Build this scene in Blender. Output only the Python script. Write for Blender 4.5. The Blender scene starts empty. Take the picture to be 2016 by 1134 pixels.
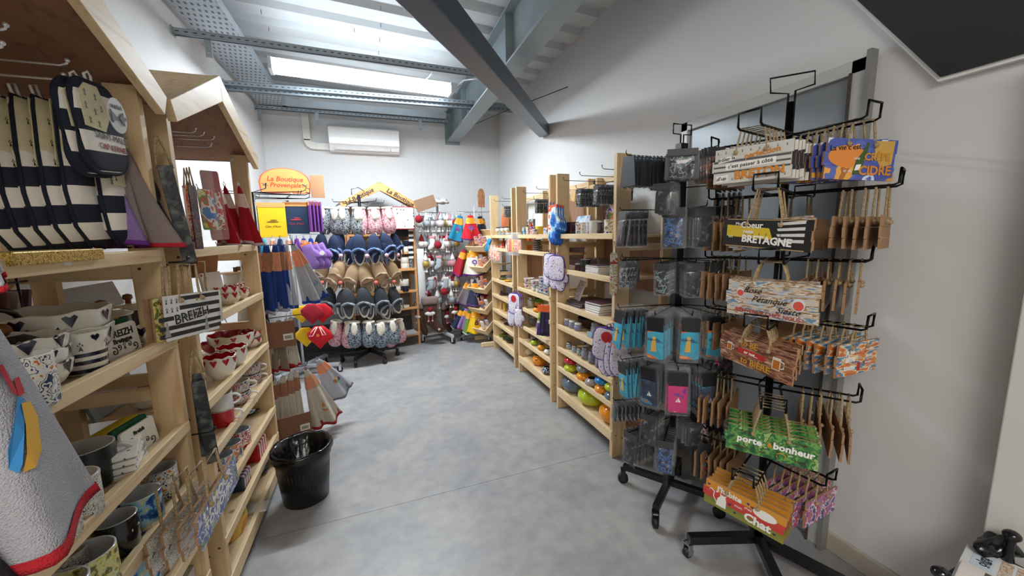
import bpy, math, random
from mathutils import Vector, Matrix, Euler
rnd=random.Random(7)
S=bpy.context.scene; COL=S.collection
# ---------- camera ----------
FPX,YAW,PIT,ROL,CH=752.13,0.340608,0.139653,-0.0198939,1.4
_cy,_sy,_cp,_sp=math.cos(YAW),math.sin(YAW),math.cos(PIT),math.sin(PIT)
FW=Vector((_sy*_cp,_cy*_cp,-_sp)); RT=Vector((_cy,-_sy,0)); UP=RT.cross(FW)
RT2=RT*math.cos(ROL)+UP*math.sin(ROL); UP2=UP*math.cos(ROL)-RT*math.sin(ROL)
cd=bpy.data.cameras.new('camera'); cam=bpy.data.objects.new('camera',cd); COL.objects.link(cam)
m=Matrix((RT2,UP2,-FW)).transposed().to_4x4(); m.translation=Vector((0,0,CH)); cam.matrix_world=m
cd.sensor_width=36; cd.lens=36*FPX/2016; cd.clip_start=.02; S.camera=cam
def at(px,py,ax,v):
    """survey helper: where the sight line through a photo point meets a known plane of the room"""
    d=FW*FPX+RT2*(px-1008)-UP2*(py-567); i='XYZ'.index(ax); o=Vector((0,0,CH)); t=(v-o[i])/d[i]; return o+d*t
# ---------- world, lights, exposure ----------
w=bpy.data.worlds.new('world'); S.world=w; w.use_nodes=True
w.node_tree.nodes['Background'].inputs[0].default_value=(.9,.95,1,1); w.node_tree.nodes['Background'].inputs[1].default_value=.25
def area(name,loc,rot,sx,sy,p,col=(1,1,1)):
    l=bpy.data.lights.new(name,'AREA'); l.shape='RECTANGLE'; l.size=sx; l.size_y=sy; l.energy=p; l.color=col
    o=bpy.data.objects.new(name,l); o.location=loc; o.rotation_euler=rot; COL.objects.link(o); return o
area('batten_light',(.044,3.86,2.735),(0,0,.08),1.45,.12,70,(.86,.94,1))
area('shop_light',(-.2,-1.6,2.7),(math.radians(12),0,0),1.4,1.2,64,(1,.94,.87))
S.view_settings.view_transform='Standard'; S.view_settings.look='None'; S.view_settings.exposure=0.30; S.view_settings.gamma=1
# ---------- mesh builder ----------
PI=math.pi
def V(*a): return Vector(a)
class G:
    def __init__(s): s.v=[];s.f=[];s.m=[];s.sm=[]
    def add(s,vs,fs,mi=0,smooth=False,M=None):
        n=len(s.v); s.v+=[tuple(M@Vector(p)) if M else tuple(p) for p in vs]
        for f in fs: s.f.append([n+i for i in f]); s.m.append(mi); s.sm.append(smooth)
        return s
    def box(s,x0,x1,y0,y1,z0,z1,mi=0,M=None):
        return s.add([(x0,y0,z0),(x1,y0,z0),(x1,y1,z0),(x0,y1,z0),(x0,y0,z1),(x1,y0,z1),(x1,y1,z1),(x0,y1,z1)],
          [(0,3,2,1),(4,5,6,7),(0,1,5,4),(1,2,6,5),(2,3,7,6),(3,0,4,7)],mi,False,M)
    def prism(s,poly,t0,t1,axis='y',mi=0,mf=None,M=None,smooth=False):
        """poly in the plane across `axis`, extruded from t0 to t1; mf = slot of the t0 face"""
        n=len(poly); q={'y':lambda a,b,t:(a,t,b),'x':lambda a,b,t:(t,a,b),'z':lambda a,b,t:(a,b,t)}[axis]
        vs=[q(a,b,t0) for a,b in poly]+[q(a,b,t1) for a,b in poly]; k=len(s.v)
        s.add(vs,[(i,(i+1)%n,n+(i+1)%n,n+i) for i in range(n)],mi,smooth,M)
        s.f.append([k+i for i in range(n)][::-1]); s.m.append(mi if mf is None else mf); s.sm.append(False)
        s.f.append([k+n+i for i in range(n)]); s.m.append(mi); s.sm.append(False); return s
    def lathe(s,prof,c=(0,0,0),n=24,mi=0,M=None,sx=1,sy=1,mis=None):
        vs=[];fs=[]
        for r,z in prof:
            for i in range(n):
                a=2*PI*i/n; vs.append((c[0]+r*math.cos(a)*sx,c[1]+r*math.sin(a)*sy,c[2]+z))
        for j in range(len(prof)-1):
            ff=[(j*n+i,j*n+(i+1)%n,(j+1)*n+(i+1)%n,(j+1)*n+i) for i in range(n)]
            fs.append(ff)
        k=len(s.v); s.v+=[tuple(M@Vector(p)) if M else p for p in vs]
        for j,ff in enumerate(fs):
            for f in ff: s.f.append([k+i for i in f]); s.m.append(mis[j] if mis else mi); s.sm.append(True)
        if prof[0][0]>1e-4 and prof[0][1]<prof[-1][1] and len(prof)>2:
            s.f.append([k+i for i in range(n)][::-1]); s.m.append(mis[0] if mis else mi); s.sm.append(False)
        return s
    def tube(s,pts,r,n=8,mi=0,closed=False,M=None,smooth=True):
        P=[Vector(p) for p in pts]; k=len(P); vs=[];fs=[]
        ref=None
        for i,p in enumerate(P):
            a=P[i-1] if (i>0 or closed) else p; b=P[(i+1)%k] if (i<k-1 or closed) else p
            t=(b-a).normalized() if (b-a).length>1e-9 else V(0,0,1)
            if ref is None: ref=V(0,0,1) if abs(t.z)<.9 else V(1,0,0)
            u=t.cross(ref); 
            if u.length<1e-4: u=t.cross(V(0,1,0))
            u.normalize(); w_=t.cross(u); ref=-w_ if False else ref
            rr=r[i] if isinstance(r,(list,tuple)) else r
            for j in range(n):
                an=2*PI*(j+.5)/n; vs.append(p+u*math.cos(an)*rr+w_*math.sin(an)*rr)
        for i in range(k if closed else k-1):
            for j in range(n):
                fs.append((i*n+j,i*n+(j+1)%n,((i+1)%k)*n+(j+1)%n,((i+1)%k)*n+j))
        if not closed: fs+= [tuple(range(n))[::-1],tuple((k-1)*n+j for j in range(n))]
        return s.add(vs,fs,mi,smooth,M)
    def bar(s,a,b,w_,h,mi=0):
        """box beam from a to b"""
        a=Vector(a);b=Vector(b);t=(b-a).normalized(); u=t.cross(V(0,0,1))
        if u.length<1e-4:u=V(1,0,0)
        u.normalize(); q=u.cross(t); vs=[]
        for p in (a,b):
            for i,j in ((-1,-1),(1,-1),(1,1),(-1,1)): vs.append(p+u*i*w_/2+q*j*h/2)
        return s.add(vs,[(0,1,2,3),(7,6,5,4),(0,4,5,1),(1,5,6,2),(2,6,7,3),(3,7,4,0)],mi)
    def pillow(s,out,t,mi=0,mb=None,M=None,flat=0.0,rings=((1,0),(.97,.45),(.88,.8),(.6,1))):
        """puffed outline in x,z; front towards -y"""
        n=len(out); cx=sum(p[0] for p in out)/n; cz=sum(p[1] for p in out)/n
        for sg,mm in ((-1,mi),(1,mi if mb is None else mb)):
            vs=[];fs=[]
            for k,(sc,h) in enumerate(rings):
                for x,z in out: vs.append((cx+(x-cx)*sc,sg*h*t/2,cz+(z-cz)*sc))
            vs.append((cx,sg*t/2,cz)); R_=len(rings)
            for k in range(R_-1):
                for i in range(n):
                    f=(k*n+i,k*n+(i+1)%n,(k+1)*n+(i+1)%n,(k+1)*n+i); fs.append(f if sg<0 else f[::-1])
            for i in range(n):
                f=((R_-1)*n+i,(R_-1)*n+(i+1)%n,R_*n); fs.append(f if sg<0 else f[::-1])
            s.add(vs,fs,mm,True,M)
        return s
    def ball(s,c,r,mi=0,sx=1,sy=1,sz=1,n=12):
        h=n//2; prof=[(max(1e-5,r*math.sin(PI*i/h)),-r*sz*math.cos(PI*i/h)) for i in range(h+1)]
        return s.lathe(prof,c,n,mi,None,sx,sy)
    def mesh(s,name,mats):
        me=bpy.data.meshes.new(name); me.from_pydata(s.v,[],s.f); 
        for x in mats: me.materials.append(x)
        me.polygons.foreach_set('material_index',[min(i,len(mats)-1) for i in s.m]); me.polygons.foreach_set('use_smooth',s.sm)
        me.update(); return me
    def obj(s,name,mats,parent=None,loc=None,rot=None,bevel=0):
        if not isinstance(mats,(list,tuple)): mats=[mats]
        o=bpy.data.objects.new(name,s.mesh(name,mats)); COL.objects.link(o)
        if parent: o.parent=parent
        if loc is not None: o.location=loc
        if rot is not None: o.rotation_euler=rot
        if bevel:
            b=o.modifiers.new('bevel','BEVEL'); b.width=bevel; b.segments=2; b.limit_method='ANGLE'
        return o
def T(x=0,y=0,z=0,rx=0,ry=0,rz=0): return Matrix.Translation((x,y,z))@Euler((rx,ry,rz)).to_matrix().to_4x4()
def rect(w_,h,r=0,n=4,cx=0,cz=0):
    if r<=0: return [(cx-w_/2,cz-h/2),(cx+w_/2,cz-h/2),(cx+w_/2,cz+h/2),(cx-w_/2,cz+h/2)]
    o=[]
    for sx,sz,a0 in ((1,-1,-90),(1,1,0),(-1,1,90),(-1,-1,180)):
        for i in range(n+1):
            a=math.radians(a0+90*i/n); o.append((cx+sx*(w_/2-r)+r*math.cos(a),cz+sz*(h/2-r)+r*math.sin(a)))
    return o
def ell(a,b,n=20,cx=0,cz=0): return [(cx+a*math.cos(2*PI*i/n),cz+b*math.sin(2*PI*i/n)) for i in range(n)]
def tag(o,label=None,cat=None,group=None,kind=None):
    if label: o['label']=label
    if cat: o['category']=cat
    if group: o['group']=group
    if kind: o['kind']=kind
    return o
def thing(name,label,cat,loc=(0,0,0),rz=0,group=None):
    o=bpy.data.objects.new(name,None); o.empty_display_size=.05; COL.objects.link(o); o.location=loc
    o.rotation_euler=(0,0,rz) if not isinstance(rz,(tuple,list)) else rz
    return tag(o,label,cat,group)
def kids(o): return KID.get(o.name,[]) 
def children(o): return [c for c in ALLC(o)]
def ALLC(o): return list(o.children)
TW={}
def surf(t,x,z):
    h,w0,w1,t0,t1,folds,seed=TW[t.name]; f=min(1,max(0,-z/h)); e=f**.85; w_=w0+(w1-w0)*e; d=t0+(t1-t0)*e; best=None
    for i in range(91):
        a=-PI+PI*i/90; xx=w_/2*math.cos(a)*(1+f*.12*math.sin(folds*a+seed)); q=abs(xx-x)
        if best is None or q<best[0]: best=(q,d/2*math.sin(a)*(1+f*.9*math.cos(folds*a+seed*2)))
    return best[1]
def conform(o,t,off=.003):
    """press a sewn-on motif onto the folds of its towel"""
    L=o.matrix_local.copy(); o.matrix_local=Matrix()
    P=[L@v.co for v in o.data.vertices]; y0=min(p.y for p in P)
    for v,p in zip(o.data.vertices,P): v.co=(p.x,surf(t,p.x,p.z)-off+(p.y-y0)*.3,p.z)
    return o
def dup(root,loc,rz=None,label=None,group=None,scale=None,mats=None):
    r=root.copy(); COL.objects.link(r); r.location=loc
    if rz is not None: r.rotation_euler=(0,0,rz) if not isinstance(rz,(tuple,list)) else rz
    if label: r['label']=label
    if group: r['group']=group
    if scale: r.scale=(scale,)*3 if not isinstance(scale,(tuple,list)) else scale
    for ch in list(root.children):
        c=ch.copy(); COL.objects.link(c); c.parent=r
        for g_ in list(ch.children):
            d=g_.copy(); COL.objects.link(d); d.parent=c
    if mats:
        for c in [r]+list(r.children):
            if c.type=='MESH':
                nm=c.name.split('.')[0]
                if nm in mats:
                    me=c.data.copy(); c.data=me
                    for i,x in enumerate(mats[nm] if isinstance(mats[nm],(list,tuple)) else [mats[nm]]):
                        if i<len(me.materials): me.materials[i]=x
    return r
PROTO={}
def proto(key,make,loc,rz,label,group=None,scale=None,cat=None):
    """first use moves the original, later uses copy it"""
    if key not in PROTO:
        o=make(); PROTO[key]=o; o.location=loc; o.rotation_euler=(0,0,rz) if not isinstance(rz,(tuple,list)) else rz
        o['label']=label
        if group:o['group']=group
        if scale:o.scale=(scale,)*3 if not isinstance(scale,(tuple,list)) else scale
        return o
    o=dup(PROTO[key],loc,rz,label,group,scale if scale else 1)
    if not group and 'group' in o: del o['group']
    return o
# ---------- materials ----------
def lin(c):
    if isinstance(c,str): c=[int(c[i:i+2],16)/255 for i in (0,2,4)]
    return tuple((x/12.92 if x<=.04045 else ((x+.055)/1.055)**2.4) for x in c[:3])+(1,)
MC={}
def base(key):
    if key in MC: return MC[key],None,None,None
    m_=bpy.data.materials.new(key); m_.use_nodes=True; MC[key]=m_
    nt=m_.node_tree; b=nt.nodes['Principled BSDF']; return m_,nt,b,nt.links
def C(col,rough=.6,metal=0,spec=.5,coat=0,bump=0,bs=60,var=.06,vs=8,key=None):
    """plain colour with slight procedural variation"""
    k=key or f'surface {col} {rough} {metal} {coat} {bump} {var}'
    m_,nt,b,L=base(k)
    if not nt: return m_
    c=lin(col); b.inputs['Roughness'].default_value=rough; b.inputs['Metallic'].default_value=metal
    b.inputs['Coat Weight'].default_value=coat
    b.inputs['Specular IOR Level'].default_value=spec
    if var or bump:
        tc=nt.nodes.new('ShaderNodeTexCoord'); n=nt.nodes.new('ShaderNodeTexNoise'); n.inputs['Scale'].default_value=vs
        L.new(tc.outputs['Object'],n.inputs['Vector'])
        r=nt.nodes.new('ShaderNodeMix'); r.data_type='RGBA'; L.new(n.outputs['Fac'],r.inputs['Factor'])
        r.inputs['A'].default_value=tuple(x*(1-var*2) for x in c[:3])+(1,); r.inputs['B'].default_value=tuple(min(1,x*(1+var*2)) for x in c[:3])+(1,)
        L.new(r.outputs['Result'],b.inputs['Base Color'])
        if bump:
            n2=nt.nodes.new('ShaderNodeTexNoise'); n2.inputs['Scale'].default_value=bs; L.new(tc.outputs['Object'],n2.inputs['Vector'])
            bp=nt.nodes.new('ShaderNodeBump'); bp.inputs['Strength'].default_value=bump; bp.inputs['Distance'].default_value=.004
            L.new(n2.outputs['Fac'],bp.inputs['Height']); L.new(bp.outputs['Normal'],b.inputs['Normal'])
    else: b.inputs['Base Color'].default_value=c
    return m_
def ramp(nt,stops,const=True):
    r=nt.nodes.new('ShaderNodeValToRGB'); r.color_ramp.interpolation='CONSTANT' if const else 'LINEAR'
    e=r.color_ramp.elements
    while len(e)>1: e.remove(e[0])
    e[0].position=stops[0][0]; e[0].color=lin(stops[0][1])
    for p,c in stops[1:]:
        q=e.new(p); q.color=lin(c)
    return r
def PAT(key,stops,scale=20,kind='noise',rough=.5,coat=0,stretch=(1,1,1),rot=(0,0,0),const=True,bump=0,detail=2,coord='Object',metal=0,dist=0):
    """patterned surface: noise / voronoi / bands / rings mapped through a colour ramp"""
    m_,nt,b,L=base(key)
    if not nt: return m_
    tc=nt.nodes.new('ShaderNodeTexCoord'); mp=nt.nodes.new('ShaderNodeMapping'); mp.inputs['Scale'].default_value=stretch; mp.inputs['Rotation'].default_value=rot
    L.new(tc.outputs[coord],mp.inputs['Vector'])
    if kind=='noise':
        n=nt.nodes.new('ShaderNodeTexNoise'); n.inputs['Scale'].default_value=scale; n.inputs['Detail'].default_value=detail; n.inputs['Distortion'].default_value=dist; out=n.outputs['Fac']
    elif kind=='vor':
        n=nt.nodes.new('ShaderNodeTexVoronoi'); n.inputs['Scale'].default_value=scale; out=n.outputs['Color']
    elif kind=='spots':
        n=nt.nodes.new('ShaderNodeTexVoronoi'); n.inputs['Scale'].default_value=scale; n.inputs['Randomness'].default_value=dist; out=n.outputs['Distance']
    elif kind=='grad':
        n=nt.nodes.new('ShaderNodeSeparateXYZ'); out=n.outputs['Z']
    elif kind in 'wx wy wz':
        n=nt.nodes.new('ShaderNodeTexWave'); n.bands_direction=kind[1].upper(); n.inputs['Scale'].default_value=scale; n.inputs['Distortion'].default_value=dist; out=n.outputs['Fac']
    L.new(mp.outputs['Vector'],n.inputs[0])
    r=ramp(nt,stops,const)
    if kind=='vor':
        sp=nt.nodes.new('ShaderNodeSeparateColor'); L.new(out,sp.inputs[0]); out=sp.outputs[0]
    L.new(out,r.inputs['Fac']); L.new(r.outputs['Color'],b.inputs['Base Color'])
    b.inputs['Roughness'].default_value=rough; b.inputs['Coat Weight'].default_value=coat; b.inputs['Metallic'].default_value=metal
    if bump:
        n2=nt.nodes.new('ShaderNodeTexNoise'); n2.inputs['Scale'].default_value=scale*3; L.new(tc.outputs['Object'],n2.inputs['Vector'])
        bp=nt.nodes.new('ShaderNodeBump'); bp.inputs['Strength'].default_value=bump; bp.inputs['Distance'].default_value=.004
        L.new(n2.outputs['Fac'],bp.inputs['Height']); L.new(bp.outputs['Normal'],b.inputs['Normal'])
    return m_
def WOOD(key,c1='E2C08F',c2='C99F68',axis='x',rough=.5,sc=6):
    """pine: long grain plus a few knots"""
    m_,nt,b,L=base(key)
    if not nt: return m_
    st={'x':(.35,6,6),'y':(6,.35,6),'z':(6,6,.35)}[axis]
    tc=nt.nodes.new('ShaderNodeTexCoord'); mp=nt.nodes.new('ShaderNodeMapping'); mp.inputs['Scale'].default_value=st; L.new(tc.outputs['Object'],mp.inputs['Vector'])
    n=nt.nodes.new('ShaderNodeTexNoise'); n.inputs['Scale'].default_value=sc; n.inputs['Detail'].default_value=4; n.inputs['Distortion'].default_value=.6; L.new(mp.outputs['Vector'],n.inputs['Vector'])
    r=ramp(nt,[(.3,c2),(.48,c1),(.7,c1)],False); L.new(n.outputs['Fac'],r.inputs['Fac'])
    v=nt.nodes.new('ShaderNodeTexVoronoi'); v.inputs['Scale'].default_value=3.2; L.new(tc.outputs['Object'],v.inputs['Vector'])
    kr=ramp(nt,[(0,'6E4A28'),(.035,'9A6E40'),(.06,'FFFFFF')],False); L.new(v.outputs['Distance'],kr.inputs['Fac'])
    mx=nt.nodes.new('ShaderNodeMix'); mx.data_type='RGBA'; mx.blend_type='MULTIPLY'; mx.inputs['Factor'].default_value=.8
    L.new(r.outputs['Color'],mx.inputs['A']); L.new(kr.outputs['Color'],mx.inputs['B']); L.new(mx.outputs['Result'],b.inputs['Base Color'])
    b.inputs['Roughness'].default_value=rough
    bp=nt.nodes.new('ShaderNodeBump'); bp.inputs['Strength'].default_value=.12; bp.inputs['Distance'].default_value=.003; L.new(n.outputs['Fac'],bp.inputs['Height']); L.new(bp.outputs['Normal'],b.inputs['Normal'])
    return m_
def CLEAR(key='clear plastic',alpha=.22,col='FFFFFF',rough=.08):
    m_,nt,b,L=base(key)
    if not nt: return m_
    b.inputs['Base Color'].default_value=lin(col); b.inputs['Roughness'].default_value=rough; b.inputs['Alpha'].default_value=alpha
    b.inputs['Coat Weight'].default_value=.6
    tc=nt.nodes.new('ShaderNodeTexCoord'); n=nt.nodes.new('ShaderNodeTexNoise'); n.inputs['Scale'].default_value=30; L.new(tc.outputs['Object'],n.inputs['Vector'])
    bp=nt.nodes.new('ShaderNodeBump'); bp.inputs['Strength'].default_value=.5; bp.inputs['Distance'].default_value=.004; L.new(n.outputs['Fac'],bp.inputs['Height']); L.new(bp.outputs['Normal'],b.inputs['Normal'])
    return m_
pineX=WOOD('pine grain across','E5CBA0','CDA97A','x'); pineY=WOOD('pine grain deep','E5CBA0','CDA97A','y'); pineZ=WOOD('pine grain upright','DDC095','C6A172','z')
ply=WOOD('brown plywood','98735A','7D5C45','z',.6,4)
black=C('141416',.35,var=.02); blackm=C('101012',.3,.6,var=.02); dark=C('24242A',.6); white=C('EDEDEA',.4); whitegl=C('F2F0EA',.18,coat=.4,var=.02)
chrome=C('C9CBD0',.18,1,var=.02); steel=C('AEB4B8',.35,.9,var=.05); jute=PAT('jute rope',[(0,'76603F'),(.45,'A08A64'),(.6,'BFA880')],260,'noise',.9,const=False,bump=.6)
kraft=C('B07A50',.8,bump=.15,bs=120); mdf=PAT('mdf edge',[(0,'7E5C40'),(.5,'A07C5A'),(1,'B8946C')],40,'noise',.8,const=False)
clear=CLEAR('clear plastic',.10); glass=CLEAR('clear glass',.28,'E8F2F4',.03)
# ---------- text ----------
TC={}
def text_mesh(s,size,shear=0,bold=0,ext=.0004,sx=1):
    k=(s,size,shear,bold,sx)
    if k in TC: return TC[k].copy()
    cu=bpy.data.curves.new('lettering','FONT'); cu.body=s; cu.size=size; cu.shear=shear; cu.extrude=ext; cu.align_x='CENTER'; cu.align_y='CENTER'; cu.offset=bold; cu.resolution_u=2; cu.space_line=.85
    o=bpy.data.objects.new('lettering',cu); COL.objects.link(o); dg=bpy.context.evaluated_depsgraph_get()
    me=bpy.data.meshes.new_from_object(o.evaluated_get(dg)); bpy.data.objects.remove(o); bpy.data.curves.remove(cu)
    if sx!=1:
        for v in me.vertices: v.co.x*=sx
    TC[k]=me; return me.copy()
def text(parent,s,size,mat,x=0,z=0,y=-.001,rot=0,shear=0,bold=0,sx=1,name='lettering',M=None):
    """lettering standing on a face whose normal is local -y"""
    me=text_mesh(s,size,shear,bold,sx=sx); me.materials.clear(); me.materials.append(mat)
    o=bpy.data.objects.new(name,me); COL.objects.link(o); o.parent=parent
    o.matrix_local=(M or Matrix())@Matrix.Translation((x,y,z))@Euler((PI/2,0,0)).to_matrix().to_4x4()@Euler((0,0,rot)).to_matrix().to_4x4()
    return o
def structure(o,**k): o['kind']='structure'; return o
NUM=['first','second','third','fourth','fifth','sixth','seventh','eighth','ninth','tenth','eleventh','twelfth','thirteenth','fourteenth','fifteenth','sixteenth','seventeenth','eighteenth','nineteenth','twentieth']
# ================= SETTING =================
XL,XR,YB,YF=-1.19,1.80,5.55,-3.2
def ceilz(x): return 3.10+.05*(1.8-x)
wallm=C('D8D8D8',.85,bump=.06,bs=300,var=.02,vs=2,key='painted plaster'); 
# floor: mottled grey vinyl with a seam
m_,nt,b,L=base('mottled grey vinyl floor')
tc=nt.nodes.new('ShaderNodeTexCoord'); n1=nt.nodes.new('ShaderNodeTexNoise'); n1.inputs['Scale'].default_value=3.2; n1.inputs['Detail'].default_value=6; n1.inputs['Roughness'].default_value=.6
n2=nt.nodes.new('ShaderNodeTexNoise'); n2.inputs['Scale'].default_value=14; n2.inputs['Detail'].default_value=5
L.new(tc.outputs['Object'],n1.inputs['Vector']); L.new(tc.outputs['Object'],n2.inputs['Vector'])
r1=ramp(nt,[(.3,'94969A'),(.45,'9E9E9F'),(.56,'A7A5A3'),(.7,'AEABA8')],False); L.new(n1.outputs['Fac'],r1.inputs['Fac'])
r2=ramp(nt,[(.3,'DEDFE1'),(.7,'FFFFFF')],False); L.new(n2.outputs['Fac'],r2.inputs['Fac'])
mx=nt.nodes.new('ShaderNodeMix'); mx.data_type='RGBA'; mx.blend_type='MULTIPLY'; mx.inputs['Factor'].default_value=.7; L.new(r1.outputs['Color'],mx.inputs['A']); L.new(r2.outputs['Color'],mx.inputs['B']); L.new(mx.outputs['Result'],b.inputs['Base Color'])
b.inputs['Roughness'].default_value=.42
fl=structure(G().box(XL-.1,XR+.1,YF,YB+.1,-.1,0).obj('floor',m_))
a_=at(590,1043,'Z',0); b_=at(1205,885,'Z',0); d_=(b_-a_).normalized(); a_-=d_*.15
structure(G().bar((a_.x,a_.y,.0003),(b_.x+.3*d_.x,b_.y+.3*d_.y,.0003),.002,.0006).obj('trim_1',C('6E7073',.6)))
structure(G().box(XL-.1,XL,YF,YB+.1,0,3.35).obj('wall_left',wallm))
structure(G().box(XR,XR+.1,YF,YB+.1,0,3.35).obj('wall_right',wallm))
structure(G().box(XL-.1,XR+.1,YB,YB+.1,0,3.35).obj('wall_back',wallm))
structure(G().box(XL-.1,XR+.1,YF-.1,YF,0,3.35).obj('wall_front',wallm))
# corrugated steel roof deck, ribs running across the room
deck=C('C9CDD0',.5,.1,var=.03,key='white lacquered steel deck'); g=G(); prof=[]; y=YF; P_=.29
while y<YB: prof+=[(y,0),(y+.15,0),(y+.18,.045),(y+.26,.045)]; y+=P_
prof.append((YB+.05,0))
vs=[];fs=[]
for i,(yy,h) in enumerate(prof):
    vs+=[(XL-.05,yy,ceilz(XL-.05)+h),(XR+.05,yy,ceilz(XR+.05)+h)]
    if i: fs.append((2*i-2,2*i-1,2*i+1,2*i))
g.add(vs,fs); 
o=structure(g.obj('ceiling',deck)); sm=o.modifiers.new('thick','SOLIDIFY'); sm.thickness=.004; sm.offset=1
g=G().box(XL-.1,XR+.1,YF,YB+.1,3.42,3.5); structure(g.obj('trim_2',C('808080',.8)))
# rivets in the deck hang down a little
g=G()
for px,py in ((495,4),(516,42),(531,74),(750,22),(750,56),(748,85),(746,110),(698,68),(988,27),(968,60),(952,88),(700,3)):
    p=at(px,py,'Z',3.14); z=ceilz(p.x); g.tube([(p.x,p.y,z+.0),(p.x,p.y,z-.035)],.0025,6)
structure(g.obj('trim_3',C('6B5B50',.5)))
# black sloped stair underside on the right wall
structure(G().prism([(.777,1.88),(YF,1.88),(YF,3.3),(1.79,3.3)],1.765,1.80,'x').obj('trim_4',C('24282B',.7,var=.02)))
structure(G().prism([(.784,1.868),(YF,1.868),(YF,1.88),(.777,1.88),(1.79,3.3),(1.80,3.3)],1.775,1.799,'x').obj('trim_5',white))
# white column at the right
structure(G().box(1.70,1.80,.30,.515,0,1.87).obj('trim_6',C('DADBD6',.5,var=.02),bevel=.004))
# baseboard
structure(G().box(1.785,1.80,.515,.985,0,.085).obj('baseboard_right',C('B9B1A2',.5,var=.03),bevel=.004))
structure(G().box(1.785,1.80,1.92,YB,0,.085).obj('baseboard_far_right',C('B9B1A2',.5,var=.03)))
structure(G().box(XL,XR,YB-.012,YB,0,.085).obj('baseboard_back',C('B9B1A2',.5,var=.03)))
# steel door in the right wall
dr=structure(G().box(1.785,1.797,1.03,1.86,.01,1.985).obj('door_1',C('8B9094',.3,.3,var=.03),bevel=.002))
fm=C('C9CBC9',.35,.1,var=.02)
g=G().box(1.765,1.80,.975,1.035,0,2.03).box(1.765,1.80,1.855,1.905,0,2.03).box(1.765,1.80,.975,1.905,1.98,2.03)
g.obj('door_frame',fm,dr,bevel=.003)
G().box(1.755,1.766,1.028,1.036,0,1.985).obj('door_seal',C('4A4340',.7),dr)
G().box(1.745,1.785,.962,.977,0,2.045).obj('edge_strip',C('8F8F8C',.4,.3),dr)
# ---------- roof steel ----------
bs=C('8D999E',.45,.3,var=.06,key='grey steel beam')
o=G().box(1.04,1.20,2.0-5.2,YB-.02,2.69,2.705).box(1.04,1.20,-3.2,YB-.02,3.075,3.09).box(1.112,1.126,-3.2,YB-.02,2.705,3.075).obj('roof_beam',bs)
tag(o,'grey steel I beam running front to back under the deck','beam')
G().box(1.02,1.22,YB-.02,YB-.003,2.66,3.1).obj('end_plate',bs,o)
for yy in (3.0,4.6): G().box(1.05,1.112,yy,yy+.008,2.705,3.075).box(1.126,1.19,yy,yy+.008,2.705,3.075).obj('stiffener',bs,o)
wd=C('A9A59B',.7)
o=G().box(1.21,1.26,-3.2,YB-.02,2.86,2.93).obj('timber_batten',wd); tag(o,'pale timber batten alongside the grey roof beam','batten')
A_=V(1.80,3.93,2.49); B_=V(.22,1.5,2.25); E_=A_+(B_-A_)*1.885
o=G().bar(A_,E_,.118,.118).obj('roof_brace',C('4F5A66',.4,.3,var=.04,key='slate painted tube'),bevel=.006); tag(o,'slate grey square steel brace slanting across under the ceiling','brace')
# struts (perforated channel) crossing the room
gal=C('A8B2BA',.4,.6,var=.08,key='galvanised steel')
def slotmat():
    m_,nt,b,L=base('perforated galvanised tray')
    if not nt: return m_
    tc=nt.nodes.new('ShaderNodeTexCoord'); mp=nt.nodes.new('ShaderNodeMapping'); mp.inputs['Scale'].default_value=(28,14,1); L.new(tc.outputs['Object'],mp.inputs['Vector'])
    br=nt.nodes.new('ShaderNodeTexBrick'); br.offset=.5; br.inputs['Scale'].default_value=1; br.inputs['Mortar Size'].default_value=.3; br.inputs['Row Height'].default_value=1; br.inputs['Brick Width'].default_value=1
    br.inputs['Color1'].default_value=lin('4C5661'); br.inputs['Color2'].default_value=lin('56606A'); br.inputs['Mortar'].default_value=lin('A9B3BB')
    L.new(mp.outputs['Vector'],br.inputs['Vector']); L.new(br.outputs['Color'],b.inputs['Base Color']); b.inputs['Roughness'].default_value=.45; b.inputs['Metallic'].default_value=.3
    return m_
slot=slotmat()
def strut(y0,x0,x1,z,label,y1=None):
    y1=y0 if y1 is None else y1
    t=thing('strut_rail',label,'rail',(x0,y0,z),math.atan2(y1-y0,x1-x0),'strut rails under the ceiling'); ln=math.hypot(x1-x0,y1-y0)
    g=G().box(0,ln,-.02,-.017,-.02,.02).box(0,ln,.017,.02,-.02,.02).box(0,ln,-.02,.02,.017,.02).box(0,ln,-.02,-.012,-.02,-.017).box(0,ln,.012,.02,-.02,-.017)
    for i in range(int(ln/.05)): g.box(.015+i*.05,.038+i*.05,-.0206,-.0199,-.004,.004,1)
    g.obj('channel',[gal,C('4E565E',.6)],t); G().box(-.004,.004,-.03,.03,-.03,.03).obj('end_plate',gal,t)
    return t
s1=strut(3.39,XL+.003,1.04,2.80,'nearest galvanised strut rail crossing from the left wall to the beam',3.47)
s2=strut(4.32,XL+.003,XR-.05,2.80,'galvanised strut rail just behind the lit batten light',4.18)
s2b=strut(4.38,XL+.003,XR-.05,2.775,'lower twin rail behind the batten light',4.24)
s3=strut(5.32,XL+.003,1.02,2.90,'galvanised strut rail nearest the back wall')
def bracket(x,y,z,label,rz=0):
    t=thing('wall_bracket',label,'bracket',(x,y,z),rz); G().box(-.02,.02,-.002,.002,-.13,0).obj('plate',gal,t,bevel=.001); G().tube([(0,-.004,-.10),(0,-.004,-.098)],.012,8).obj('bolt',steel,t)
    return t
bracket(-1.0,3.40,2.79,'small steel bracket hanging under the nearest strut rail')
bracket(-1.15,5.32,2.88,'small steel bracket in the back left corner under the tray')
bracket(-.55,5.29,2.88,'small steel bracket above the air conditioner pipe')
bracket(.66,5.29,2.88,'small steel bracket above the right end of the air conditioner')
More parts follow.
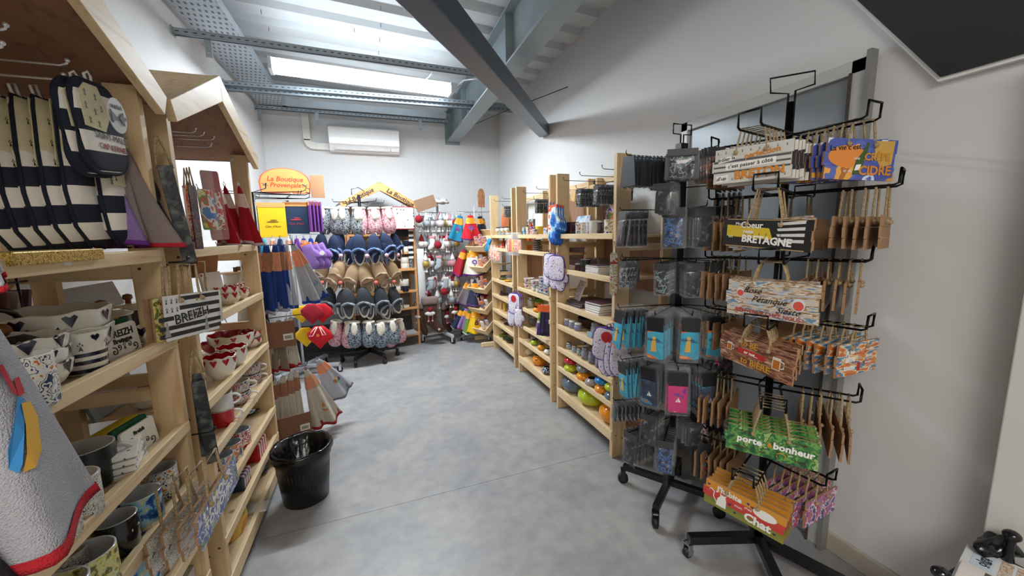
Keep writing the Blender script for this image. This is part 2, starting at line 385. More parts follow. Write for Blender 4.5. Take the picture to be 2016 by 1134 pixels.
# cable trays
t=thing('cable_tray','perforated cable tray running along the left wall','cable tray',(0,0,0))
G().box(-1.14,-.86,1.6,5.40,2.925,2.93).obj('tray_bottom',slot,t)
G().box(-1.142,-1.14,1.6,5.40,2.925,2.985).box(-.86,-.858,1.6,5.40,2.925,2.985).obj('tray_side',gal,t)
t=thing('cable_tray','perforated cable tray crossing above the air conditioner','cable tray',(0,0,0))
G().box(-.90,.98,5.20,5.42,2.925,2.93).obj('tray_bottom',slot,t)
G().box(-.9,.98,5.198,5.20,2.905,2.985).box(-.9,.98,5.42,5.422,2.925,2.985).obj('tray_side',gal,t)
# batten light
em,nt,b,L=base('lit diffuser'); b.inputs['Emission Color'].default_value=lin('EAF6FF'); b.inputs['Emission Strength'].default_value=14; b.inputs['Base Color'].default_value=(1,1,1,1)
t=thing('batten_light','bright white batten light hung below the strut rails','light',(.044,3.86,2.80),.08)
M_=T(0,0,0,0,PI/2,0)
G().prism(rect(.15,.085,.03,4),-.74,.74,'x').obj('diffuser',em,t,loc=(0,0,0))
G().box(-.76,.76,-.03,.03,.035,.06).obj('housing',white,t)
for sx in (-1,1): G().box(sx*.75-.014,sx*.75+.014,-.078,.078,-.045,.05).obj('end_cap',C('C9CCD0',.4),t,bevel=.004)
G().tube([(.5,0,.06),(.5,-.2,.02),(.5,-.42,.0)],.004,6).obj('mounting_wire',steel,t)
o=G().tube([(.84,3.86,2.82),(.9,3.8,2.86),(.95,3.7,2.84),(1.0,3.62,2.82)],.006,6).obj('power_cable',C('D5D8DA',.5)); tag(o,'pale power cable leaving the right end of the batten light','cable')
o=G().tube([(1.2,4.9,2.74),(1.45,4.2,2.745),(1.797,3.4,2.757)],.004,6).obj('roof_cable',black); tag(o,'thin black cable reaching the right wall beside the brace','cable')
# air conditioner
acw=C('E9EBEC',.3,coat=.2,var=.01)
t=thing('air_conditioner','white wall mounted air conditioner high on the back wall','air conditioner',(-.03,YB,2.48))
G().prism([(0,0),(-.13,.0),(-.17,.06),(-.19,.075),(-.20,.27),(-.17,.295),(0,.295)],-.42,.42,'x').obj('casing',acw,t,bevel=.008)
G().box(-.36,.30,-.172,-.14,.008,.045).obj('louvre',C('CFC9C6',.4),t,bevel=.003)
G().box(.31,.41,-.168,-.14,.012,.052).obj('sensor_panel',C('D8D2CF',.4),t,bevel=.003)
text(t,'ACTION',.016,C('8E9194',.5),0,.10,-.205)
pm=C('E4E2DA',.5)
g=G().box(-.745,-.665,YB-.06,YB-.002,2.60,3.1).box(-.60,-.45,YB-.06,YB-.002,2.50,2.58)
pts=[(-.745,2.62)]+[(-.605-.14*math.cos(a*PI/16),2.64-.14*math.sin(a*PI/16)) for a in range(0,9)]+[(-.60,2.50),(-.60,2.58),(-.665,2.62)]
g.prism([(-.745,2.62),(-.735,2.57),(-.71,2.53),(-.67,2.505),(-.60,2.50),(-.60,2.58),(-.65,2.59),(-.665,2.62)],YB-.06,YB-.002,'y')
o=g.obj('pipe_duct',pm,bevel=.004); tag(o,'cream pipe duct curving down to the left end of the air conditioner','pipe cover')
# ================= PINE SHELVING =================
def local(u,x,y,z):
    c,s_=math.cos(u['rz']),math.sin(u['rz']); return V(u['o'][0]+x*c-y*s_,u['o'][1]+x*s_+y*c,z)
def unit(o,rz,W,D,hs,label,name='pine_shelf',roof=False,post=.09,top=1.84,back=(),rail=.035,lastrail=.065,hookbar=True):
    t=thing(name,label,'shelving',(o[0],o[1],0),rz); u=dict(o=o,rz=rz,W=W,D=D,hs=hs,t=t,post=post)
    ps=.028
    for x0 in (0,W-ps):
        G().box(x0,x0+ps,0,post,0,top).obj('post',pineZ,t,bevel=.0015)
        G().box(x0,x0+ps,D-post*.8,D,0,top-.02).obj('post',pineZ,t,bevel=.0015)
        for z in (.13,.48,.95,1.33): G().box(x0+.004,x0+ps-.004,post,D-post*.8,z-.04,z).obj('side_rail',pineY,t)
        g=G()
        for z in hs:
            for dz,dy in ((-.03,.25),(-.055,.72)):
                g.tube([(x0-.0008,post*dy,z+dz),(x0+ps+.0008,post*dy,z+dz)],.0045,8)
        g.obj('screws',C('4A3A2A',.5),t)
    for i,z in enumerate(hs):
        rl=lastrail if i==len(hs)-1 else rail
        s_=G().box(ps,W-ps,.018,D,z-.028,z-.014).obj('shelf_board',pineX,t)
        G().box(ps*.0+.006 if i else ps,W-(.006 if i else ps),-.004,.018,z-rl,z).obj('front_rail',pineX,t,bevel=.0025)
    for z0,z1 in back: G().box(.006,W-.006,D-.004,D+.008,z0,z1).obj('back_panel',ply,t)
    if roof:
        ov=.055; pk=top+.235; x0,x1=-ov,W+ov; cx=W/2; fr=-.035
        sl=math.atan2(pk-(top-.015),cx-x0)
        for sg in (-1,1):
            xe=x0 if sg<0 else x1
            # sloped roof panel
            g=G().prism([(xe,top-.015+.01),(cx,pk+.01),(cx,pk-.008),(xe,top-.015-.008)] if sg<0 else [(cx,pk+.01),(xe,top-.005),(xe,top-.023),(cx,pk-.008)],fr+.02,D+.02,'y'); g.m[0]=1; g.obj('roof_panel',[ply,pineX],t)
            d=.105
            poly=[(xe,top-.015+.012),(cx,pk+.012),(cx,pk-d+.012),(xe+sg*(-.0),top-.06)]
            poly=[(xe,top-.003),(cx,pk+.014),(cx,pk+.014-d),(xe-sg*.028,top-.062)]
            G().prism(poly,fr-.004,fr+.02,'y').obj('gable_board',pineX if sg<0 else pineX,t,bevel=.002)
        G().prism([(.0,top-.4),(W,top-.4),(W,top),(cx,pk-.02),(0,top)],D-.004,D+.01,'y').obj('gable_back',ply,t)
    return u
LH=[1.375,1.108,.822,.63,.44,.275,.107]
U1=unit((-.61,.60),PI/2,.87,.40,LH,'left wall pine shelf with gable roof, nearest the camera',name='house_shelf',roof=True,post=.075,back=((.1,1.0),))
U2=unit((-.61,1.60),PI/2,.87,.40,LH,'left wall pine shelf with gable roof, beside the black bin',name='house_shelf',roof=True,post=.075)
RH=[1.395,1.138,.868,.697,.515,.357,.174]; RHB=[1.395,1.25,.885,.698,.515,.364,.174]
BA=unit((1.31,2.665),-PI/2,.775,.42,RH,'nearest open pine shelf on the right, holding coloured pots',post=.10,top=1.84,back=((1.0,1.38),))
BB=unit((1.31,3.54),-PI/2,.776,.42,RHB,'middle open pine shelf on the right, second from the camera',post=.10,top=1.85,back=((1.42,1.72),))
BC=unit((1.31,4.43),-PI/2,.776,.42,RHB,'farthest open pine shelf on the right, beside the tilted crates',post=.10,top=1.855,back=((.2,1.3),))
HH=[1.44,1.21,1.0,.72,.50,.17]
UH=unit((.045-.38*math.cos(.175)+.03,4.93-.38*math.sin(.175)),.175,.80,.36,HH,'narrow gabled shelf against the back wall behind the slippers',name='house_shelf',roof=True,post=.045,top=1.80,back=((.2,1.78),),rail=.03,lastrail=.05)
pineO=WOOD('orange pine','D9A066','B87E46','x'); pineOz=WOOD('orange pine upright','D09A62','AE763F','z')
for c_ in list(UH['t'].children):
    if c_.name.startswith('gable_back'): bpy.data.objects.remove(c_); continue
    for i_,mm in enumerate(c_.data.materials):
        if mm in (pineX,pineY): c_.data.materials[i_]=pineO
        elif mm==pineZ: c_.data.materials[i_]=pineOz
        elif mm==ply: c_.data.materials[i_]=C('9A8E84',.7,key='grey brown board')
def hookrod(loc,rz,ln,label,up=.02,r=.0025,mat=None,double=False,group='peg hooks'):
    """rod sticking out along local -y, tip bent up"""
    key=('hook',round(ln,3),up,r,(mat or chrome).name)
    def mk():
        o=G().tube([(0,0,0),(0,-ln,0),(0,-ln-.012,up*.4),(0,-ln-.014,up)],r,6).ball((0,-ln-.014,up),r*1.8,n=8).obj('peg_hook',mat or chrome); return tag(o,'x','hook')
    return proto(key,mk,loc,rz,label,group)
# ================= ITEM MAKERS =================
# patterns -------------------------------------------------------------
def prints(key,cols,scale=45,rough=.35,coat=.2,detail=3,kind='noise'):
    n=len(cols)
    if kind=='vor': st=[(i/n,c) for i,c in enumerate(cols)]
    else:
        lo,hi=.34,.66; st=[(0 if i==0 else lo+(hi-lo)*i/n,c) for i,c in enumerate(cols)]
    return PAT(key,st,scale,kind,rough,coat,detail=detail,dist=.4)
P_lav=prints('lavender print',['5B3A86','EFEAF0','8E6DB4','F2EEF2','6E8B4E','EDE6EE'],38)
P_prov=prints('provence print',['D9552B','F2E6C8','3E78B8','F4EFE2','D8A32E','7A4A86'],40)
P_or=prints('orange calisson print',['F0661E','FBE9D0','E8471C','F6C08A','6E4C9A'],42)
P_bw=PAT('black ermine print',[(0,'1B1D24'),(.16,'EDE9DE')],42,'spots',.3,.3,dist=.7)
def lines(key,bg,ink,scale=34,ink2=None,n=3): return PAT(key,[(0,bg),(.40,ink),(.418,bg),(.475,ink2 or ink),(.49,bg),(.545,ink),(.56,bg),(.62,ink2 or ink),(.66,bg)],scale,'noise',.3,.3,detail=n)
P_bwf=lines('fine black drawing print','E6E1D2','25272D',60)
P_rw=PAT('red heart print',[(0,'B3122A'),(.2,'F0EBE2')],34,'spots',.3,.3,dist=.8)
P_blue=prints('seascape print',['1F4A8C','2E6DB0','8CC4DA','9CCFE2','D8C58A','F2EFE4'],34,detail=3)
P_yel=PAT('yellow gorse print',[(0,'D4C84A'),(.35,'E4DE9A'),(.5,'B8A82A'),(.56,'5A6A4A'),(.66,'D8CE60'),(1.0,'1C2B50')],60,'noise',.3,.3)
P_fish=PAT('sardine print',[(0,'D8792A'),(.36,'EFEDE4'),(.45,'22365E'),(.475,'EFEDE4'),(.53,'22365E'),(.57,'EFEDE4'),(.64,'22365E')],44,'noise',.3,.3,detail=2)
P_red=prints('red bus print',['C8202E','F1EEE8','D23A3A','2B4F8E','F1EEE8'],30)
P_land=prints('lavender landscape painting',['4A2A8A','7B4BC0','E6DCE6','D98A4A','7A8A3A','3F6EB8'],16,detail=2)
P_sky=PAT('blue painting',[(0,'8A7A3A'),(.28,'4A7A4A'),(.4,'9CC0DA'),(.55,'E2EAF2'),(.66,'3E52B8'),(.9,'2F3AA0')],9,'noise',.4,const=False)
P_dark=prints('dark souvenir print',['2A1B2E','5A2A3A','1E1A24','70504A','3A3040'],30)
P_wood=PAT('painted driftwood print',[(0,'5C7488'),(.36,'B9C0C4'),(.44,'D8C3A6'),(.5,'9C7A5C'),(.56,'DCD8D0'),(.62,'6F8CA4'),(.7,'CFC8C0')],9,'noise',.4,.3,stretch=(1.2,1,9),detail=4)
P_brown=PAT('brown plank print',[(0,'4E2F22'),(.4,'7A4A34'),(.48,'A87458'),(.55,'5E3A2A'),(.62,'C49A7A')],9,'noise',.4,.3,stretch=(1.2,1,9),detail=4)
P_green=PAT('clover print',[(0,'12502A'),(.4,'347A3C'),(.48,'6A9E4A'),(.54,'246A3A'),(.6,'9AB86E'),(.68,'2E7040')],26,'noise',.4,.3,detail=3)
P_chat=PAT('cat sign bands',[(0,'8A8A34'),(.18,'7E8432'),(.3,'C8403A'),(.5,'D04438'),(.66,'D99432'),(1,'E2A03C')],1,'grad',.4,.3,stretch=(1,1,1),coord='Generated')
P_ocean=PAT('ocean orange sign',[(0,'C8602A'),(.4,'E08A3A'),(.47,'F0D8B0'),(.52,'6A9AB8'),(.58,'3E6C90'),(.66,'D0763A')],12,'noise',.4,.3,stretch=(1,1,5))
P_crepe=PAT('crepe sign print',[(0,'3E4FA0'),(.36,'5A68B8'),(.42,'D8DCEC'),(.46,'4A5AAA'),(.56,'5868B6'),(.6,'E8A84A'),(.66,'B06A2A')],7,'noise',.4,.3,detail=3)
P_erm=PAT('ermine stripe sign',[(0,'E9E7E0'),(.5,'3A3B40')],2.6,'wz',.4,.3)
P_violet=prints('violet red sign',['5A4A8E','E8DCE8','C23A5A','8A7AB8','D86A6A'],26)
P_lfield=prints('lavender field sign',['4A559C','5A68AE','C9CCE0','5560A4','98A84A','3F4C90'],30)
fleece=lambda c,k:PAT('terry '+k,[(.3,c)],60,'noise',.95,bump=.9)
def TER(c,d=None):
    return C(c,.95,bump=.9,bs=420,var=.05,vs=30,key='terry cloth '+c)
def FAB(c): return C(c,.85,bump=.4,bs=500,var=.04,vs=20,key='woven cloth '+c)
def CER(c): return C(c,.14,coat=.5,var=.02,key='glazed ceramic '+c)
KNG=PAT('grey bouclé knit',[(0,'2E3236'),(.44,'6E7478'),(.5,'C9CCC9'),(.56,'3C4246'),(.62,'8C9498')],75,'noise',.95,bump=1)
KNP=PAT('pink bouclé knit',[(0,'9C5A64'),(.44,'D58C98'),(.5,'F4DDE0'),(.56,'C06C7A'),(.62,'E8B4BC')],75,'noise',.95,bump=1)
KNB=PAT('blue grey bouclé knit',[(0,'26303E'),(.44,'55667A'),(.5,'C2CAD0'),(.56,'303E50'),(.62,'7C8A98')],75,'noise',.95,bump=1)
fur=lambda c:C(c,.95,bump=1,bs=160,var=.12,vs=50,key='fur '+c)
ermine=PAT('ermine tick print',[(0,'1B1D24'),(.11,'F1EEE4')],26,'spots',.7,dist=.35)
# ceramics --------------------------------------------------------------
def mug(name,label,cat,outm,inm,h=.095,r=.042,handle=0,taper=1.0,hm=None,band=None,wave=False):
    """handle = angle of the handle in degrees from local +x"""
    t=thing(name,label,cat); g=G()
    pr=[(r*taper*.9,0),(r*taper,.006),(r,h*.7),(r,h)]; pi=[(r-.004,h),(r-.005,.008),(0.0001,.008)]
    g.lathe(pr,n=28,mi=0).lathe([(r,h),(r-.002,h+.0015),(r-.004,h)],n=28,mi=1).lathe(pi,n=28,mi=1); g.obj('body',[outm,inm],t)
    if handle is not None:
        a=math.radians(handle); pts=[]
        for i in range(11):
            th=-PI/2+PI*i/10; rr=r-.003+ .030*math.cos(th); pts.append((rr*math.cos(a),rr*math.sin(a),h*.5+h*.3*math.sin(th)))
        G().tube(pts,.0048,8).obj('handle',hm or inm,t)
    if band:
        for z0,z1,m_ in band: G().lathe([(r+.0006,h*z0),(r+.0006,h*z1)],n=28).obj('painted_band',m_,t)
    return t
def bowl(name,label,outm,inm,r=.075,h=.07,rimm=None,handle=False,dec=None,cat='bowl',wavy=0):
    t=thing(name,label,cat); g=G(); n=32
    pr=[(r*.45,0),(r*.5,.004),(r*.78,h*.28),(r*.94,h*.6),(r,h)]; pi=[(r-.004,h),(r*.9,h*.58),(r*.7,h*.28),(.0001,h*.14)]
    g.lathe(pr,n=n,mi=0).lathe([(r,h),(r-.002,h+.002),(r-.004,h)],n=n,mi=2).lathe(pi,n=n,mi=1)
    o=g.obj('body',[outm,inm,rimm or outm],t)
    if wavy:
        for v in o.data.vertices:
            if v.co.z>h*.9: v.co.z+=wavy*math.sin(9*math.atan2(v.co.y,v.co.x))
    if dec:
        for k in range(9):
            a=2*PI*k/9; g=G(); rr=r*1.0
            pts=[(-.014,.012),(0,-.012),(.014,.012),(.008,.018),(0,.012),(-.008,.018)]
            Mx=T(0,0,h*.78,0,0,a)@T(0,0,0)
            vs=[((rr*.985+.0008)*math.cos(x/rr),(rr*.985+.0008)*math.sin(x/rr),z) for x,z in pts]; g.add(vs,[(0,1,2,3,4,5)],0,False,Mx); o2=g.obj('painted_heart',dec,t)
    return t
def jar(name,label,content,lidm,h=.08,r=.032,cat='jar'):
    t=thing(name,label,cat)
    G().lathe([(r*.9,0),(r,.004),(r,h*.72),(r*.8,h*.82),(r*.8,h*.86)],n=20).obj('glass',glass,t)
    G().lathe([(r*.86,.004),(r*.93,.01),(r*.93,h*.66),(.0001,h*.68)],n=20).obj('contents',content,t)
    G().lathe([(r*.86,h*.84),(r*.88,h*.85),(r*.88,h),(r*.8,h+.002),(.0001,h+.002)],n=20).obj('lid',lidm,t)
    return t
def pot(name,label,m_,r=.06,h=.085,lid=None,inm=None):
    t=thing(name,label,'pot')
    G().lathe([(r*.5,0),(r*.56,.003),(r*.86,h*.2),(r,h*.46),(r*.93,h*.7),(r*.66,h*.9),(r*.56,h*.92),(r*.58,h),(r*.54,h+.001)],n=32).lathe([(r*.54,h+.001),(r*.5,h*.9),(r*.8,h*.6),(r*.8,h*.3),(.0001,h*.12)],n=32,mi=1).obj('body',[m_,inm or C('2A2622',.5)],t)
    if lid: G().lathe([(r*.6,h),(r*.62,h+.004),(r*.5,h+.016),(.0001,h+.022)],n=24).obj('lid',lid,t)
    return t
def boxy(name,label,cat,w_,d,h,m_,side=None,bev=.002,lid=None):
    t=thing(name,label,cat)
    G().prism(rect(w_,h,0,cz=h/2),-d/2,d/2,'y',1,0).obj('body',[m_,side or m_],t,bevel=bev)
    return t
def book(name,label,w_,h,th,cover,pages=None,cat='book'):
    """lying flat: w x, h y, th z"""
    t=thing(name,label,cat)
    G().box(-w_/2,w_/2,-h/2,h/2,0,.0012).box(-w_/2,w_/2,-h/2,h/2,th-.0012,th).box(-w_/2,-w_/2+.0015,-h/2,h/2,0,th).obj('cover',cover,t)
    G().box(-w_/2+.002,w_/2-.003,-h/2+.003,h/2-.003,.0012,th-.0012).obj('pages',pages or C('ECEAE4',.8),t)
    return t
def plate(name,label,m_,r=.09,cat='plate',rim=None):
    t=thing(name,label,cat); G().lathe([(r*.5,0),(r*.6,.002),(r,.014),(r,.017),(r*.62,.006),(.0001,.005)],n=32).obj('body',m_,t); 
    if rim: G().lathe([(r,.0145),(r+.001,.0165),(r*.94,.0155)],n=32).obj('rim',rim,t)
    return t
def bottle(name,label,m_,h=.18,r=.025,cap=None,lab=None):
    t=thing(name,label,'bottle'); G().lathe([(r*.9,0),(r,.005),(r,h*.6),(r*.4,h*.78),(r*.36,h*.93)],n=18).obj('glass',m_,t)
    G().lathe([(r*.42,h*.92),(r*.42,h),(.0001,h)],n=14).obj('cap',cap or black,t)
    if lab: G().lathe([(r+.0006,h*.12),(r+.0006,h*.5)],n=18).obj('bottle_label',lab,t)
    return t
# textiles ---------------------------------------------------------------
def towel(label,col,hem,card,h=.34,w0=.035,w1=.17,t0=.02,t1=.07,name='hand_towel',folds=5,loop=None,cat='towel',cardh=.3,seed=1,cardm=None,top=None):
    """round towel gathered at its loop: hangs from z=0 down to -h, front towards -y"""
    t=thing(name,label,cat); n=40; TW[t.name]=(h,w0,w1,t0,t1,folds,seed)
    def ring(z,w_,d,am):
        return [(w_/2*math.cos(a)*(1+am*.12*math.sin(folds*a+seed)),d/2*math.sin(a)*(1+am*.9*math.cos(folds*a+seed*2)),z+am*.012*math.cos(2*a)) for a in [2*PI*i/n for i in range(n)]]
    def cone(f0,f1,k,grow=0):
        vs=[];fs=[]
        for j in range(k+1):
            f=f0+(f1-f0)*j/k; e=f**.85
            vs+=ring(-h*f,w0+(w1-w0)*e+grow,t0+(t1-t0)*e+grow,f)
        for j in range(k):
            for i in range(n): fs.append((j*n+i,(j+1)*n+i,(j+1)*n+(i+1)%n,j*n+(i+1)%n))
        return vs,fs
    g=G(); vs,fs=cone(0,.96,10); g.add(vs,fs,0,True); g.add([vs[i] for i in range(n)],[tuple(range(n))]); o=g.obj('cloth',col,t)
    g=G(); vs,fs=cone(.95,1.0,2,.004); k=len(vs)//n
    vs2=[(x*.86,y*.8,z+.004) for x,y,z in vs[-n:]]+[(x*.8,y*.7,z+.05) for x,y,z in vs[-n:]]
    m0=len(vs); vs+=vs2
    for j in (k-1,k):
        for i in range(n): fs.append((j*n+i,(j+1)*n+i,(j+1)*n+(i+1)%n,j*n+(i+1)%n))
    g.add(vs,fs,0,True); g.obj('hem',hem,t)
    if card:
        g=G(); vs,fs=cone(.1,cardh,3,.006); g.add(vs,fs,0,True); g.obj('card_sleeve',card,t)
    G().tube([(0,0,-.005),(-.006,0,.02),(0,0,.034),(.006,0,.02),(0,0,-.005)],.002,6).obj('hanging_loop',loop or hem,t)
    if top: G().lathe([(w0*.45,-.03),(w0*.42,0),(w0*.2,.012),(.0001,.014)],n=12,sy=.7).obj('top_band',top,t)
    return t
def mitt_outline(s=1):
    return [(x*s,z*s) for x,z in [(-.06,-.02),(-.072,-.10),(-.078,-.18),(-.07,-.25),(-.04,-.29),(0,-.30),(.04,-.285),(.062,-.24),(.066,-.19),(.085,-.2),(.108,-.185),(.112,-.15),(.095,-.11),(.068,-.085),(.062,-.02),(.055,0),(-.055,0)]]
def mitt(label,front,edge,name='oven_mitt',s=1,th=.03,cuff=None,loop=None,flip=1):
    t=thing(name,label,'oven mitt'); ol=[(x*flip,z) for x,z in mitt_outline(s)]
    if flip<0: ol=ol[::-1]
    G().pillow(ol,th).obj('padding',front,t)
    G().tube([(x,0,z) for x,z in ol],.0045,6,closed=True).obj('edge_binding',edge,t)
    if cuff: G().prism(rect(.118*s,.045*s,.004,cz=-.02*s),-th*.36,th*.36,'y').obj('cuff',cuff,t,bevel=.003)
    G().tube([(-.05*s,0,0),(-.055*s,0,.022),(-.04*s,0,.03),(-.035*s,0,0)],.003,6).obj('hanging_loop',loop or edge,t)
    return t
def holder(label,front,edge,w_=.17,h=.19,name='pot_holder',corner=.04,tagc=None,back=None):
    t=thing(name,label,'pot holder'); ol=[(x,z-h/2) for x,z in rect(w_,h,corner,5)]
    G().pillow(ol,.016,0,1 if back else 0,rings=((1,.2),(.97,.7),(.9,1),(.5,1))).obj('padding',[front,back] if back else front,t)
    G().tube([(x,0,z) for x,z in ol],.006,6,closed=True).obj('edge_binding',edge,t)
    G().tube([(-.006,0,0),(-.012,0,.025),(0,0,.032),(.012,0,.025),(.006,0,0)],.003,6).obj('hanging_loop',edge,t)
    if tagc: G().prism(ell(.035,.035,20,0,-.05),-.0105,-.009,'y').obj('swing_tag',tagc,t)
    return t
def bag(label,m_,w_,h,th=.012,name='gift_bag',cat='bag',bagm=None,head=None,item=None):
    """thin hanging pack: clear sleeve, header card and what is inside"""
    t=thing(name,label,cat)
    G().pillow([(x,z-h/2) for x,z in rect(w_,h,.004,2)],th,rings=((1,.1),(.96,.7),(.8,1))).obj('sleeve',bagm or clear,t)
    if head: G().prism(rect(w_*.86,h*.26,0,cz=-h*.16),-th*.25,th*.25,'y').obj('header_card',head,t)
    G().pillow([(x,z-h*.58) for x,z in rect(w_*.74,h*.55,.006,2)],th*.8,rings=((1,.3),(.9,.9))).obj('contents',m_,t)
    return t
# slippers: toe up, opening lower on the -y side ---------------------------
def slipper(label,up,furm,inner,trim,pair=True,name='slipper_pair',cat='slippers',L_=.25,w_=.092,hanger=True):
    t=thing(name,label,cat); h=L_/2
    for sd in ((-1,1) if pair else (0,)):
        cx=sd*w_*.54
        sole=[(cx+w_/2*math.cos(a)*(1-.12*(math.sin(a)<0)),h*math.sin(a)) for a in [2*PI*i/24 for i in range(24)]]
        s_=G().prism(sole,0,.012,'y').obj('sole',trim,t,bevel=.002)
        G().prism([(cx+(x-cx)*.8,z*.86) for x,z in sole],-.003,0,'y').obj('insole',inner,t)
        # upper: dome over the toe half
        g=G(); vs=[];fs=[]; n=14; k=8
        for j in range(k+1):
            z=h*(.99-1.18*j/k); ww=w_/2*math.sqrt(max(0.001,1-(z/h)**2))*1.02 if z>0 else w_/2*1.0
            hh=.052*min(1,math.sqrt(max(0.0,1-(z/h*.98)**2))+.15)
            for i in range(n+1):
                a=PI*i/n; vs.append((cx+ww*math.cos(a),-hh*math.sin(a),z))
        for j in range(k):
            for i in range(n): fs.append((j*(n+1)+i,(j+1)*(n+1)+i,(j+1)*(n+1)+i+1,j*(n+1)+i+1))
        g.add(vs,fs,0,True); o=g.obj('upper',up,t); sm=o.modifiers.new('thick','SOLIDIFY'); sm.thickness=.004
        pts=[(cx+w_*.42,-.010,-h*.78),(cx+w_*.5,-.018,-h*.3),(cx+w_*.42,-.044,-h*.06),(cx+w_*.22,-.058,h*.04),(cx,-.062,h*.08),(cx-w_*.22,-.058,h*.04),(cx-w_*.42,-.044,-h*.06),(cx-w_*.5,-.018,-h*.3),(cx-w_*.42,-.010,-h*.78)]
        G().tube(pts,[.006,.010,.013,.014,.014,.014,.013,.010,.006],8).obj('fur_trim',furm,t)
    if hanger: G().tube([(0,-.03,h*.8),(0,-.03,h+.02),(0,-.02,h+.035),(0,.0,h+.03)],.003,6).obj('hanger_hook',C('D8DADC',.3),t)
    return t
def sock(label,kn,furm,pair=True,name='slipper_pair',s=1.0):
    """knitted slipper boots hung with the toe down"""
    t=thing(name,label,'slippers')
    for sd in ((-1,1) if pair else (0,)):
        cx=sd*.052*s
        g=G(); prof=[(.0001,-.20),(.028,-.198),(.046,-.18),(.054,-.14),(.052,-.09),(.044,-.04),(.038,0)]
        g.lathe([(r*s,z*s) for r,z in prof],(cx,0,0),20,0,None,1,.8); g.obj('knit',kn,t)
        G().pillow([(cx+x*s,z*s) for x,z in ell(.024,.052,16,0,-.045)],.03*s).obj('fur_lining',furm,t,loc=(0,-.033*s,0))
        G().tube([(cx+.037*s*math.cos(a),.030*s*math.sin(a),0) for a in [2*PI*i/14 for i in range(14)]],.008*s,6,closed=True).obj('cuff',furm,t)
    return t
# signs -------------------------------------------------------------------
def sign(label,face,w_=.26,h=.10,name='rope_sign',steps=3,rope=.09,edge=None,deco=None,group=None):
    t=thing(name,label,'sign'); r_=random.Random(hash(round(w_*h*1e4))%97)
    g=G(); 
    for i in range(steps):
        dx=(.006,-.002,.004,0)[i%4]; z1=-h*i/steps; z0=-h*(i+1)/steps+.0008
        g.prism([(-w_/2+dx,z0),(w_/2+dx*.5,z0),(w_/2+dx*.5,z1),(-w_/2+dx,z1)],-.0035,.0035,'y',1,0)
    b_=g.obj('board',[face,edge or mdf],t)
    xx=w_*.19; z0=-.014
    G().tube([(-xx,-.006,z0-.004),(-xx,-.001,z0+.008),(-xx*.92,0,.02),(-.034,0,rope),(.034,0,rope),(xx*.92,0,.02),(xx,-.001,z0+.008),(xx,-.006,z0-.004)],.0036,6).obj('rope',jute,t)
    for s_ in (-1,1): G().ball((s_*xx,-.007,z0-.004),.008,sx=1,sz=1,n=8).obj('knot',jute,t)
    if deco: deco(t)
    return t
def loop_arm(label,L_=.24,w_=.07,up=.05,z=0,mat=None):
    t=G().tube([(-w_/2,0,0),(-w_/2,-L_,0),(-w_/2,-L_-.012,.006),(-w_/2,-L_-.014,up),(w_/2,-L_-.014,up),(w_/2,-L_-.012,.006),(w_/2,-L_,0),(w_/2,0,0)],.004,8).obj('display_arm',mat or blackm)
    return t
WH=C('F4F2EC',.5,var=.01); BK=C('17181B',.5,var=.01); RD=C('B81E2C',.5,var=.02); GOLD=C('C98F2E',.45,var=.05); NAVY=C('16284E',.6,var=.03)
def heart(g,x,z,s,y=-.0042,mi=0):
    pts=[(0,-1),(.85,-.1),(1,.4),(.75,.85),(.35,.85),(0,.45),(-.35,.85),(-.75,.85),(-1,.4),(-.85,-.1)]
    return g.prism([(x+a*s,z+b_*s) for a,b_ in pts],y-.0006,y,'y',mi)
def spiral(g,x,z,r,turns=1.6,y=-.001,th=.0025,mi=0,dr=1,a0=0):
    pts=[(x+r*(i/24)*math.cos(a0+dr*turns*2*PI*i/24),y,z+r*(i/24)*math.sin(a0+dr*turns*2*PI*i/24)) for i in range(25)]
    return g.tube(pts,th,5,mi)
def erm(g,x,z,s,y=-.001,mi=0):
    """ermine spot"""
    g.prism([(x,z+s*.5),(x+s*.35,z-s*.6),(x,z-s*.35),(x-s*.35,z-s*.6)],y-.0006,y,'y',mi)
    for dx,dz in ((-.3,.6),(0,.95),(.3,.6)): g.prism(ell(s*.1,s*.2,8,x+dx*s,z+dz*s),y-.0006,y,'y',mi)
    return g
# ================= SIGN RACK =================
def base_star(t,R_,z,angs,mat=black,w_=.035,h=.035,wheel=True,ctr=(0,0),wr=.022,chromed=False):
    for k,a in enumerate(angs):
        a=math.radians(a); ex,ey=ctr[0]+R_*math.cos(a),ctr[1]+R_*math.sin(a)
        leg=G().bar((ctr[0],ctr[1],z),(ex,ey,z),w_,h).obj('leg',mat,t,bevel=.003)
        if wheel:
            zc=wr; g=G(); M=T(ex,ey,0,0,0,a+.4)
            g.add(*[[M@Vector(p) for p in G().prism(ell(wr,wr,16,0,0),-.011,.011,'y').v],G().prism(ell(wr,wr,16,0,0),-.011,.011,'y').f])
            g2=G(); pr=G().prism(ell(wr,wr,16),-.011,.011,'y'); g2.add([M@(Vector(p)+V(0,0,wr)) for p in pr.v],pr.f,0,True)
            c=G().box(-.012,.012,-.016,-.012,wr*.6,z-h/2).box(-.012,.012,.012,.016,wr*.6,z-h/2).box(-.014,.014,-.016,.016,z-h/2-.006,z-h/2)
            cc=G(); cc.add([M@Vector(p) for p in c.v],c.f)
            o=g2.obj('caster_wheel',C('1A1A1C',.5),leg); cc.obj('caster_fork',steel if chromed else mat,leg)
SC=(1.475,1.05)
rack=thing('sign_rack','black wheeled spinner rack full of rope signs in front of the grey door','display rack',(SC[0],SC[1],0))
base_star(rack,.30,.085,(161,290,50,235),black,.036,.036,chromed=True)
G().tube([(0,0,.08),(0,0,1.86)],.014,12).obj('pole',blackm,rack)
a=math.radians(200+90)
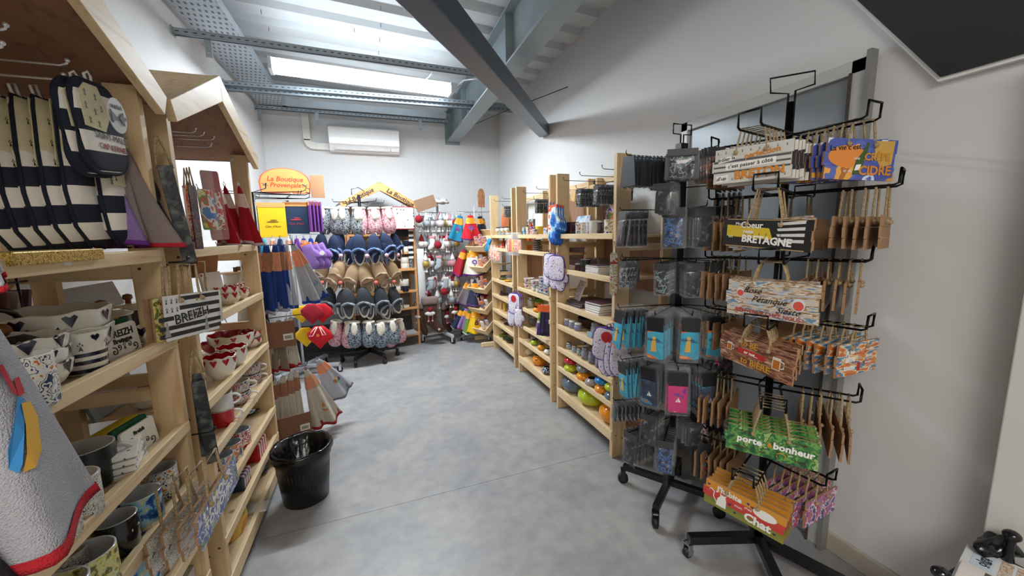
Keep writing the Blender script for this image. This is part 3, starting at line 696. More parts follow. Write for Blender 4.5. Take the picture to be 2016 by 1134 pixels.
ux,uy=math.cos(math.radians(-23)),math.sin(math.radians(-23))
pt=lambda x,z:(x*ux,x*uy,z)
G().tube([pt(-.012,1.70),pt(-.012,1.89),pt(-.075,1.895),pt(-.08,1.945),pt(.075,1.965),pt(.078,1.92),pt(.012,1.90),pt(.012,1.70)],.0035,6).obj('header_bracket',blackm,rack)
tiers=[(1.735,[194,273,20,110]),(1.53,[205,290,20,110]),(1.285,[211,295,20,112]),(1.06,[205,285,20,105]),(.775,[219,305,20,120]),(.475,[204,278,20,112])]
FRZ={0:-68,1:-86,2:-80,3:-92,4:-52,5:-70}; FLEN={0:.285,1:.275,2:.27,3:.275,4:.27,5:.28}; ALEN={0:.24,1:.30,2:.25,3:.27,4:.26,5:.22}
TN=['top','second','third','fourth','fifth','bottom']
AN=['front','right','rear','left']
def deco_text(lines):
    def f(t):
        for (s_,size,mt,x,z,*r) in lines: text(t,s_,size,mt,x,z,-.0053,*(r or []))
    return f
def erms(n,w_,zs,s=.007,skip=None,mt=None):
    def f(t):
        g=G()
        for z in zs:
            for i in range(n): erm(g,-w_/2+w_*(i+.5)/n,z,s,-.0036)
        g.obj('ermine_pattern',mt or BK,t)
    return f
def D(*fs):
    def f(t):
        for q in fs: q(t)
    return f
def shp(name,m_,fn,y=None):
    def f(t):
        g=G(); fn(g); g.obj(name,m_,t)
    return f
YS=-.0036
def glassw(x,z,s):
    return D(shp('wine_glass',C('D8DADF',.3),lambda g:g.prism(ell(s,s*1.15,18,x,z),YS-.0004,YS,'y').prism(rect(s*.16,s*1.5,0,cx=x,cz=z-s*1.7),YS-.0004,YS,'y').prism(ell(s*.7,s*.15,12,x,z-s*2.4),YS-.0004,YS,'y')),
             shp('wine',C('D8564A',.4),lambda g:g.prism(ell(s*.8,s*.8,16,x,z-s*.15),YS-.0009,YS-.0004,'y')))
def beer(x,z,s):
    return D(shp('beer_mug',C('D9D2C4',.3),lambda g:g.prism(rect(s*1.7,s*2.5,.002,2,x,z),YS-.0004,YS,'y').tube([(x+s*.8,YS,z+s*.8),(x+s*1.5,YS,z+s*.6),(x+s*1.5,YS,z-s*.5),(x+s*.8,YS,z-s*.8)],s*.15,5)),
             shp('beer',C('B5661C',.4),lambda g:g.prism(rect(s*1.3,s*1.8,0,1,x,z-s*.2),YS-.0009,YS-.0004,'y')))
grS=C('55585C',.5); OR=C('D98B2E',.45)
signs_front={
 (0,0):('white striped sign with ermine marks lettered in gold, top front arm',C('CFCDC6',.45,coat=.2),.235,.118,
   D(erms(9,.23,(-.014,-.105),.0055),shp('grey_stripes',grS,lambda g:g.box(-.115,.115,YS,YS+.0002,-.047,-.040).box(-.115,.115,YS,YS+.0002,-.064,-.058).box(-.115,.115,YS,YS+.0002,-.081,-.075)),
     shp('white_panel',WH,lambda g:g.prism([(-.075,-.072),(.075,-.066),(.075,-.046),(-.075,-.052)],YS-.0003,YS,'y').prism([(-.10,-.047),(-.045,-.04),(-.045,-.024),(-.10,-.031)],YS-.0003,YS,'y').prism([(-.105,-.112),(-.065,-.110),(-.065,-.088),(-.105,-.09)],YS-.0003,YS,'y')),
     deco_text([('frôler la',.017,BK,-.073,-.035,.1),('perfection',.025,OR,.035,-.028,.1,0,.0006),("c'est passer à côté",.018,BK,0,-.059,.04),("d'un",.018,BK,-.085,-.1,.05),('BRETON',.038,OR,.028,-.092,.04,0,.0012)]))),
 (0,1):('blue sign with a crêpe and a cider bottle, top right arm',P_crepe,.245,.128,
   D(shp('crepe_shape',C('E08A3C',.5),lambda g:g.prism(ell(.066,.034,22,-.045,-.055),YS-.0004,YS,'y')),
     shp('orange_paper',C('CBA04E',.5),lambda g:g.prism([(.045,-.005),(.115,-.003),(.112,-.075),(.075,-.085),(.05,-.05)],YS-.0003,YS,'y')),
     shp('cider_bottle',C('3F5A2A',.3),lambda g:g.prism([(-.022,-.112),(.008,-.108),(.014,-.07),(.022,-.04),(.026,-.012),(.018,-.010),(.006,-.04),(-.014,-.066)],YS-.0008,YS-.0004,'y')),
     shp('bottle_label',WH,lambda g:g.prism([(-.016,-.098),(.002,-.096),(.006,-.078),(-.011,-.080)],YS-.0012,YS-.0008,'y')),
     deco_text([("La vie c'est :",.024,BK,-.05,-.028,.08),('CRÊPE',.032,GOLD,.058,-.055,.02,0,.001),('une',.014,WH,-.012,-.06),('et du',.014,WH,-.04,-.10),('CIDRE',.040,OR,.055,-.098,.02,0,.0012)]))),
 (1,0):('black and yellow sign with stripes lettered in white, second tier front arm',C('1E1C1C',.45),.30,.10,
   D(shp('yellow_field',C('D9B92A',.5),lambda g:g.prism([(-.132,-.022),(.02,-.030),(.035,-.068),(-.132,-.062)],YS-.0004,YS,'y')),
     shp('sand_border',C('B89A6A',.6),lambda g:g.box(-.133,.133,YS-.0003,YS,-.004,-.0015).box(-.133,.133,YS-.0003,YS,-.098,-.095)),
     shp('flag_stripes',C('D6D6D4',.5),lambda g:[g.prism([(.045,-.012-.018*i),(.13,-.002-.020*i),(.13,-.012-.020*i),(.05,-.020-.018*i)],YS-.0004,YS,'y') for i in range(4)]),
     erms(6,.14,(-.052,),.006),
     deco_text([('Mon',.016,WH,-.085,-.018),('Coeur',.030,WH,-.04,-.022,0,0,.0006),('reste',.018,WH,-.05,-.044,0,0,.0004),('en',.018,WH,-.115,-.062),('BRETAGNE',.034,WH,.012,-.072,-.04,0,.0012)]))),
 (2,0):('weathered plank sign with wine glasses, third tier front arm',P_wood,.29,.128,
   D(glassw(-.095,-.045,.014),glassw(.09,-.07,.019),
     deco_text([('Rosé',.030,BK,-.055,-.035,-.03,.5),('Pétanque',.030,BK,0,-.066,-.02,.5),('Sieste',.030,BK,.06,-.095,-.02,.5),('BIENVENUE CHEZ NOUS !',.019,RD,0,-.113,-.06)]))),
 (3,0):('brown plank sign with beer mugs, fourth tier front arm',P_brown,.285,.105,
   D(beer(-.10,-.05,.012),beer(.085,-.05,.017),shp('red_bar',C('B5261E',.5),lambda g:g.prism(rect(.105,.02,0,1,-.01,-.052),YS-.0005,YS,'y')),
     deco_text([('to BE',.030,GOLD,-.02,-.022,0,0,.0008),('or not...',.017,WH,-.01,-.052,0,0,.0003),('to BIÈRE',.032,GOLD,.01,-.084,-.02,0,.0008)]))),
 (3,1):('orange and blue plank sign with white lettering, fourth tier right arm',P_ocean,.26,.115,
   D(shp('red_patch',C('B8261E',.5),lambda g:g.prism(rect(.05,.014,0,1,.07,-.078),YS-.0005,YS,'y').prism(rect(.02,.03,.004,2,.012,-.088),YS-.0005,YS,'y')),
     deco_text([('Je les',.024,WH,-.055,-.03,0,0,.0006),('aime',.032,WH,-.05,-.055,0,0,.001),('toutes',.028,WH,-.05,-.085,0,0,.0008),('BLONDE',.012,WH,.07,-.03),('BRUNE',.014,WH,.07,-.055),('ROUSSE',.012,WH,.07,-.078)]))),
 (4,0):('green clover plank sign lettered in white, fifth tier front arm',P_green,.275,.10,
   D(shp('horseshoe',C('C9A63A',.4,.4),lambda g:g.tube([(.035+.013*math.cos(a),YS-.001,-.078+.011*math.sin(a)) for a in [math.radians(-50+280*i/12) for i in range(13)]],.0022,5)),
     deco_text([('chance',.013,C('6A2A2A'),-.075,-.016),('bonheur',.012,C('6A2A2A'),.085,-.018),('porte',.034,WH,-.062,-.047,-.02,0,.0012),('&',.024,GOLD,.0,-.047,0,0,.001),('bonheur',.034,WH,.068,-.047,-.02,0,.0012),('prospérité',.012,C('6A2A2A'),-.085,-.080),('joie',.012,C('6A2A2A'),-.02,-.080),('succès',.012,C('6A2A2A'),.09,-.083)]))),
 (5,0):('red and orange cat sign lettered in white, bottom tier front arm',P_chat,.275,.105,
   D(shp('sitting_cat',WH,lambda g:g.prism([(-.088,-.092),(-.052,-.092),(-.052,-.062),(-.056,-.046),(-.053,-.036),(-.060,-.041),(-.070,-.041),(-.077,-.036),(-.075,-.048),(-.084,-.062)],YS-.0005,YS,'y').tube([(-.088,YS,-.08),(-.10,YS,-.06),(-.098,YS,-.04),(-.112,YS,-.032),(-.116,YS,-.042)],.002,5)),
     shp('sleeping_cat',WH,lambda g:g.prism(ell(.038,.018,20,.075,-.034),YS-.0005,YS,'y').prism(ell(.013,.010,12,.052,-.030),YS-.0009,YS-.0005,'y')),
     shp('small_hearts',C('3A2A5A'),lambda g:[heart(g,x,z,.005,YS) for x,z in ((.02,-.020),(.034,-.026),(-.02,-.085),(-.04,-.062),(.11,-.085),(-.12,-.02))]),
     deco_text([("J'habite",.030,WH,-.045,-.022,-.02,0,.001),('chez',.014,WH,.022,-.040),('mon',.015,WH,-.01,-.052),('Chat',.044,WH,.055,-.075,-.02,0,.0018)]))),
 (5,1):('violet and pink sign, outermost on the bottom right arm',P_violet,.22,.10,None),
}
backs={0:(P_erm,P_crepe,mdf,mdf),1:(P_wood,mdf,mdf,mdf),2:(P_wood,P_brown,mdf,mdf),3:(P_brown,P_ocean,mdf,mdf),4:(P_green,mdf,mdf,mdf),5:(P_chat,P_violet,mdf,mdf)}
counts={(0,0):6,(0,1):8,(0,3):3,(1,0):4,(1,1):5,(1,3):5,(2,0):4,(2,1):6,(2,3):5,(3,0):5,(3,1):7,(3,3):4,(4,0):6,(4,1):6,(4,3):5,(5,0):5,(5,1):7,(5,3):6,(1,2):3,(3,2):3}
drop={0:.06,1:.10,2:.065,3:.052,4:.09,5:.06}
for ti,(tz,angs) in enumerate(tiers):
    for ai,ang in enumerate(angs):
        a=math.radians(ang); rz=a+PI/2   # local -y points along the arm
        Lm=FLEN[ti] if ai==0 else ALEN[ti] if ai==1 else .25
        sz=math.radians(FRZ[ti]) if ai==0 else (math.radians(-15) if ai==1 and ti==0 else math.radians(5) if ai==1 and ti==3 else rz)
        o=loop_arm('',Lm); o.parent=rack; o.location=(0,0,tz); o.rotation_euler=(0,0,rz)
        n=counts.get((ti,ai),0)
        for k in range(n):
            d=Lm-.012-.028*k*(1 if n<8 else .9)
            if d<.045: break
            p=V(SC[0]+d*math.cos(a),SC[1]+d*math.sin(a),tz-drop[ti]+.004-.0*k)
            jr=sz+rnd.uniform(-.05,.05)
            if k==0 and (ti,ai) in signs_front:
                lb,fc,w_,h,dc=signs_front[(ti,ai)]
                o=sign(lb,fc,w_,h,rope=drop[ti],deco=dc); o.location=p; o.rotation_euler=(rnd.uniform(-.04,.04),(.0,.06,-.02,.07,.03,.06)[ti] if ai==0 else .04,sz)
            else:
                fc=backs[ti][ai]
                key=('sign',ti,ai if ai<2 else 2)
                w_,h=((.235,.118) if ti==0 else (.275,.105)) if ai<2 else ((.20,.12) if ti%2 else (.22,.11))
                lb=f'plank sign {NUM[k]} from the tip of the {AN[ai]} arm, {TN[ti]} tier of the sign rack'
                proto(key,lambda:sign(lb,fc,w_,h,rope=drop[ti],edge=mdf if ai<2 else C('9E7A56',.8)),p,(rnd.uniform(-.03,.03),rnd.uniform(-.05,.05),jr),lb,f'rope signs on the {AN[ai]} arm of the {TN[ti]} tier')
# ================= KEYRING RACK =================
KC=(1.37,1.47)
kr=thing('keyring_rack','black wheeled spinner rack of keyrings and socks beside the pine shelf','display rack',(KC[0],KC[1],0))
base_star(kr,.24,.10,(125,215,35,305),black,.032,.03,wr=.028)
G().box(-.02,.02,-.02,.02,.09,1.80).obj('pole',black,kr,bevel=.003)
G().tube([(-.008,0,1.78),(-.008,0,1.84),(-.052,0,1.842),(-.052,0,1.885),(.052,0,1.885),(.052,0,1.842),(.008,0,1.84),(.008,0,1.78)],.0035,6).obj('header_bracket',blackm,kr)
hook_head=C('1B1C20',.45); 
sockP=[PAT('turquoise lighthouse sock',[(0,'1E5F7A'),(.38,'2FA3C2'),(.5,'35AECB'),(.58,'E0702A'),(.66,'F2A05A')],9,'noise',.8,stretch=(1,1,2.5)),
       PAT('pink boat sock',[(0,'7A3A90'),(.36,'D42A7A'),(.62,'E0358A'),(.68,'F2A82A')],22,'noise',.8),
       PAT('navy sailor sock',[(0,'16203A'),(.45,'1F3A5E'),(.55,'2A90B0'),(.65,'C8642A')],12,'noise',.8,stretch=(1,1,2))]
keyP=[PAT('silver keyring',[(0,'1E2024'),(.45,'4A4E54'),(.52,'B8BCC0'),(.56,'2E6A72'),(.62,'141518')],46,'noise',.25,.4),
      PAT('copper keyring',[(0,'17181B'),(.5,'7A3E2A'),(.56,'B5694A'),(.62,'4A2A2A')],40,'noise',.3,.4),
      PAT('blue keyring',[(0,'141C34'),(.42,'2A4C86'),(.5,'4A80B8'),(.54,'1C2A40'),(.62,'A8B0B8'),(.66,'A0482A')],40,'noise',.3,.4),
      PAT('dark keyring',[(0,'0E0F12'),(.52,'2A2C33'),(.6,'6A6E78'),(.66,'16171B')],40,'noise',.3,.4),
      PAT('red blue keyring',[(0,'1E2A5A'),(.42,'B83A3A'),(.5,'E8DCD0'),(.56,'3A62B0'),(.64,'8A2A3A')],40,'noise',.3,.4)]
bagc=CLEAR('clear cello bag',.045,'E8ECF0',.06)
#  tier z, [(angle, n, kind, w, h, length)]
K_=[(1.735,[(180,10,'board',.10,.13),(228,8,'key0',.13,.12),(258,6,'key1',.09,.14),(285,8,'dark',.085,.12),(330,5,'dark',.085,.12),(130,5,'key3',.09,.12),(75,4,'dark',.09,.12)]),
    (1.60,[(215,5,'dark',.09,.13),(300,5,'key1',.085,.14)]),
    (1.50,[(172,6,'dark',.08,.17),(222,8,'key2',.10,.17),(250,6,'dark',.085,.17),(278,6,'key4',.075,.15),(325,4,'dark',.08,.14)]),
    (1.27,[(175,4,'key0',.06,.13),(215,7,'key0',.07,.14),(243,6,'dark',.08,.15),(270,4,'charm',.065,.13),(320,5,'dark',.08,.15),(130,4,'dark',.08,.13)]),
    (1.045,[(172,7,'sock0',.085,.20),(212,10,'sock0',.085,.20),(242,8,'sock0',.085,.20),(268,5,'sock0',.095,.19),(312,8,'sock0',.085,.19)]),
    (.80,[(178,9,'sock0',.08,.19),(203,9,'sock2',.085,.20),(232,8,'sock1',.095,.20),(262,7,'sock2',.085,.20),(292,9,'sock2',.085,.20),(330,3,'sock1',.08,.18)]),
    (.565,[(165,8,'dark',.075,.11),(205,5,'key3',.08,.14),(250,6,'dark',.08,.12),(300,6,'dark',.08,.13)]),
    (.46,[(190,9,'key3',.085,.16),(222,8,'key2',.085,.16),(262,4,'charm',.07,.17),(310,5,'key4',.08,.15),(345,4,'key4',.08,.13)])]
KT=['top','upper second','second','third','fourth','fifth','upper bottom','bottom']
KD={'board':'thermometer board','key0':'silver keyring pack','key1':'copper keyring pack','key2':'blue keyring pack','key3':'green keyring pack','key4':'red and blue keyring pack','dark':'dark keyring card','charm':'charm keyring card','sock0':'turquoise sock pack','sock1':'pink sock pack','sock2':'navy and turquoise sock pack'}
def side(ang):
    return {0:'far right',1:'rear',2:'left',3:'front'}[0] if ang>=320 else ('front right' if ang>=285 else 'front' if ang>=240 else 'front left' if ang>=200 else 'left' if ang>=150 else 'rear left' if ang>110 else 'rear')
def mkpack(kind,w_,h):
    t=thing('keyring_pack' if not kind.startswith('sock') else 'sock_pack','x','keyring' if not kind.startswith('sock') else 'socks')
    if kind=='board':
        G().prism([(-w_/2,-h),(w_/2,-h),(w_*.36,0),(-w_*.36,0)],-.003,.003,'y',1,0).obj('card',[PAT('blue souvenir card',[(0,'24303C'),(.42,'4A6478'),(.52,'B8C8D0'),(.58,'33404C')],50,'noise',.3,.3) if False else C('2A2F35',.4),C('2E3338',.4)],t); return t
    if kind.startswith('sock'):
        m_=sockP[int(kind[-1])]
        G().pillow([(x,z-h/2) for x,z in rect(w_*1.12,h*1.1,.004,2)],.016,rings=((1,.05),(.94,.6),(.8,1))).obj('sleeve',bagc,t)
        G().pillow([(x,z-h*.58) for x,z in rect(w_*.84,h*.78,.008,2)],.012,rings=((1,.4),(.92,1))).obj('sock',m_,t)
        G().prism(rect(w_*.86,h*.30,0,cz=-h*.2),-.0085,-.0078,'y').obj('header_card',hook_head,t)
        g=G()
        if kind=='sock0': g.prism([(-.018,-h*.8),(.006,-h*.8),(.004,-h*.55),(-.012,-h*.55)],-.0075,-.007,'y').prism(ell(.008,.008,10,-.004,-h*.5),-.0075,-.007,'y')
        else: g.prism([(0,-h*.72),(.012,-h*.72),(.001,-h*.6)],-.0075,-.007,'y').prism([(-.002,-h*.72),(-.010,-h*.72),(-.002,-h*.64)],-.0075,-.007,'y')
        g.obj('motif',C('E0B03A',.6) if kind=='sock0' else WH,t)
    elif kind=='charm':
        G().prism(rect(w_,h,.003,1,cz=-h/2),-.001,.001,'y').obj('card',hook_head,t)
        G().tube([(.0+.014*math.cos(a),-.004,-h*.36+.014*math.sin(a)) for a in [2*PI*i/12 for i in range(12)]],.0022,5,closed=True).obj('split_ring',chrome,t)
        g=G()
        for i,(x,z,q) in enumerate([(-.012,-.5,0),(.012,-.52,1),(.002,-.6,2),(-.012,-.68,3),(.010,-.72,0),(.0,-.82,1)]): g.ball((x,-.006,h*z),.008,q,n=8)
        g.obj('charms',[C('C8283A',.3),C('E8762A',.3),C('3AA6C8',.3),C('8A3A8A',.3)],t)
        G().pillow([(x,z-h/2) for x,z in rect(w_*1.05,h*1.03,.003,2)],.014,rings=((1,.05),(.9,1))).obj('sleeve',bagc,t)
    else:
        m_=keyP[3] if kind=='dark' else keyP[min(4,int(kind[-1]))]
        G().prism(rect(w_*.9,h*.22,.002,1,cz=-h*.11),-.0012,.0012,'y').obj('header_card',hook_head,t)
        G().pillow([(x,z-h*.6) for x,z in rect(w_*.7,h*.7,.006,2)],.009,rings=((1,.3),(.85,1))).obj('keyring',m_,t)
        G().pillow([(x,z-h/2) for x,z in rect(w_,h,.003,2)],.012,rings=((1,.05),(.9,1))).obj('sleeve',bagc,t)
    return t
for ti,(tz,arms) in enumerate(K_):
    for ang,n,kind,w_,h in arms:
        a=math.radians(ang); rz=a+PI/2; Lm=.30 if ang in (180,172,175,178,165,190,215,212) else .26
        rl=tz
        o=G().tube([(0,0,0),(0,-Lm,0),(0,-Lm-.006,.012),(0,-Lm-.004,.02)],.0025,6).obj('hook',blackm,kr); o.location=(0,0,rl); o.rotation_euler=(0,0,rz)
        if n>0: G().tube([(0,-Lm+.02,0)],.003,6) if False else None
        for k in range(n):
            d=Lm-.01-.021*k
            if d<.06: break
            lb=f'{KD[kind]}, {NUM[k]} from the tip, {side(ang)} hook of the {KT[ti]} tier of the black spinner'
            lb=' '.join(lb.split()[:16])
            p=V(KC[0]+d*math.cos(a),KC[1]+d*math.sin(a),tz-.004)
            proto(('pack',kind,w_,h),lambda:mkpack(kind,w_,h),p,(rnd.uniform(-.12,.06),rnd.uniform(-.04,.04),rz+rnd.uniform(-.08,.08)),lb,f'{KD[kind]}s on the {side(ang)} hook of the {KT[ti]} tier')
# ================= RIGHT BAYS: CONTENTS =================
def onR(px,py,d,h): p=at(px,py,'X',1.31+d); return V(p.x,p.y,h-.0135)
def onL(px,py,d,h): p=at(px,py,'X',-.61-d); return V(p.x,p.y,h-.0135)
def place(o,loc,rz=0,group=None):
    o.location=loc; o.rotation_euler=(0,0,rz) if not isinstance(rz,(tuple,list)) else rz
    if group:o['group']=group
    return o
hA=RH;hB=RHB; FR=-PI/2   # front of things faces the aisle (-x): local -y -> world -x
cols={'red':'C3182C','lime':'B9C81E','grey':'7E7C7C','orange':'EE9414','taupe':'9A918C','blue':'1F7FC2','slate':'5C6C7A'}
big=[('slate',1133,779,.118,.105,'blue grey glossy pot, largest pot on the bottom shelf, left end'),('lime',1166,806,.115,.10,'lime green glossy pot in the middle of the bottom pot shelf'),('orange',1210,838,.112,.098,'orange glossy pot at the near end of the bottom pot shelf')]
for c,px,py,d,r,lb in big: place(pot('glazed_pot',lb,CER(cols[c]),r*1.08,.13),onR(px,py,d,hA[6]),0)
p_=onR(1248,850,.26,hA[6]); place(pot('glazed_pot','orange glossy pot behind the near post of the pot shelf',CER(cols['orange']),.07,.10),V(p_.x,1.985,p_.z))
row=[(1124,736,'lime','red'),(1149,750,'orange','grey'),(1166,763,'taupe',None),(1186,777,'orange','blue'),(1204,787,'slate','lime')]
for px,py,c1,c2 in row:
    p=onR(px,py,.052,hA[5]); 
    if c1=='slate': p.y=1.965
    place(pot('glazed_pot',f'small {c1} glossy pot standing on the upper pot shelf'+(f' under a {c2} one' if c2 else ''),CER(cols[c1]),.055,.058),p)
    if c2: place(pot('glazed_pot',f'small {c2} glossy pot stacked on a {c1} one on the upper pot shelf',CER(cols[c2]),.055,.056),p+V(0,0,.0595))
# shelf 5 (jars)
lav=PAT('dried lavender',[(0,'2E2440'),(.5,'5A4A7E'),(.6,'8A7AB0')],120,'noise',.8)
for i,px in enumerate((1120,1131,1141)): place(jar('spice_jar',f'tiny jar with pale contents, {NUM[i]} from the far post, above the pots',PAT('mixed herbs',[(0,'4A6A7A'),(.5,'8AA0A0'),(.6,'C8BEA0')],80,'noise',.8),chrome,.05,.022),onR(px,692+4*i,.07,hA[4]))
for i,px in enumerate((1152,1166,1180,1192)): place(jar('lavender_jar',f'purple lavender jar, {NUM[i]} of the row above the pots',lav,C('8E92A0',.3,.6),.082,.029),onR(px,705+8*i,.06,hA[4]))
for i in range(3): place(boxy('slim_box',f'tall grey box, {NUM[i]} of three behind the lavender jars','box',.05,.04,.13,C('8A8480',.6),bev=.002),onR(1150+i*12,690,.25,hA[4]),FR)
# shelf 4
for i,px in enumerate((1117,1127,1138)): place(jar('candle_jar',f'purple labelled jar with white lid, {NUM[i]} from the far post',C('4A3A8A',.4),white,.055,.03),onR(px,648+4*i,.07,hA[3]))
place(bowl('woven_basket','dark woven basket behind the purple jars',PAT('dark weave',[(0,'1E1712'),(.5,'3A2C22'),(.56,'5E4A36')],90,'noise',.8,stretch=(1,1,4)),C('241A14'),.10,.08,cat='basket'),onR(1163,655,.2,hA[3]))
place(jar('lavender_jar','large lavender jar with a pale blue tag beside the hanging gloves',lav,C('8E92A0',.3,.6),.105,.036),onR(1173,668,.08,hA[3]))
tg=boxy('price_tag','pale blue tag leaning on the large lavender jar','tag',.035,.002,.045,C('9CC6E0',.6),bev=0); place(tg,onR(1160,664,.035,hA[3]),(-.12,0,FR+.5))
# shelf 3: books and frames
place(boxy('lavender_book','book with a lavender field cover leaning at the far end of the shelf','book',.14,.014,.19,P_lav,C('D8D4CC'),bev=0),onR(1131,600,.10,hA[2])+V(0,0,.006),(-.38,0,FR-.25))
for i in range(3): place(book('picture_frame',f'flat grey framed print, {NUM[i]} from the bottom of the stack behind the leaning book',.20,.26,.014,C('A9A6A4',.5) if i<2 else C('3A3436',.4),P_dark,'picture frame'),onR(1158,608,.19,hA[2])+V(0,0,.0145*i),FR+.1*i)
for i in range(5): place(book('notebook',f'white paged notebook, {NUM[i]} from the bottom of the stack by the near post',.17,.21,.011+.002*(i%3),C('E4E2E0',.5) if i<4 else C('5A3A4A',.4)),onR(1190,622,.16,hA[2])+V(0,0,.0155*i),FR+.03*i)
# shelf 2
place(boxy('serving_tray','dark patterned tray with a red rim leaning at the back','tray',.26,.012,.18,P_dark,C('A8322E',.4),bev=.004),onR(1131,524,.3,hA[1]),(-.12,0,FR))
place(mug('mug','small dark mug in front of the patterned tray','mug',P_dark,C('E0DCD4',.3),.05,.028,-80),onR(1139,533,.09,hA[1]))
place(mug('mug','tall dark metal mug beside the stacked books','mug',C('3A3638',.35,.5),C('BFBFC0',.3,.6),.085,.036,None),onR(1152,530,.11,hA[1]))
place(boxy('metal_tin','wide tin box behind the stacked books','tin',.18,.13,.085,P_dark,C('8A8478',.4,.5),bev=.008),onR(1178,530,.26,hA[1]),FR)
for i in range(6): place(book('notebook',f'white notebook, {NUM[i]} from the bottom of the stack on the second shelf',.16,.20,.010,C('D8D6DA',.5) if i<5 else C('4A3A4A',.5)),onR(1190,543,.13,hA[1])+V(0,0,.0105*i),FR+.04*math.sin(i*2))
# shelf 1
M7=[(1125,'dark brown souvenir box at the far end of the mug row','box'),]
place(boxy('souvenir_box','dark brown souvenir box at the far end of the mug row','box',.10,.07,.10,P_dark,bev=.003),onR(1125,462,.09,hA[0]),FR)
for i,(px,mt,lb) in enumerate([(1142,P_prov,'mug with a yellow landscape beside the brown box'),(1152,P_bwf,'mug with a pale village drawing'),(1163,P_lav,'narrow mug printed with lavender')]):
    place(mug('mug',lb,'mug',mt,white,.09,.033,None),onR(px,462,.08,hA[0]))
place(mug('mug','cream mug with its large handle turned to the aisle','mug',C('D9D8D0',.2,coat=.3),white,.095,.042,20),onR(1172,463,.08,hA[0]),FR*0)
place(mug('mug','dark grey mug beside the cream mug','mug',P_dark,white,.085,.036,None),onR(1187,463,.1,hA[0]))
place(mug('mug','white mug with purple village print next to the near post','mug',prints('purple village',['7A5AA8','F2EFEA','F4F1EC','D8B07A','6E8A5A','F2EFEA'],30),white,.095,.04,None),onR(1202,464,.07,hA[0]))
def canvas(lb,m_,w_,h): return boxy('canvas_print',lb,'painting',w_,.018,h,m_,C('E4DED2'),bev=0)
place(canvas('landscape canvas with blue sky behind the mugs',P_sky,.22,.155),onR(1146,455,.28,hA[0])+V(0,0,.0),(-.12,0,FR))
place(canvas('tall canvas of an orange house and lavender by the near post',P_land,.15,.27),onR(1203,455,.26,hA[0]),(-.1,0,FR))
place(canvas('small orange and blue picture behind the brown box',PAT('sunset picture',[(0,'1F3A8A'),(.45,'E88A2A'),(.6,'F2B04A')],14,'noise',.4),.10,.09),onR(1123,458,.34,hA[0]),(-.1,0,FR))
o=boxy('magnet_board','dark board of small red souvenir magnets above the canvases','display board',.30,.02,.20,prints('magnet board',['2A1E22','3A2A30','A82A3A','2E2226','8A8078','33262C'],60),C('1E1A1A'),bev=0); place(o,V(1.70,2.46,1.50),FR)
# hooks and packs on top
topbar=lambda u,z,nm: G().box(0,u['W'],u['D']-.03,u['D'],z-.02,z+.02).obj('hook_rail',pineX,u['t'])
for u in (BA,BB,BC): topbar(u,1.80,'x')
packm=[PAT('souvenir pack',[(0,'15161A'),(.46,'4A4A52'),(.52,'C8CCD0'),(.58,'2A2B30'),(.66,'7A6A9A')],50,'noise',.2,.5)]
def packs(u,xs,z,ln,kinds,where,group):
    for hx_i,(x,n) in enumerate(xs):
        p=local(u,x,u['D']-.03,z); 
        for zz,tipn,l2 in ((z+.055,'upper',ln+.1),(z,'lower',ln)):
            lb=f'{tipn} wire hook, {NUM[hx_i]} from the far end, over the {where}'
            hookrod(V(p.x,p.y,zz),FR,l2,lb,.02,.0022,C('4A4A4E',.4,.6),group=f'wire hooks over the {where}')
        for k in range(n):
            q=V(p.x-ln+.01+.020*k,p.y,z-.004)
            lb=f'silver souvenir pack, {NUM[k]} on hook {NUM[hx_i]} over the {where}'
            o=proto(('spack',kinds),lambda:mkpack(kinds,.075,.13),q,(rnd.uniform(-.05,.05),rnd.uniform(-.05,.05),FR+rnd.uniform(-.1,.1)),lb,group)
packs(BA,[(.17,9),(.40,11),(.66,5)],1.715,.30,'key0','nearest right shelf','packs over the nearest right shelf')
packs(BB,[(.22,8),(.52,9)],1.715,.28,'key0','middle right shelf','packs over the middle right shelf')
packs(BC,[(.2,6),(.5,7)],1.72,.28,'key0','farthest right shelf','packs over the farthest right shelf')
place(boxy('wooden_block','small pale wooden box tilted over the middle right shelf','box',.09,.05,.09,C('D8B27A',.6),bev=.004),local(BB,.62,.30,1.665),(.0,.2,FR))
place(boxy('wooden_block','small pale wooden block at the far end above the nearest right shelf','box',.09,.05,.14,C('E0BE88',.6),bev=.004),local(BA,.06,.3,1.62),FR)
# hanging gloves between A and B
blg=PAT('blue lavender glove print',[(0,'1E4FA8'),(.4,'2F7AD0'),(.47,'A8D0EE'),(.53,'F2EFEA'),(.6,'E0603A'),(.68,'6A4AB0')],9,'noise',.8,detail=3)
vg=PAT('violet glove print',[(0,'7A5AB0'),(.36,'EDE8EE'),(.46,'B89AD8'),(.49,'F0ECEF'),(.56,'7A8A5A'),(.58,'F2EFF0'),(.66,'9A7AC8')],60,'noise',.8,detail=3)
VB=FAB('5A3E92')
def hang(o,px,py,x,rz,group=None,rx=0,ry=0):
    p=at(px,py,'X',x); o.location=p; o.rotation_euler=(rx,ry,rz); 
    if group:o['group']=group
    return o
for k in range(3): hang(mitt(f'blue and white lavender oven mitt, {NUM[k]} from the front, hung on the pine post',blg,FAB('2E6CB8'),th=.035,s=.98,cuff=C('E8622A',.7)),1090+2*k,404+1*k,1.285,FR+.12-.05*k,rx=0).location+=V(.02*k,.012*k,0)
for k in range(2): hang(holder(f'violet print pot holder, {NUM[k]} in the bunch under the blue mitts',vg,VB,.16,.18,tagc=None),1083+12*k,500+4*k,1.265,FR+.15+.2*k)
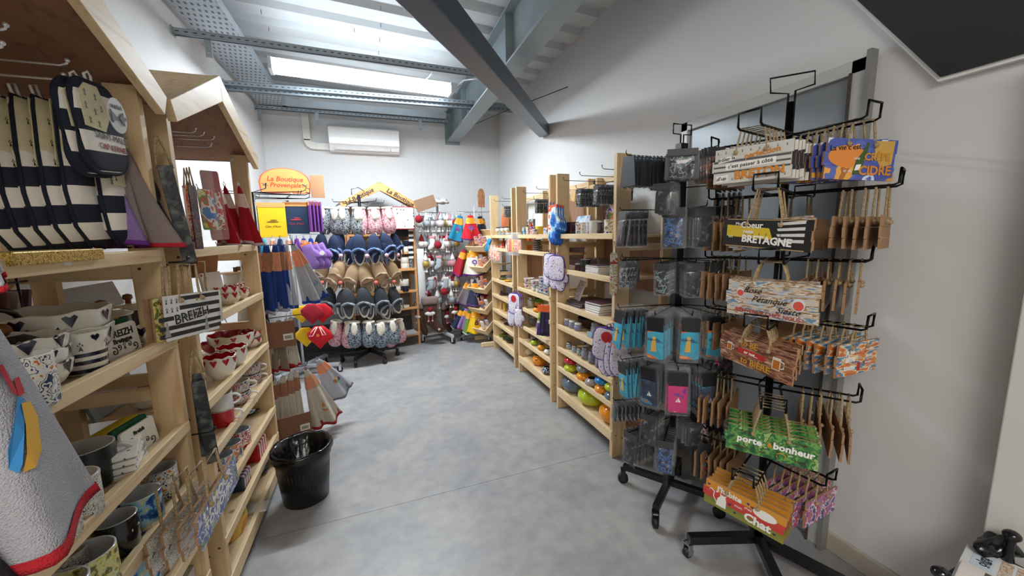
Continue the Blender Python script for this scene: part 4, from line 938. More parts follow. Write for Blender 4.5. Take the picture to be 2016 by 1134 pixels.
for k in range(3): hang(mitt(f'violet print glove, {NUM[k]} in the bunch low on the pine post',vg,VB,s=.72,name='oven_glove'),1078+13*k,512+k*3,1.275+.015*k,FR+.1+.1*k)
# violet bunch between B and C
hang(holder('violet print pot holder with a red tag hung between the two farther shelves',vg,VB,.15,.20,tagc=C('C8202E',.5)),1012,578,1.25,FR+.45)
for k in range(2): hang(holder(f'violet pot holder, {NUM[k]} behind the red tagged one',vg,VB,.15,.20),1015+3*k,578,1.27+.018*k,FR+.45)
for k in range(2): hang(mitt(f'violet glove, {NUM[k]} hanging under the red tagged pot holder',vg,VB,s=.6,name='oven_glove'),1007+14*k,608,1.275,FR+.7)
# violet bunch at the near post of the pot shelf
hang(holder('lavender pot holder with a red tag on the near post of the pot shelf',vg,VB,.165,.20,tagc=C('C8202E',.5)),1198,648,1.262,FR+.62,rx=.05,ry=.14)
for k in range(2): hang(holder(f'violet pot holder, {NUM[k]} behind the tagged one on the pot shelf post',vg,VB,.16,.20),1206+6*k,646,1.285+.012*k,FR+.7)
for k in range(3): hang(mitt(f'lavender print oven glove, {NUM[k]} of the bunch on the pot shelf post',vg,VB,s=.72,name='oven_glove'),1196+12*k,672,1.272+.012*k,FR+.65+.08*k)
# tea towels
def teatowel(label,m_,w_=.11,h=.24,card=None,cat='tea towel'):
    t=thing('tea_towel',label,cat); g=G(); n=9
    top=[(-w_*.32,0),(w_*.32,0)]
    vs=[];fs=[]
    for j in range(7):
        f=j/6
        for i in range(n+1):
            s_=i/n-.5; ww=w_*(.62+.42*f); vs.append((s_*ww,-.010*math.sin(s_*14+f)*f-.003,-h*f))
    for j in range(6):
        for i in range(n): fs.append((j*(n+1)+i,(j+1)*(n+1)+i,(j+1)*(n+1)+i+1,j*(n+1)+i+1))
    g.add(vs,fs,0,True); o=g.obj('cloth',m_,t); s_=o.modifiers.new('thick','SOLIDIFY'); s_.thickness=.008
    if card: G().prism(rect(w_*.7,h*.22,0,cz=-h*.08),-.010,.008,'y').obj('card_sleeve',card,t)
    G().tube([(0,-.001,0),(-.005,0,.018),(.005,0,.018),(0,-.001,0)],.0015,5).obj('hanging_loop',white,t); return t
lf=PAT('lavender tea towel',[(0,'5A2F8A'),(.3,'7A4AA8'),(.42,'E8E6DA'),(.5,'8A9A3A'),(.62,'C8D060'),(1,'3E6A3A')],1,'grad',.8,coord='Generated')
for k in range(3): hang(teatowel(f'lavender field tea towel, {NUM[k]} from the front on the middle right shelf post',lf if k==0 else PAT('dark side towel',[(0,'4A2A7A'),(.4,'2A2440'),(.7,'8A9A4A')],20,'noise',.8),.105,.25,C('E8662A',.6)),1067+5*k,603,1.275+.012*k,FR+.6+.1*k)
obp=[P_or,C('E8491E',.5),C('EFC02E',.5),P_or]
for k in range(5): hang(bag(f'orange and yellow printed pack, {NUM[k]} from the front, hung on the pine post',obp[k%4],.10,.22,.012,'printed_pack','packet',bagm=clear),1004+4*k,458,1.262+.011*k,FR+.7-.06*k,rx=.02)
# ---- bay B contents
sh=hB
for i,(px,m_,lb) in enumerate([(1030,C('D9902E',.2,coat=.3),'amber oil bottle'),(1038,PAT('grey bag',[(0,'6A7072'),(.5,'9AA4A6'),(.6,'D8DCDC')],30),'grey printed bottle'),(1046,C('C84A2A',.2),'red oil bottle')]):
    place(bottle('oil_bottle',f'{lb}, on the top shelf of the middle right unit',m_,.15,.024,cap=white,lab=P_prov),onR(px,464,.13+.03*i,sh[0]))
for i,(px,py,m_) in enumerate([(1032,464,P_blue),(1040,464,P_prov),(1048,464,P_red)]): place(boxy('salt_packet',f'clear packet with coloured top, {NUM[i]} from the far post','packet',.05,.03,.085,m_,bev=.004),onR(px,py,.06,sh[0]),FR)
for i in range(3): place(boxy('gift_bag_upright',f'blue grey folded pack, {NUM[i]} behind the oil bottles','packet',.07,.02,.17,PAT('grey bag',[(0,'6A7072'),(.5,'9AA4A6'),(.6,'D8DCDC')],30),bev=.003),onR(1034+8*i,462,.24,sh[0]),FR)
place(mug('mug','bright yellow cup on the top shelf of the middle unit','mug',CER('E2C81E'),white,.085,.04,None,taper=.85),onR(1062,464,.12,sh[0]))
place(boxy('sugar_packet','blue and red printed packet beside the yellow cup','packet',.08,.04,.07,prints('blue packet',['2F8AC0','F2EFEA','D83A2E','3FA0D0','E8E4DA'],24),bev=.004),onR(1077,465,.08,sh[0]),FR)
place(mug('mug','small printed cup beside the clear packets','mug',P_prov,white,.06,.03,None),onR(1054,464,.05,sh[0]))
for i in range(3): place(boxy('biscuit_packet',f'orange biscuit packet, {NUM[i]} on the second shelf','packet',.055,.03,.14,[P_or,C('EE8A1E',.4),P_or][i],bev=.006),onR(1033+8*i,513,.09+.05*i,sh[1]),(0,.06*i,FR+.1*i))
for i in range(6): place(plate('round_tin',f'silver round tin, {NUM[i]} from the bottom of the stack',C('B8BCC2',.25,.8),.05,'tin',P_dark),onR(1058,516,.12,sh[1])+V(0,0,.019*i))
for i,(px,d) in enumerate(((1030,.10),(1042,.09),(1056,.08))):
    for k in range(2): place(mug('soup_cup',f'wide printed cup, {"lower" if k==0 else "upper"} of {"left middle right".split()[i]} pair on the third shelf','cup',P_prov,white,.048,.052,-20 if i==2 else None,taper=.85),onR(px,578+4*i,d,sh[2])+V(0,0,.0535*k))
for i,px in enumerate((1052,1060)): place(jar('jam_jar',f'small clear jar, {NUM[i]} before the cup stacks',C('C8C0A0',.6),chrome,.062,.026),onR(px,584,.04,sh[2]))
for i,px in enumerate((1068,1077)):
    for k in range(2): place(mug('tumbler',f'blue printed tumbler, {"lower" if k==0 else "upper"} of the {"far" if i==0 else "near"} stack by the post','cup',prints('blue tumbler',['2A5AA8','C8D8E8','E8E4DA','3A78C0','D8783A'],30),white,.075,.032,None),onR(px,588,.06,sh[2])+V(0,0,.0785*k))
for i,px in enumerate((1036,1045)): place(jar('storage_jar',f'clear glass jar of pale sweets, {NUM[i]} on the fourth shelf',C('B8B49A',.6),chrome,.10,.036),onR(px,612,.10,sh[3]))
place(pot('glazed_pot','green and orange glazed pot on the fourth shelf',PAT('green orange glaze',[(0,'E88A1E'),(.5,'C8B42A'),(.62,'6AA03A'),(1,'4A8A3A')],1,'grad',.15,.5,coord='Generated'),.06,.08),onR(1060,613,.18,sh[3]))
place(pot('glazed_pot','small orange pot before the green glazed pot',CER('EE9A1E'),.032,.045),onR(1056,618,.05,sh[3]))
place(jar('jam_jar','small white labelled jar behind the tea towels',C('E8E4DA',.6),white,.06,.028),onR(1068,622,.07,sh[3]))
for i,px in enumerate((1038,1050,1064)): place(jar('storage_jar',f'wide glass jar of dark contents, {NUM[i]} on the fifth shelf',C('5A4A44',.6),chrome,.085,.044),onR(px,655,.13,sh[4]))
for i,(px,c,s_) in enumerate([(1038,'7A2A1E',1),(1052,'3A2420',.9)]): place(jar('jam_jar',f'dark jam jar, {NUM[i]} on the sixth shelf',C(c,.5),C('9A1E2A',.3),.085*s_,.034),onR(px,678,.10,sh[5]))
for i,(px,c,lb) in enumerate([(1052,'A8C02A','small lime green pot'),(1066,'E89A1E','small orange sunflower pot'),(1079,'ECEAE2','small cream pot')]): place(pot('glazed_pot',lb+' on the sixth shelf of the middle unit',CER(c),.038,.05),onR(px,690+8*i,.06,sh[5]))
for i in range(2): place(jar('spice_jar',f'small clear jar of herbs, {NUM[i]} behind the lime pot',C('8A8A6A',.7),chrome,.07,.03),onR(1058+12*i,680,.17,sh[5]))
place(pot('glazed_pot','cream pot with a dark lid on the bottom shelf, middle unit',CER('E6DFCB'),.082,.10,lid=C('3A2E28',.4)),onR(1040,712,.12,sh[6]))
place(pot('glazed_pot','orange pot with brown marks on the bottom shelf, middle unit',PAT('painted orange glaze',[(0,'5A2A1E'),(.38,'E8901A'),(.62,'F0A020')],20,'noise',.15,.5),.075,.095),onR(1062,731,.10,sh[6]))
place(pot('glazed_pot','small blue patterned pot on the bottom shelf, middle unit',PAT('blue pattern glaze',[(0,'1E2E4A'),(.46,'C8CCD0'),(.56,'2E4A6E')],50,'noise',.15,.5),.045,.065),onR(1076,742,.06,sh[6]))
# ---- bay C contents
for i,px in enumerate((978,985,992,1000)): place(jar('tapenade_jar',f'dark labelled jar with gold lid, {NUM[i]} on the top shelf of the farthest unit',C('1E1A1E',.4),C('B8A06A',.3,.6),.05,.032),onR(px,464,.08,sh[0]))
for i,px in enumerate((981,990,998)): place(jar('tapenade_jar',f'pale labelled jar, {NUM[i]} in the upper row on the top shelf of the farthest unit',C('D8D4CA',.5),C('2A2424',.4),.05,.03),onR(px,464,.08,sh[0])+V(0,0,.0525))
for i in range(2): place(boxy('wooden_board',f'pale wooden chopping board, {NUM[i]} upright behind the dark jars','cutting board',.12,.015,.22,C('C99A62' if i else 'B8864E',.6),bev=.006),onR(990+8*i,462,.26,sh[0]),(-.08,0,FR))
place(bottle('oil_bottle','red capped bottle on the second shelf of the farthest unit',C('8A2A1E',.2),.12,.022,cap=C('3A3A30'),lab=C('C82A2A')),onR(992,492,.10,sh[1]))
place(bottle('oil_bottle','pale bottle beside the red one on the farthest unit',C('C8CCB0',.2),.11,.02,cap=C('2A4A2A'),lab=white),onR(999,494,.09,sh[1]))
for i,(px,m_) in enumerate([(982,C('E8601E',.5)),(990,P_or)]): place(boxy('nougat_packet',f'small orange packet, {NUM[i]} lying on the second shelf of the farthest unit','packet',.07,.05,.03,m_,bev=.006),onR(px,493,.07,sh[1]),FR)
def dish(lb,c,px,py,d,hh,r=.05): place(plate('painted_dish',lb,CER(c) if isinstance(c,str) else c,r,'dish'),onR(px,py,d,hh))
dish('purple dish on the third shelf of the farthest unit','5A3A6A',981,560,.09,sh[2]); dish('green olive dish beside the purple dish','6A7A2E',990,566,.09,sh[2]); dish('yellow dish nearest the post on the third shelf','E8A81E',1000,572,.08,sh[2])
place(bowl('glass_bowl','grey glass bowl behind the olive dishes',C('6A706E',.2),C('3A403E',.2),.06,.07),onR(992,560,.22,sh[2]))
dish('dark green dish on the fourth shelf of the farthest unit','3E4A26',983,590,.1,sh[3]); dish('aubergine dish on the fourth shelf of the farthest unit','3A2440',992,595,.1,sh[3],.06)
for i,(px,c) in enumerate([(980,'E8DCCB'),(987,'D8B88A'),(994,'E0B83A')]): place(boxy('soap_packet',f'upright wrapped soap, {NUM[i]} on the fifth shelf','packet',.045,.03,.10,[P_rw,C('D8B88A',.5),C('E0B83A',.5)][i],bev=.008),onR(px,622+3*i,.09,sh[4]),FR)
dish('orange rimmed bowl on the sixth shelf of the farthest unit','E0681E',985,645,.1,sh[5]); dish('dark bowl on the sixth shelf of the farthest unit','2A2A2E',1000,655,.1,sh[5]); dish('olive bowl at the back of the sixth shelf','5A6A2A',992,643,.22,sh[5])
for i,(px,c) in enumerate([(984,'D8B02A'),(991,'7A8A2E'),(999,'3E5A2E'),(1006,'2E3E24')]): dish(f'leaf green dish, {NUM[i]} on the bottom shelf of the farthest unit',c,px,675+7*i,.10,sh[6],.055)
# rope hung thermometer
t=thing('hanging_thermometer','flowered thermometer board hung by a rope on the near pine post','thermometer',at(1209,492,'X',1.285),FR+.9)
G().prism([(x,z-.14) for x,z in rect(.042,.25,.016,4)],-.004,.004,'y',1,0).obj('board',[prints('flower panel',['C84A3A','F0EBDD','EFE9D8','8AA03A','E8E2D0','D8A03A'],40),C('D8D0BE')],t,bevel=.001)
G().tube([(0,-.006,-.20),(0,-.006,-.09)],.002,6).obj('thermometer_tube',C('C8CDD2',.1),t); G().prism(rect(.04,.012,0,cz=-.075),-.0048,-.004,'y').obj('red_band',RD,t)
G().tube([(-.008,0,-.02),(-.002,0,.05),(.002,0,.05),(.008,0,-.02)],.0018,6).obj('rope',jute,t)
p0=t.location
# ================= LEFT WALL UNITS: CONTENTS =================
FL_=PI/2
cream=CER('ECE7DA'); navyc=CER('141C34'); redc=CER('A8141E'); REDG=C('B01020',.14,coat=.6,var=.02)
# --- U1 hooks, mitts, pot holders
WHK=C('D8D8DC',.25,.5)
for i,(px,py) in enumerate([(15,62),(8,98),(135,130),(255,186),(245,210),(128,158)]):
    p=at(px,py,'X',-.66); hookrod(V(-.985,p.y,p.z),FL_,.31,f'chrome wire hook in the near gable, {NUM[i]} from the left','.02' and .012,.003,WHK,group='wire hooks in the near gable')
G().box(0,.87,.36,.385,1.70,1.76).obj('hook_rail',pineX,U1['t'])
strp=PAT('navy and cream stripes',[(0,'1A2030'),(.5,'E9E5DA')],3.4,'wz',.85,0,bump=.3)
NVB=FAB('121B2E')
def ermine_mitt(label,s=1.0,kind=0):
    t=mitt(label,strp,NVB,s=s,th=.05,loop=white)
    pd=[q for q in t.children if q.name.startswith('padding')][0]; pd.data.materials.append(FAB('D9D0A8'))
    for q in pd.data.polygons:
        if q.center.z>-.105*s: q.material_index=1
    up=[(-.052*s,-.004),(-.060*s,-.06*s),(-.071*s,-.13*s),(.035*s,-.14*s),(.05*s,-.06*s),(.045*s,-.004)]
    G().prism(up,-.0285,-.0265,'y').obj('cream_panel',FAB('D9D0A8'),t)
    g=G()
    for x,z in ((-.068,-.05),(-.072,-.09),(-.075,-.125),(-.04,-.03),(.01,-.025),(.03,-.05),(-.015,-.06),(-.05,-.075),(.02,-.085),(-.056,-.115),(-.03,-.1)): erm(g,x*s,z*s,.009,-.0286)
    g.obj('ermine_marks',BK,t)
    G().prism(ell(.014,.016,10,.005,-.262*s),-.022,-.018,'y').obj('orange_patch',C('D8923A',.8),t)
    return t
mz=[(218,330,.0),(150,300,.03),(105,290,.06),(60,285,.09),(15,280,.12)]
for k,(px,d) in enumerate([(205,.065),(150,.10),(112,.13),(74,.16),(36,.19),(-4,.22)]):
    p=at(px,225,'X',-.61-d); t=ermine_mitt(f'striped navy and cream oven mitt, {NUM[k]} from the right in the near gable',1.24 if k else 1.02); t.location=V(p.x,p.y,(1.76 if k else 1.69)-.004*k); t.rotation_euler=(0,-.06,FL_-.02); t['group']='striped oven mitts hanging in the near gable'
def ermine_holder(label,text_=False):
    t=thing('pot_holder',label,'pot holder'); ol=[(x,z-.105) for x,z in rect(.165,.215,.05,6)]
    G().pillow(ol,.02,0,rings=((1,.2),(.97,.7),(.9,1),(.5,1))).obj('padding',strp,t)
    G().tube([(x,0,z) for x,z in ol],.0065,6,closed=True).obj('edge_binding',NVB,t)
    G().prism([(-.072,-.03),(-.045,-.006),(.0,-.006),(.03,-.07),(.0,-.112),(-.07,-.105)],-.0125,-.0105,'y').obj('cream_panel',FAB('D9D0A8'),t)
    g=G()
    for x,z in ((-.05,-.03),(-.015,-.035),(-.055,-.06),(-.025,-.07),(0,-.06),(-.05,-.092),(-.02,-.098)): erm(g,x,z,.009,-.0127)
    g.obj('ermine_marks',BK,t); G().tube([(-.01,0,0),(-.014,0,.02),(0,0,.028),(.01,0,.02),(.006,0,0)],.003,6).obj('hanging_loop',white,t)
    if text_:
        text(t,'SAINT-MALO',.022,C('5A5A66',.6),.022,-.125,-.0115,-.05); text(t,'CAP KERNEL',.020,C('8A3A3A',.6),.022,-.150,-.0115,-.05)
    return t
for k,(px,d) in enumerate([(176,.03),(150,.045)]):
    p=at(px,165,'X',-.61-d); t=ermine_holder(f'striped pot holder with cream ermine panel, {NUM[k]} from the right in the near gable',k==0); t.location=V(p.x,p.y,p.z); t.rotation_euler=(-.0,-.10,FL_-.02)
p=at(196,192,'X',-.615)
t=thing('swing_tag','round grey card tag with a bow on the foremost striped pot holder','tag',(p.x+.016,p.y,p.z),(0,-.1,FL_-.02)); G().prism(ell(.036,.042,24,0,-.04),-.012,-.010,'y').obj('card',C('B9B6B0',.6),t)
text(t,'OHLÀLÀ',.012,C('5A5A5E'),0,-.02,-.013); G().prism([(-.03,-.045),(.03,-.04),(.03,-.048),(-.03,-.053)],-.014,-.012,'y').prism([(-.01,-.045),(-.03,-.028),(-.028,-.06)],-.015,-.013,'y').prism([(.0,-.045),(.02,-.030),(.018,-.062)],-.015,-.013,'y').obj('bow',C('5F5F68',.7),t)
# taupe and purple towels
for k,(px,c,hm,d) in enumerate([(200,'8A6FA8','6A2A8A',.07),(232,'8A7C78','B02030',.04),(258,'5A4A4E','8A1E30',.08),(180,'4A3A44','8A1E30',.12)]):
    p=at(px,240,'X',-.61-d); t=towel(f'{["lilac","taupe","dark plum","dark grey"][k]} terry towel hanging beside the striped mitts, tip touching the shelf',TER(c),TER(hm),None,h=.27,w0=.03,w1=.10,t1=.11,seed=k+3); t.location=V(p.x,p.y,1.66); t.rotation_euler=(.0,-.16,FL_-.3)
o=boxy('gift_card','blue and white card hanging behind the lilac towel','card',.07,.004,.14,PAT('pale blue card',[(0,'C8DCE4'),(.5,'E8ECEC'),(.6,'8AAEC0')],30),bev=0); p=at(245,240,'X',-.66); place(o,p+V(0,0,-.08),(0,-.1,FL_-.3))
gold=PAT('gold glitter',[(0,'6A5420'),(.4,'A8883A'),(.5,'D8C070'),(.58,'8A6E2E')],300,'noise',.35,metal=.5)
place(boxy('glitter_box','flat gold glitter box lying on the near top shelf','box',.24,.09,.025,gold),onL(70,505,.03,LH[0]),FL_)
o=G().prism(ell(.012,.009,16),-.002,.004,'y').obj('price_holder',C('D8DADC',.3)); place(tag(o,'round pale price holder on the edge of the near top shelf','price holder'),at(132,514,'X',-.603),FL_)
# --- U1 shelf 2
EB=lambda lb,r,h,dec=True,inm=None:bowl('ermine_bowl',lb,cream,inm or C('E4E2DC',.14,coat=.4),r,h,None,dec=navyc,wavy=.003)
for k,(px,py,d,r,h) in enumerate([(103,700,.15,.115,.10),(103,700,.15,.115,.10)]): 
    t=EB(f'large cream bowl with navy hearts, {"lower" if k==0 else "upper"} of the big pair on the near shelf',r,h); place(t,onL(px,py,d,LH[1])+V(0,0,.045*k))
    if k==0: G().lathe([(r*.80,h*.32),(r*.92,h*.56)],n=32).obj('navy_band',navyc,t)
for k in range(3): place(EB(f'small cream bowl with navy hearts, {NUM[k]} from the bottom of the stack nearest the camera',.075,.062),onL(45,760,.085,LH[1])+V(0,0,.028*k),.3*k)
t=bowl('ermine_pitcher','striped cream pitcher with ermine spots at the shelf edge',cream,cream,.05,.10,None,wavy=.004,cat='pitcher'); 
t2=t; 
for c_ in list(t.children): bpy.data.objects.remove(c_)
G().lathe([(.036,0),(.040,.004),(.042,.04),(.045,.075),(.052,.10)],n=28).lathe([(.052,.10),(.048,.101),(.041,.07),(.0001,.01)],n=28).obj('body',[cream],t)
for z in (.006,.026,.044): G().lathe([(.0415+z*.03,z),(.0420+z*.03,z+.009)],n=28).obj('navy_stripe',navyc,t)
for k in range(6):
    a=2*PI*k/6; g=G(); erm(g,0,.066,.012,-.0475); o=g.obj('ermine_mark',navyc,t); o.rotation_euler=(0,0,a)
    g=G(); heart(g,0,.088,.008,-.0505); o=g.obj('painted_heart',navyc,t); o.rotation_euler=(.0,0,a+PI/6)
place(t,onL(170,742,.06,LH[1]),.5)
place(mug('mug','mug with an orange picture half hidden by the grey towel','mug',P_fish,white,.10,.042,None),onL(58,800,.025,LH[1]))
for k in range(1): place(EB('tiny cream bowl with black flowers beside the sponge stand',.045,.045),onL(292,675,.07,LH[1]))
for k,(px) in enumerate((208,262)):
    t=thing('butter_dish',f'dark crock with white lid and wooden knob, {"left" if k==0 else "right"} of the pair behind the pitcher','crock')
    G().lathe([(.06,0),(.066,.01),(.066,.07)],n=28).obj('body',C('1E2026',.3),t); G().lathe([(.072,.07),(.073,.075),(.04,.088),(.0001,.09)],n=28).obj('lid',cream,t)
    G().lathe([(.008,.09),(.008,.10),(.014,.108),(.012,.12),(.0001,.124)],n=14).obj('knob',C('8A5A2E',.5),t); place(t,onL(px,655,.23,LH[1]))
t=thing('teapot','black teapot with a wooden knob at the left edge of the near shelf','teapot'); G().lathe([(.05,0),(.08,.03),(.085,.06),(.06,.10),(.03,.115)],n=28).obj('body',black,t); G().ball((0,0,.125),.016).obj('knob',C('8A5A2E',.5),t)
G().tube([(.075*math.cos(a),0,.06+.11*math.sin(a)) for a in [PI*i/12 for i in range(13)]],.006,8).obj('handle',black,t); place(t,onL(8,680,.14,LH[1]),FL_)
def trivet(lb,w_,h,tx=None,m_=None):
    t=thing('sponge_stand',lb,'sponge holder')
    G().prism(rect(w_,h*1.18,.008,3,0,h*.59),.024,.065,'y').obj('yellow_sponge',C('C9B81E',.9,bump=.5),t,bevel=.004)
    G().prism(rect(w_,h*1.15,.008,3,0,h*.575),.012,.024,'y').obj('green_scourer',C('1E5A3A',.95,bump=.8),t)
    G().prism(rect(w_,h*1.03,.010,3,0,h*.5),-.004,.004,'y').box(-w_/2,w_/2,-.004,.07,0,.006).obj('ceramic_front',m_ or cream,t,bevel=.001)
    if tx:
        for (s_,sz,x,z) in tx: text(t,s_,sz,BK,x,z,-.0045,0,0,.0008)
    g=G()
    for x in (-.3,.3):
        for z in (.22,): spiral(g,x*w_,z*h,.012,1.3,-.0048,.0013,0,1 if x<0 else -1); spiral(g,x*w_*.5,(z+.1)*h,.008,1.3,-.0048,.0012,0,-1 if x<0 else 1)
    erm(g,0,h*.28,.012,-.0045); g.obj('drawing',BK,t); return t
place(trivet('yellow sponge in a white ceramic stand lettered in black, upper near shelf',.12,.085,[('BREIZH',.026,0,.062),('Bretagne',.018,0,.043)]),onL(247,700,.05,LH[1]),(-.10,0,FL_-.12))
place(trivet('yellow sponge in a white stand with small black drawings, lower near shelf',.12,.08,[('Breizh',.015,.0,.062)],P_bwf if False else None),onL(280,872,.05,LH[2]),(-.12,0,FL_-.16))
o=boxy('serving_tray','pale blue tray leaning at the back of the near shelf','tray',.30,.012,.12,PAT('pale ermine tray',[(0,'2A2E3A'),(.09,'AEB8C4')],22,'spots',.4,dist=.6),C('8E98A6')); place(o,onL(200,620,.33,LH[1])+V(0,0,.04),(-.3,0,FL_))
t=thing('wire_book_rack','black wire rack of small books behind the crocks','wire rack',(0,0,0)); g=G()
for i in range(4): 
    y=1.12+.09*i; g.tube([(-.90,y,1.12),(-.90,y,1.33)],.003,5)
for z in (1.22,1.30,1.33): g.tube([(-.90,1.08,z),(-.90,1.42,z)],.003,5)
g.obj('wires',black,t); 
for i in range(9): place(boxy('booklet',f'booklet, {NUM[i]} from the left in the black wire rack','book',.010,.08,.13,C(['6A4A4A','B8A8A0','8A5A5A','C8C0B8'][i%4],.6),bev=0),V(-.94,1.13+.033*i,1.15),(.0,.25,FL_))
# --- U1 shelf 3
t=mug('mug','dark green mug with white spiral drawing and lettering on the lower near shelf','mug',C('14201E',.3),C('B8B8B2',.3),.10,.055,20); g=G()
for a in (-100,-60): 
    o=G(); spiral(o,0,.05,.013,1.4,-.0563,.0016); o=o.obj('spiral_mark',WH,t); o.rotation_euler=(0,0,math.radians(a+90))
o=text(t,'Breizh',.026,WH,0,.028,-.0562); o.matrix_local=Euler((0,0,math.radians(20))).to_matrix().to_4x4()@o.matrix_local
place(t,onL(165,890,.09,LH[2]),.2)
for k in range(3): place(plate('slate_plate',f'dark plate, {NUM[k]} from the bottom beside the dark green mug',C('3A423E',.4),.08,'plate'),onL(205,905,.10,LH[2])+V(0,0,.008*k))
for k in range(6): place(boxy('booklet',f'black and white booklet, {NUM[k]} from the left at the back of the lower near shelf','book',.014,.10,.17,C('E0DCD8' if k%2 else '16161A',.5),bev=0),V(-.93,1.2+.03*k,LH[2]-.013),(0,.1,FL_))
place(bowl('heart_bowl','red and white bowl at the back of the lower near shelf',cream,REDG,.06,.065,dec=REDG,wavy=.003),onL(290,785,.2,LH[2]))
o=boxy('serving_tray','pale blue tray with a scalloped edge at the back','tray',.26,.012,.10,C('A9B8C2',.4),C('8E98A6')); place(o,onL(240,830,.3,LH[2])+V(0,0,.0),(-.3,0,FL_))
for k in range(4):
    t=thing('napkin_pack',f'clear wrapped pack of patterned napkins, {NUM[k]} from the bottom of the stack','napkins'); G().box(-.06,.06,-.06,.06,0,.014).obj('napkins',P_bw,t,bevel=.003); G().box(-.064,.066,-.064,.064,-.0005,.0155).obj('wrapper',clear,t,bevel=.004)
    place(t,onL(222,950,.07,LH[2])+V(0,0,.0165*k),FL_+.2+.06*k)
place(mug('mug','cream mug with black spiral drawings at the edge of the lower near shelf','mug',P_bwf,C('D8D4C8',.2),.095,.043,None),onL(152,1010,.035,LH[2]))
place(mug('mug','cream patterned mug behind the grey towel on the lower near shelf','mug',P_bwf,C('D8D4C8',.2),.095,.043,None),onL(108,1075,.035,LH[2]))
# --- U1 shelf 4
def pm(lb,m_,px,py,d,h=.095,r=.043,ha=None,ins=None,shz=LH[3]): return place(mug('mug',lb,'mug',m_,ins or C('D4D8DA',.2,coat=.3),h,r,ha),onL(px,py,d,shz))
pm('navy and orange sardine mug at the far end of the near shelf',P_fish,322,985,.06)
pm('pale blue seascape mug in front of the sardine mug',P_blue,283,1030,.045,.10,.046)
pm('black mug with white drawing beside the seascape mug',P_dark if False else PAT('black mug drawing',[(0,'E8E6DE'),(.36,'1C1E24'),(.68,'8A8A8C')],26,'noise',.2,.5),232,1062,.055)
pm('cream mug with black figures behind the black mug',P_bwf,208,1055,.12)
pm('large yellow and navy mug, nearest the camera on the mug shelf',P_yel,172,1130,.045,.10,.052,-100)
pm('white mug with a thick handle at the lower left',C('C9CCCE',.2,coat=.3),120,1190,.04,.10,.046,-60)
pm('cream mug with fine drawings low behind the towel',P_bwf,125,1120,.10)
# --- U1 shelf 5: boxes
for k in range(5): place(boxy('gift_tin',f'blue printed tin standing upright, {NUM[k]} from the left on the low near shelf','tin',.10,.02,.12,P_blue if k!=1 else P_bwf,C('1E2E4A',.4),bev=.006),onL(275+23*k,1120-8*k,.05,LH[4]),(-.15,0,FL_-.35))
for k in range(2): place(boxy('gift_tin',f'white printed tin, {NUM[k]} of two leaning against the post','tin',.10,.02,.11,P_bwf,C('C8CCD4',.4),bev=.006),onL(345+15*k,1060-20*k,.10,LH[4]),(-.2,0,FL_-.35))
place(boxy('white_box','white box with a dark window on the lowest visible near shelf','box',.16,.12,.06,C('C8C8C8',.5)),V(-.70,1.36,LH[5]-.013),FL_)
# --- signs on the U1 far post
def hangrope(t,x,zb,n=0): pass
def bdeco(t):
    g=G()
    for i in range(4):
        for j in range(2): erm(g,-.108+.018*i,-.02-.026*j,.009,-.0036)
    g.obj('ermine_marks',BK,t)
    g=G(); 
    for z in (-.012,-.040,-.068,-.096,-.118): g.box(-.045 if z>-.05 else -.12,.12,-.0039,-.0035,z-.007,z+.006)
    g.obj('black_bands',C('23252A',.5),t)
    text(t,'BREIZH',.042,C('DADADA'),.0,-.070,-.0042,.10,0,.0022); text(t,'BREIZH',.042,BK,.0,-.070,-.0052,.10,0,.0004)
    for x,z in ((-.095,-.10),(.055,-.105)):
        G().prism([(x-.010,z-.022),(x+.010,z-.022),(x+.005,z),(x-.005,z)],-.0046,-.004,'y').prism(ell(.005,.006,10,x,z+.006),-.0046,-.004,'y').prism([(x-.004,z+.012),(x+.004,z+.012),(x+.002,z+.022),(x-.002,z+.022)],-.0046,-.004,'y').obj('figure_drawing',C('9A9AA0'),t)
p=at(362,560,'X',-.545)
t=sign('black and white striped sign lettered BREIZH hanging by rope between the left shelves',C('DEDEDC',.5),.215,.135,steps=1,rope=.09,deco=bdeco); place(t,V(-.565,1.475,1.235),(0,.05,math.radians(72)-.0))
for k in range(2): 
    t=sign(f'brown edged sign, {NUM[k]} behind the striped rope sign',P_yel if k==0 else mdf,.215,.135,steps=1,rope=.09); place(t,V(-.580-.016*k,1.462-.002*k,1.232),(0,.04,math.radians(70)))
place(sign('pale sign with red hearts hanging beside the striped sign',P_rw,.17,.12,steps=1,rope=.11),V(-.60,1.645,1.215),(0,.02,math.radians(68)))
slate=PAT('weathered slate',[(0,'22262A'),(.5,'3E4444'),(.6,'5A5E5A')],30,'noise',.5,bump=.4)
def slate_board(lb,loc,h=.30,rz=0):
    t=thing('slate_board',lb,'sign',loc,rz); G().prism(rect(.036,h,.002,1,0,-h/2),-.004,.004,'y').obj('board',slate,t,bevel=.001)
    G().tube([(-.018,0,0),(-.012,0,.05),(-.004,0,.085),(.004,0,.085),(.012,0,.05),(.018,0,0)],.0035,6).obj('rope',jute,t); return t
slate_board('narrow dark slate board hung by rope between the gables, upper',V(-.592,1.50,1.63),.30,(0,-.10,math.radians(25)))
slate_board('narrow dark slate board behind the upper one between the gables',V(-.602,1.53,1.625),.30,(0,-.10,math.radians(25)))
slate_board('narrow dark slate board hung by rope lower between the shelves',V(-.592,1.52,.93),.30,(0,-.04,math.radians(20)))
slate_board('narrow dark slate board hanging in the gap behind the lower one',V(-.602,1.545,.95),.30,math.radians(20))
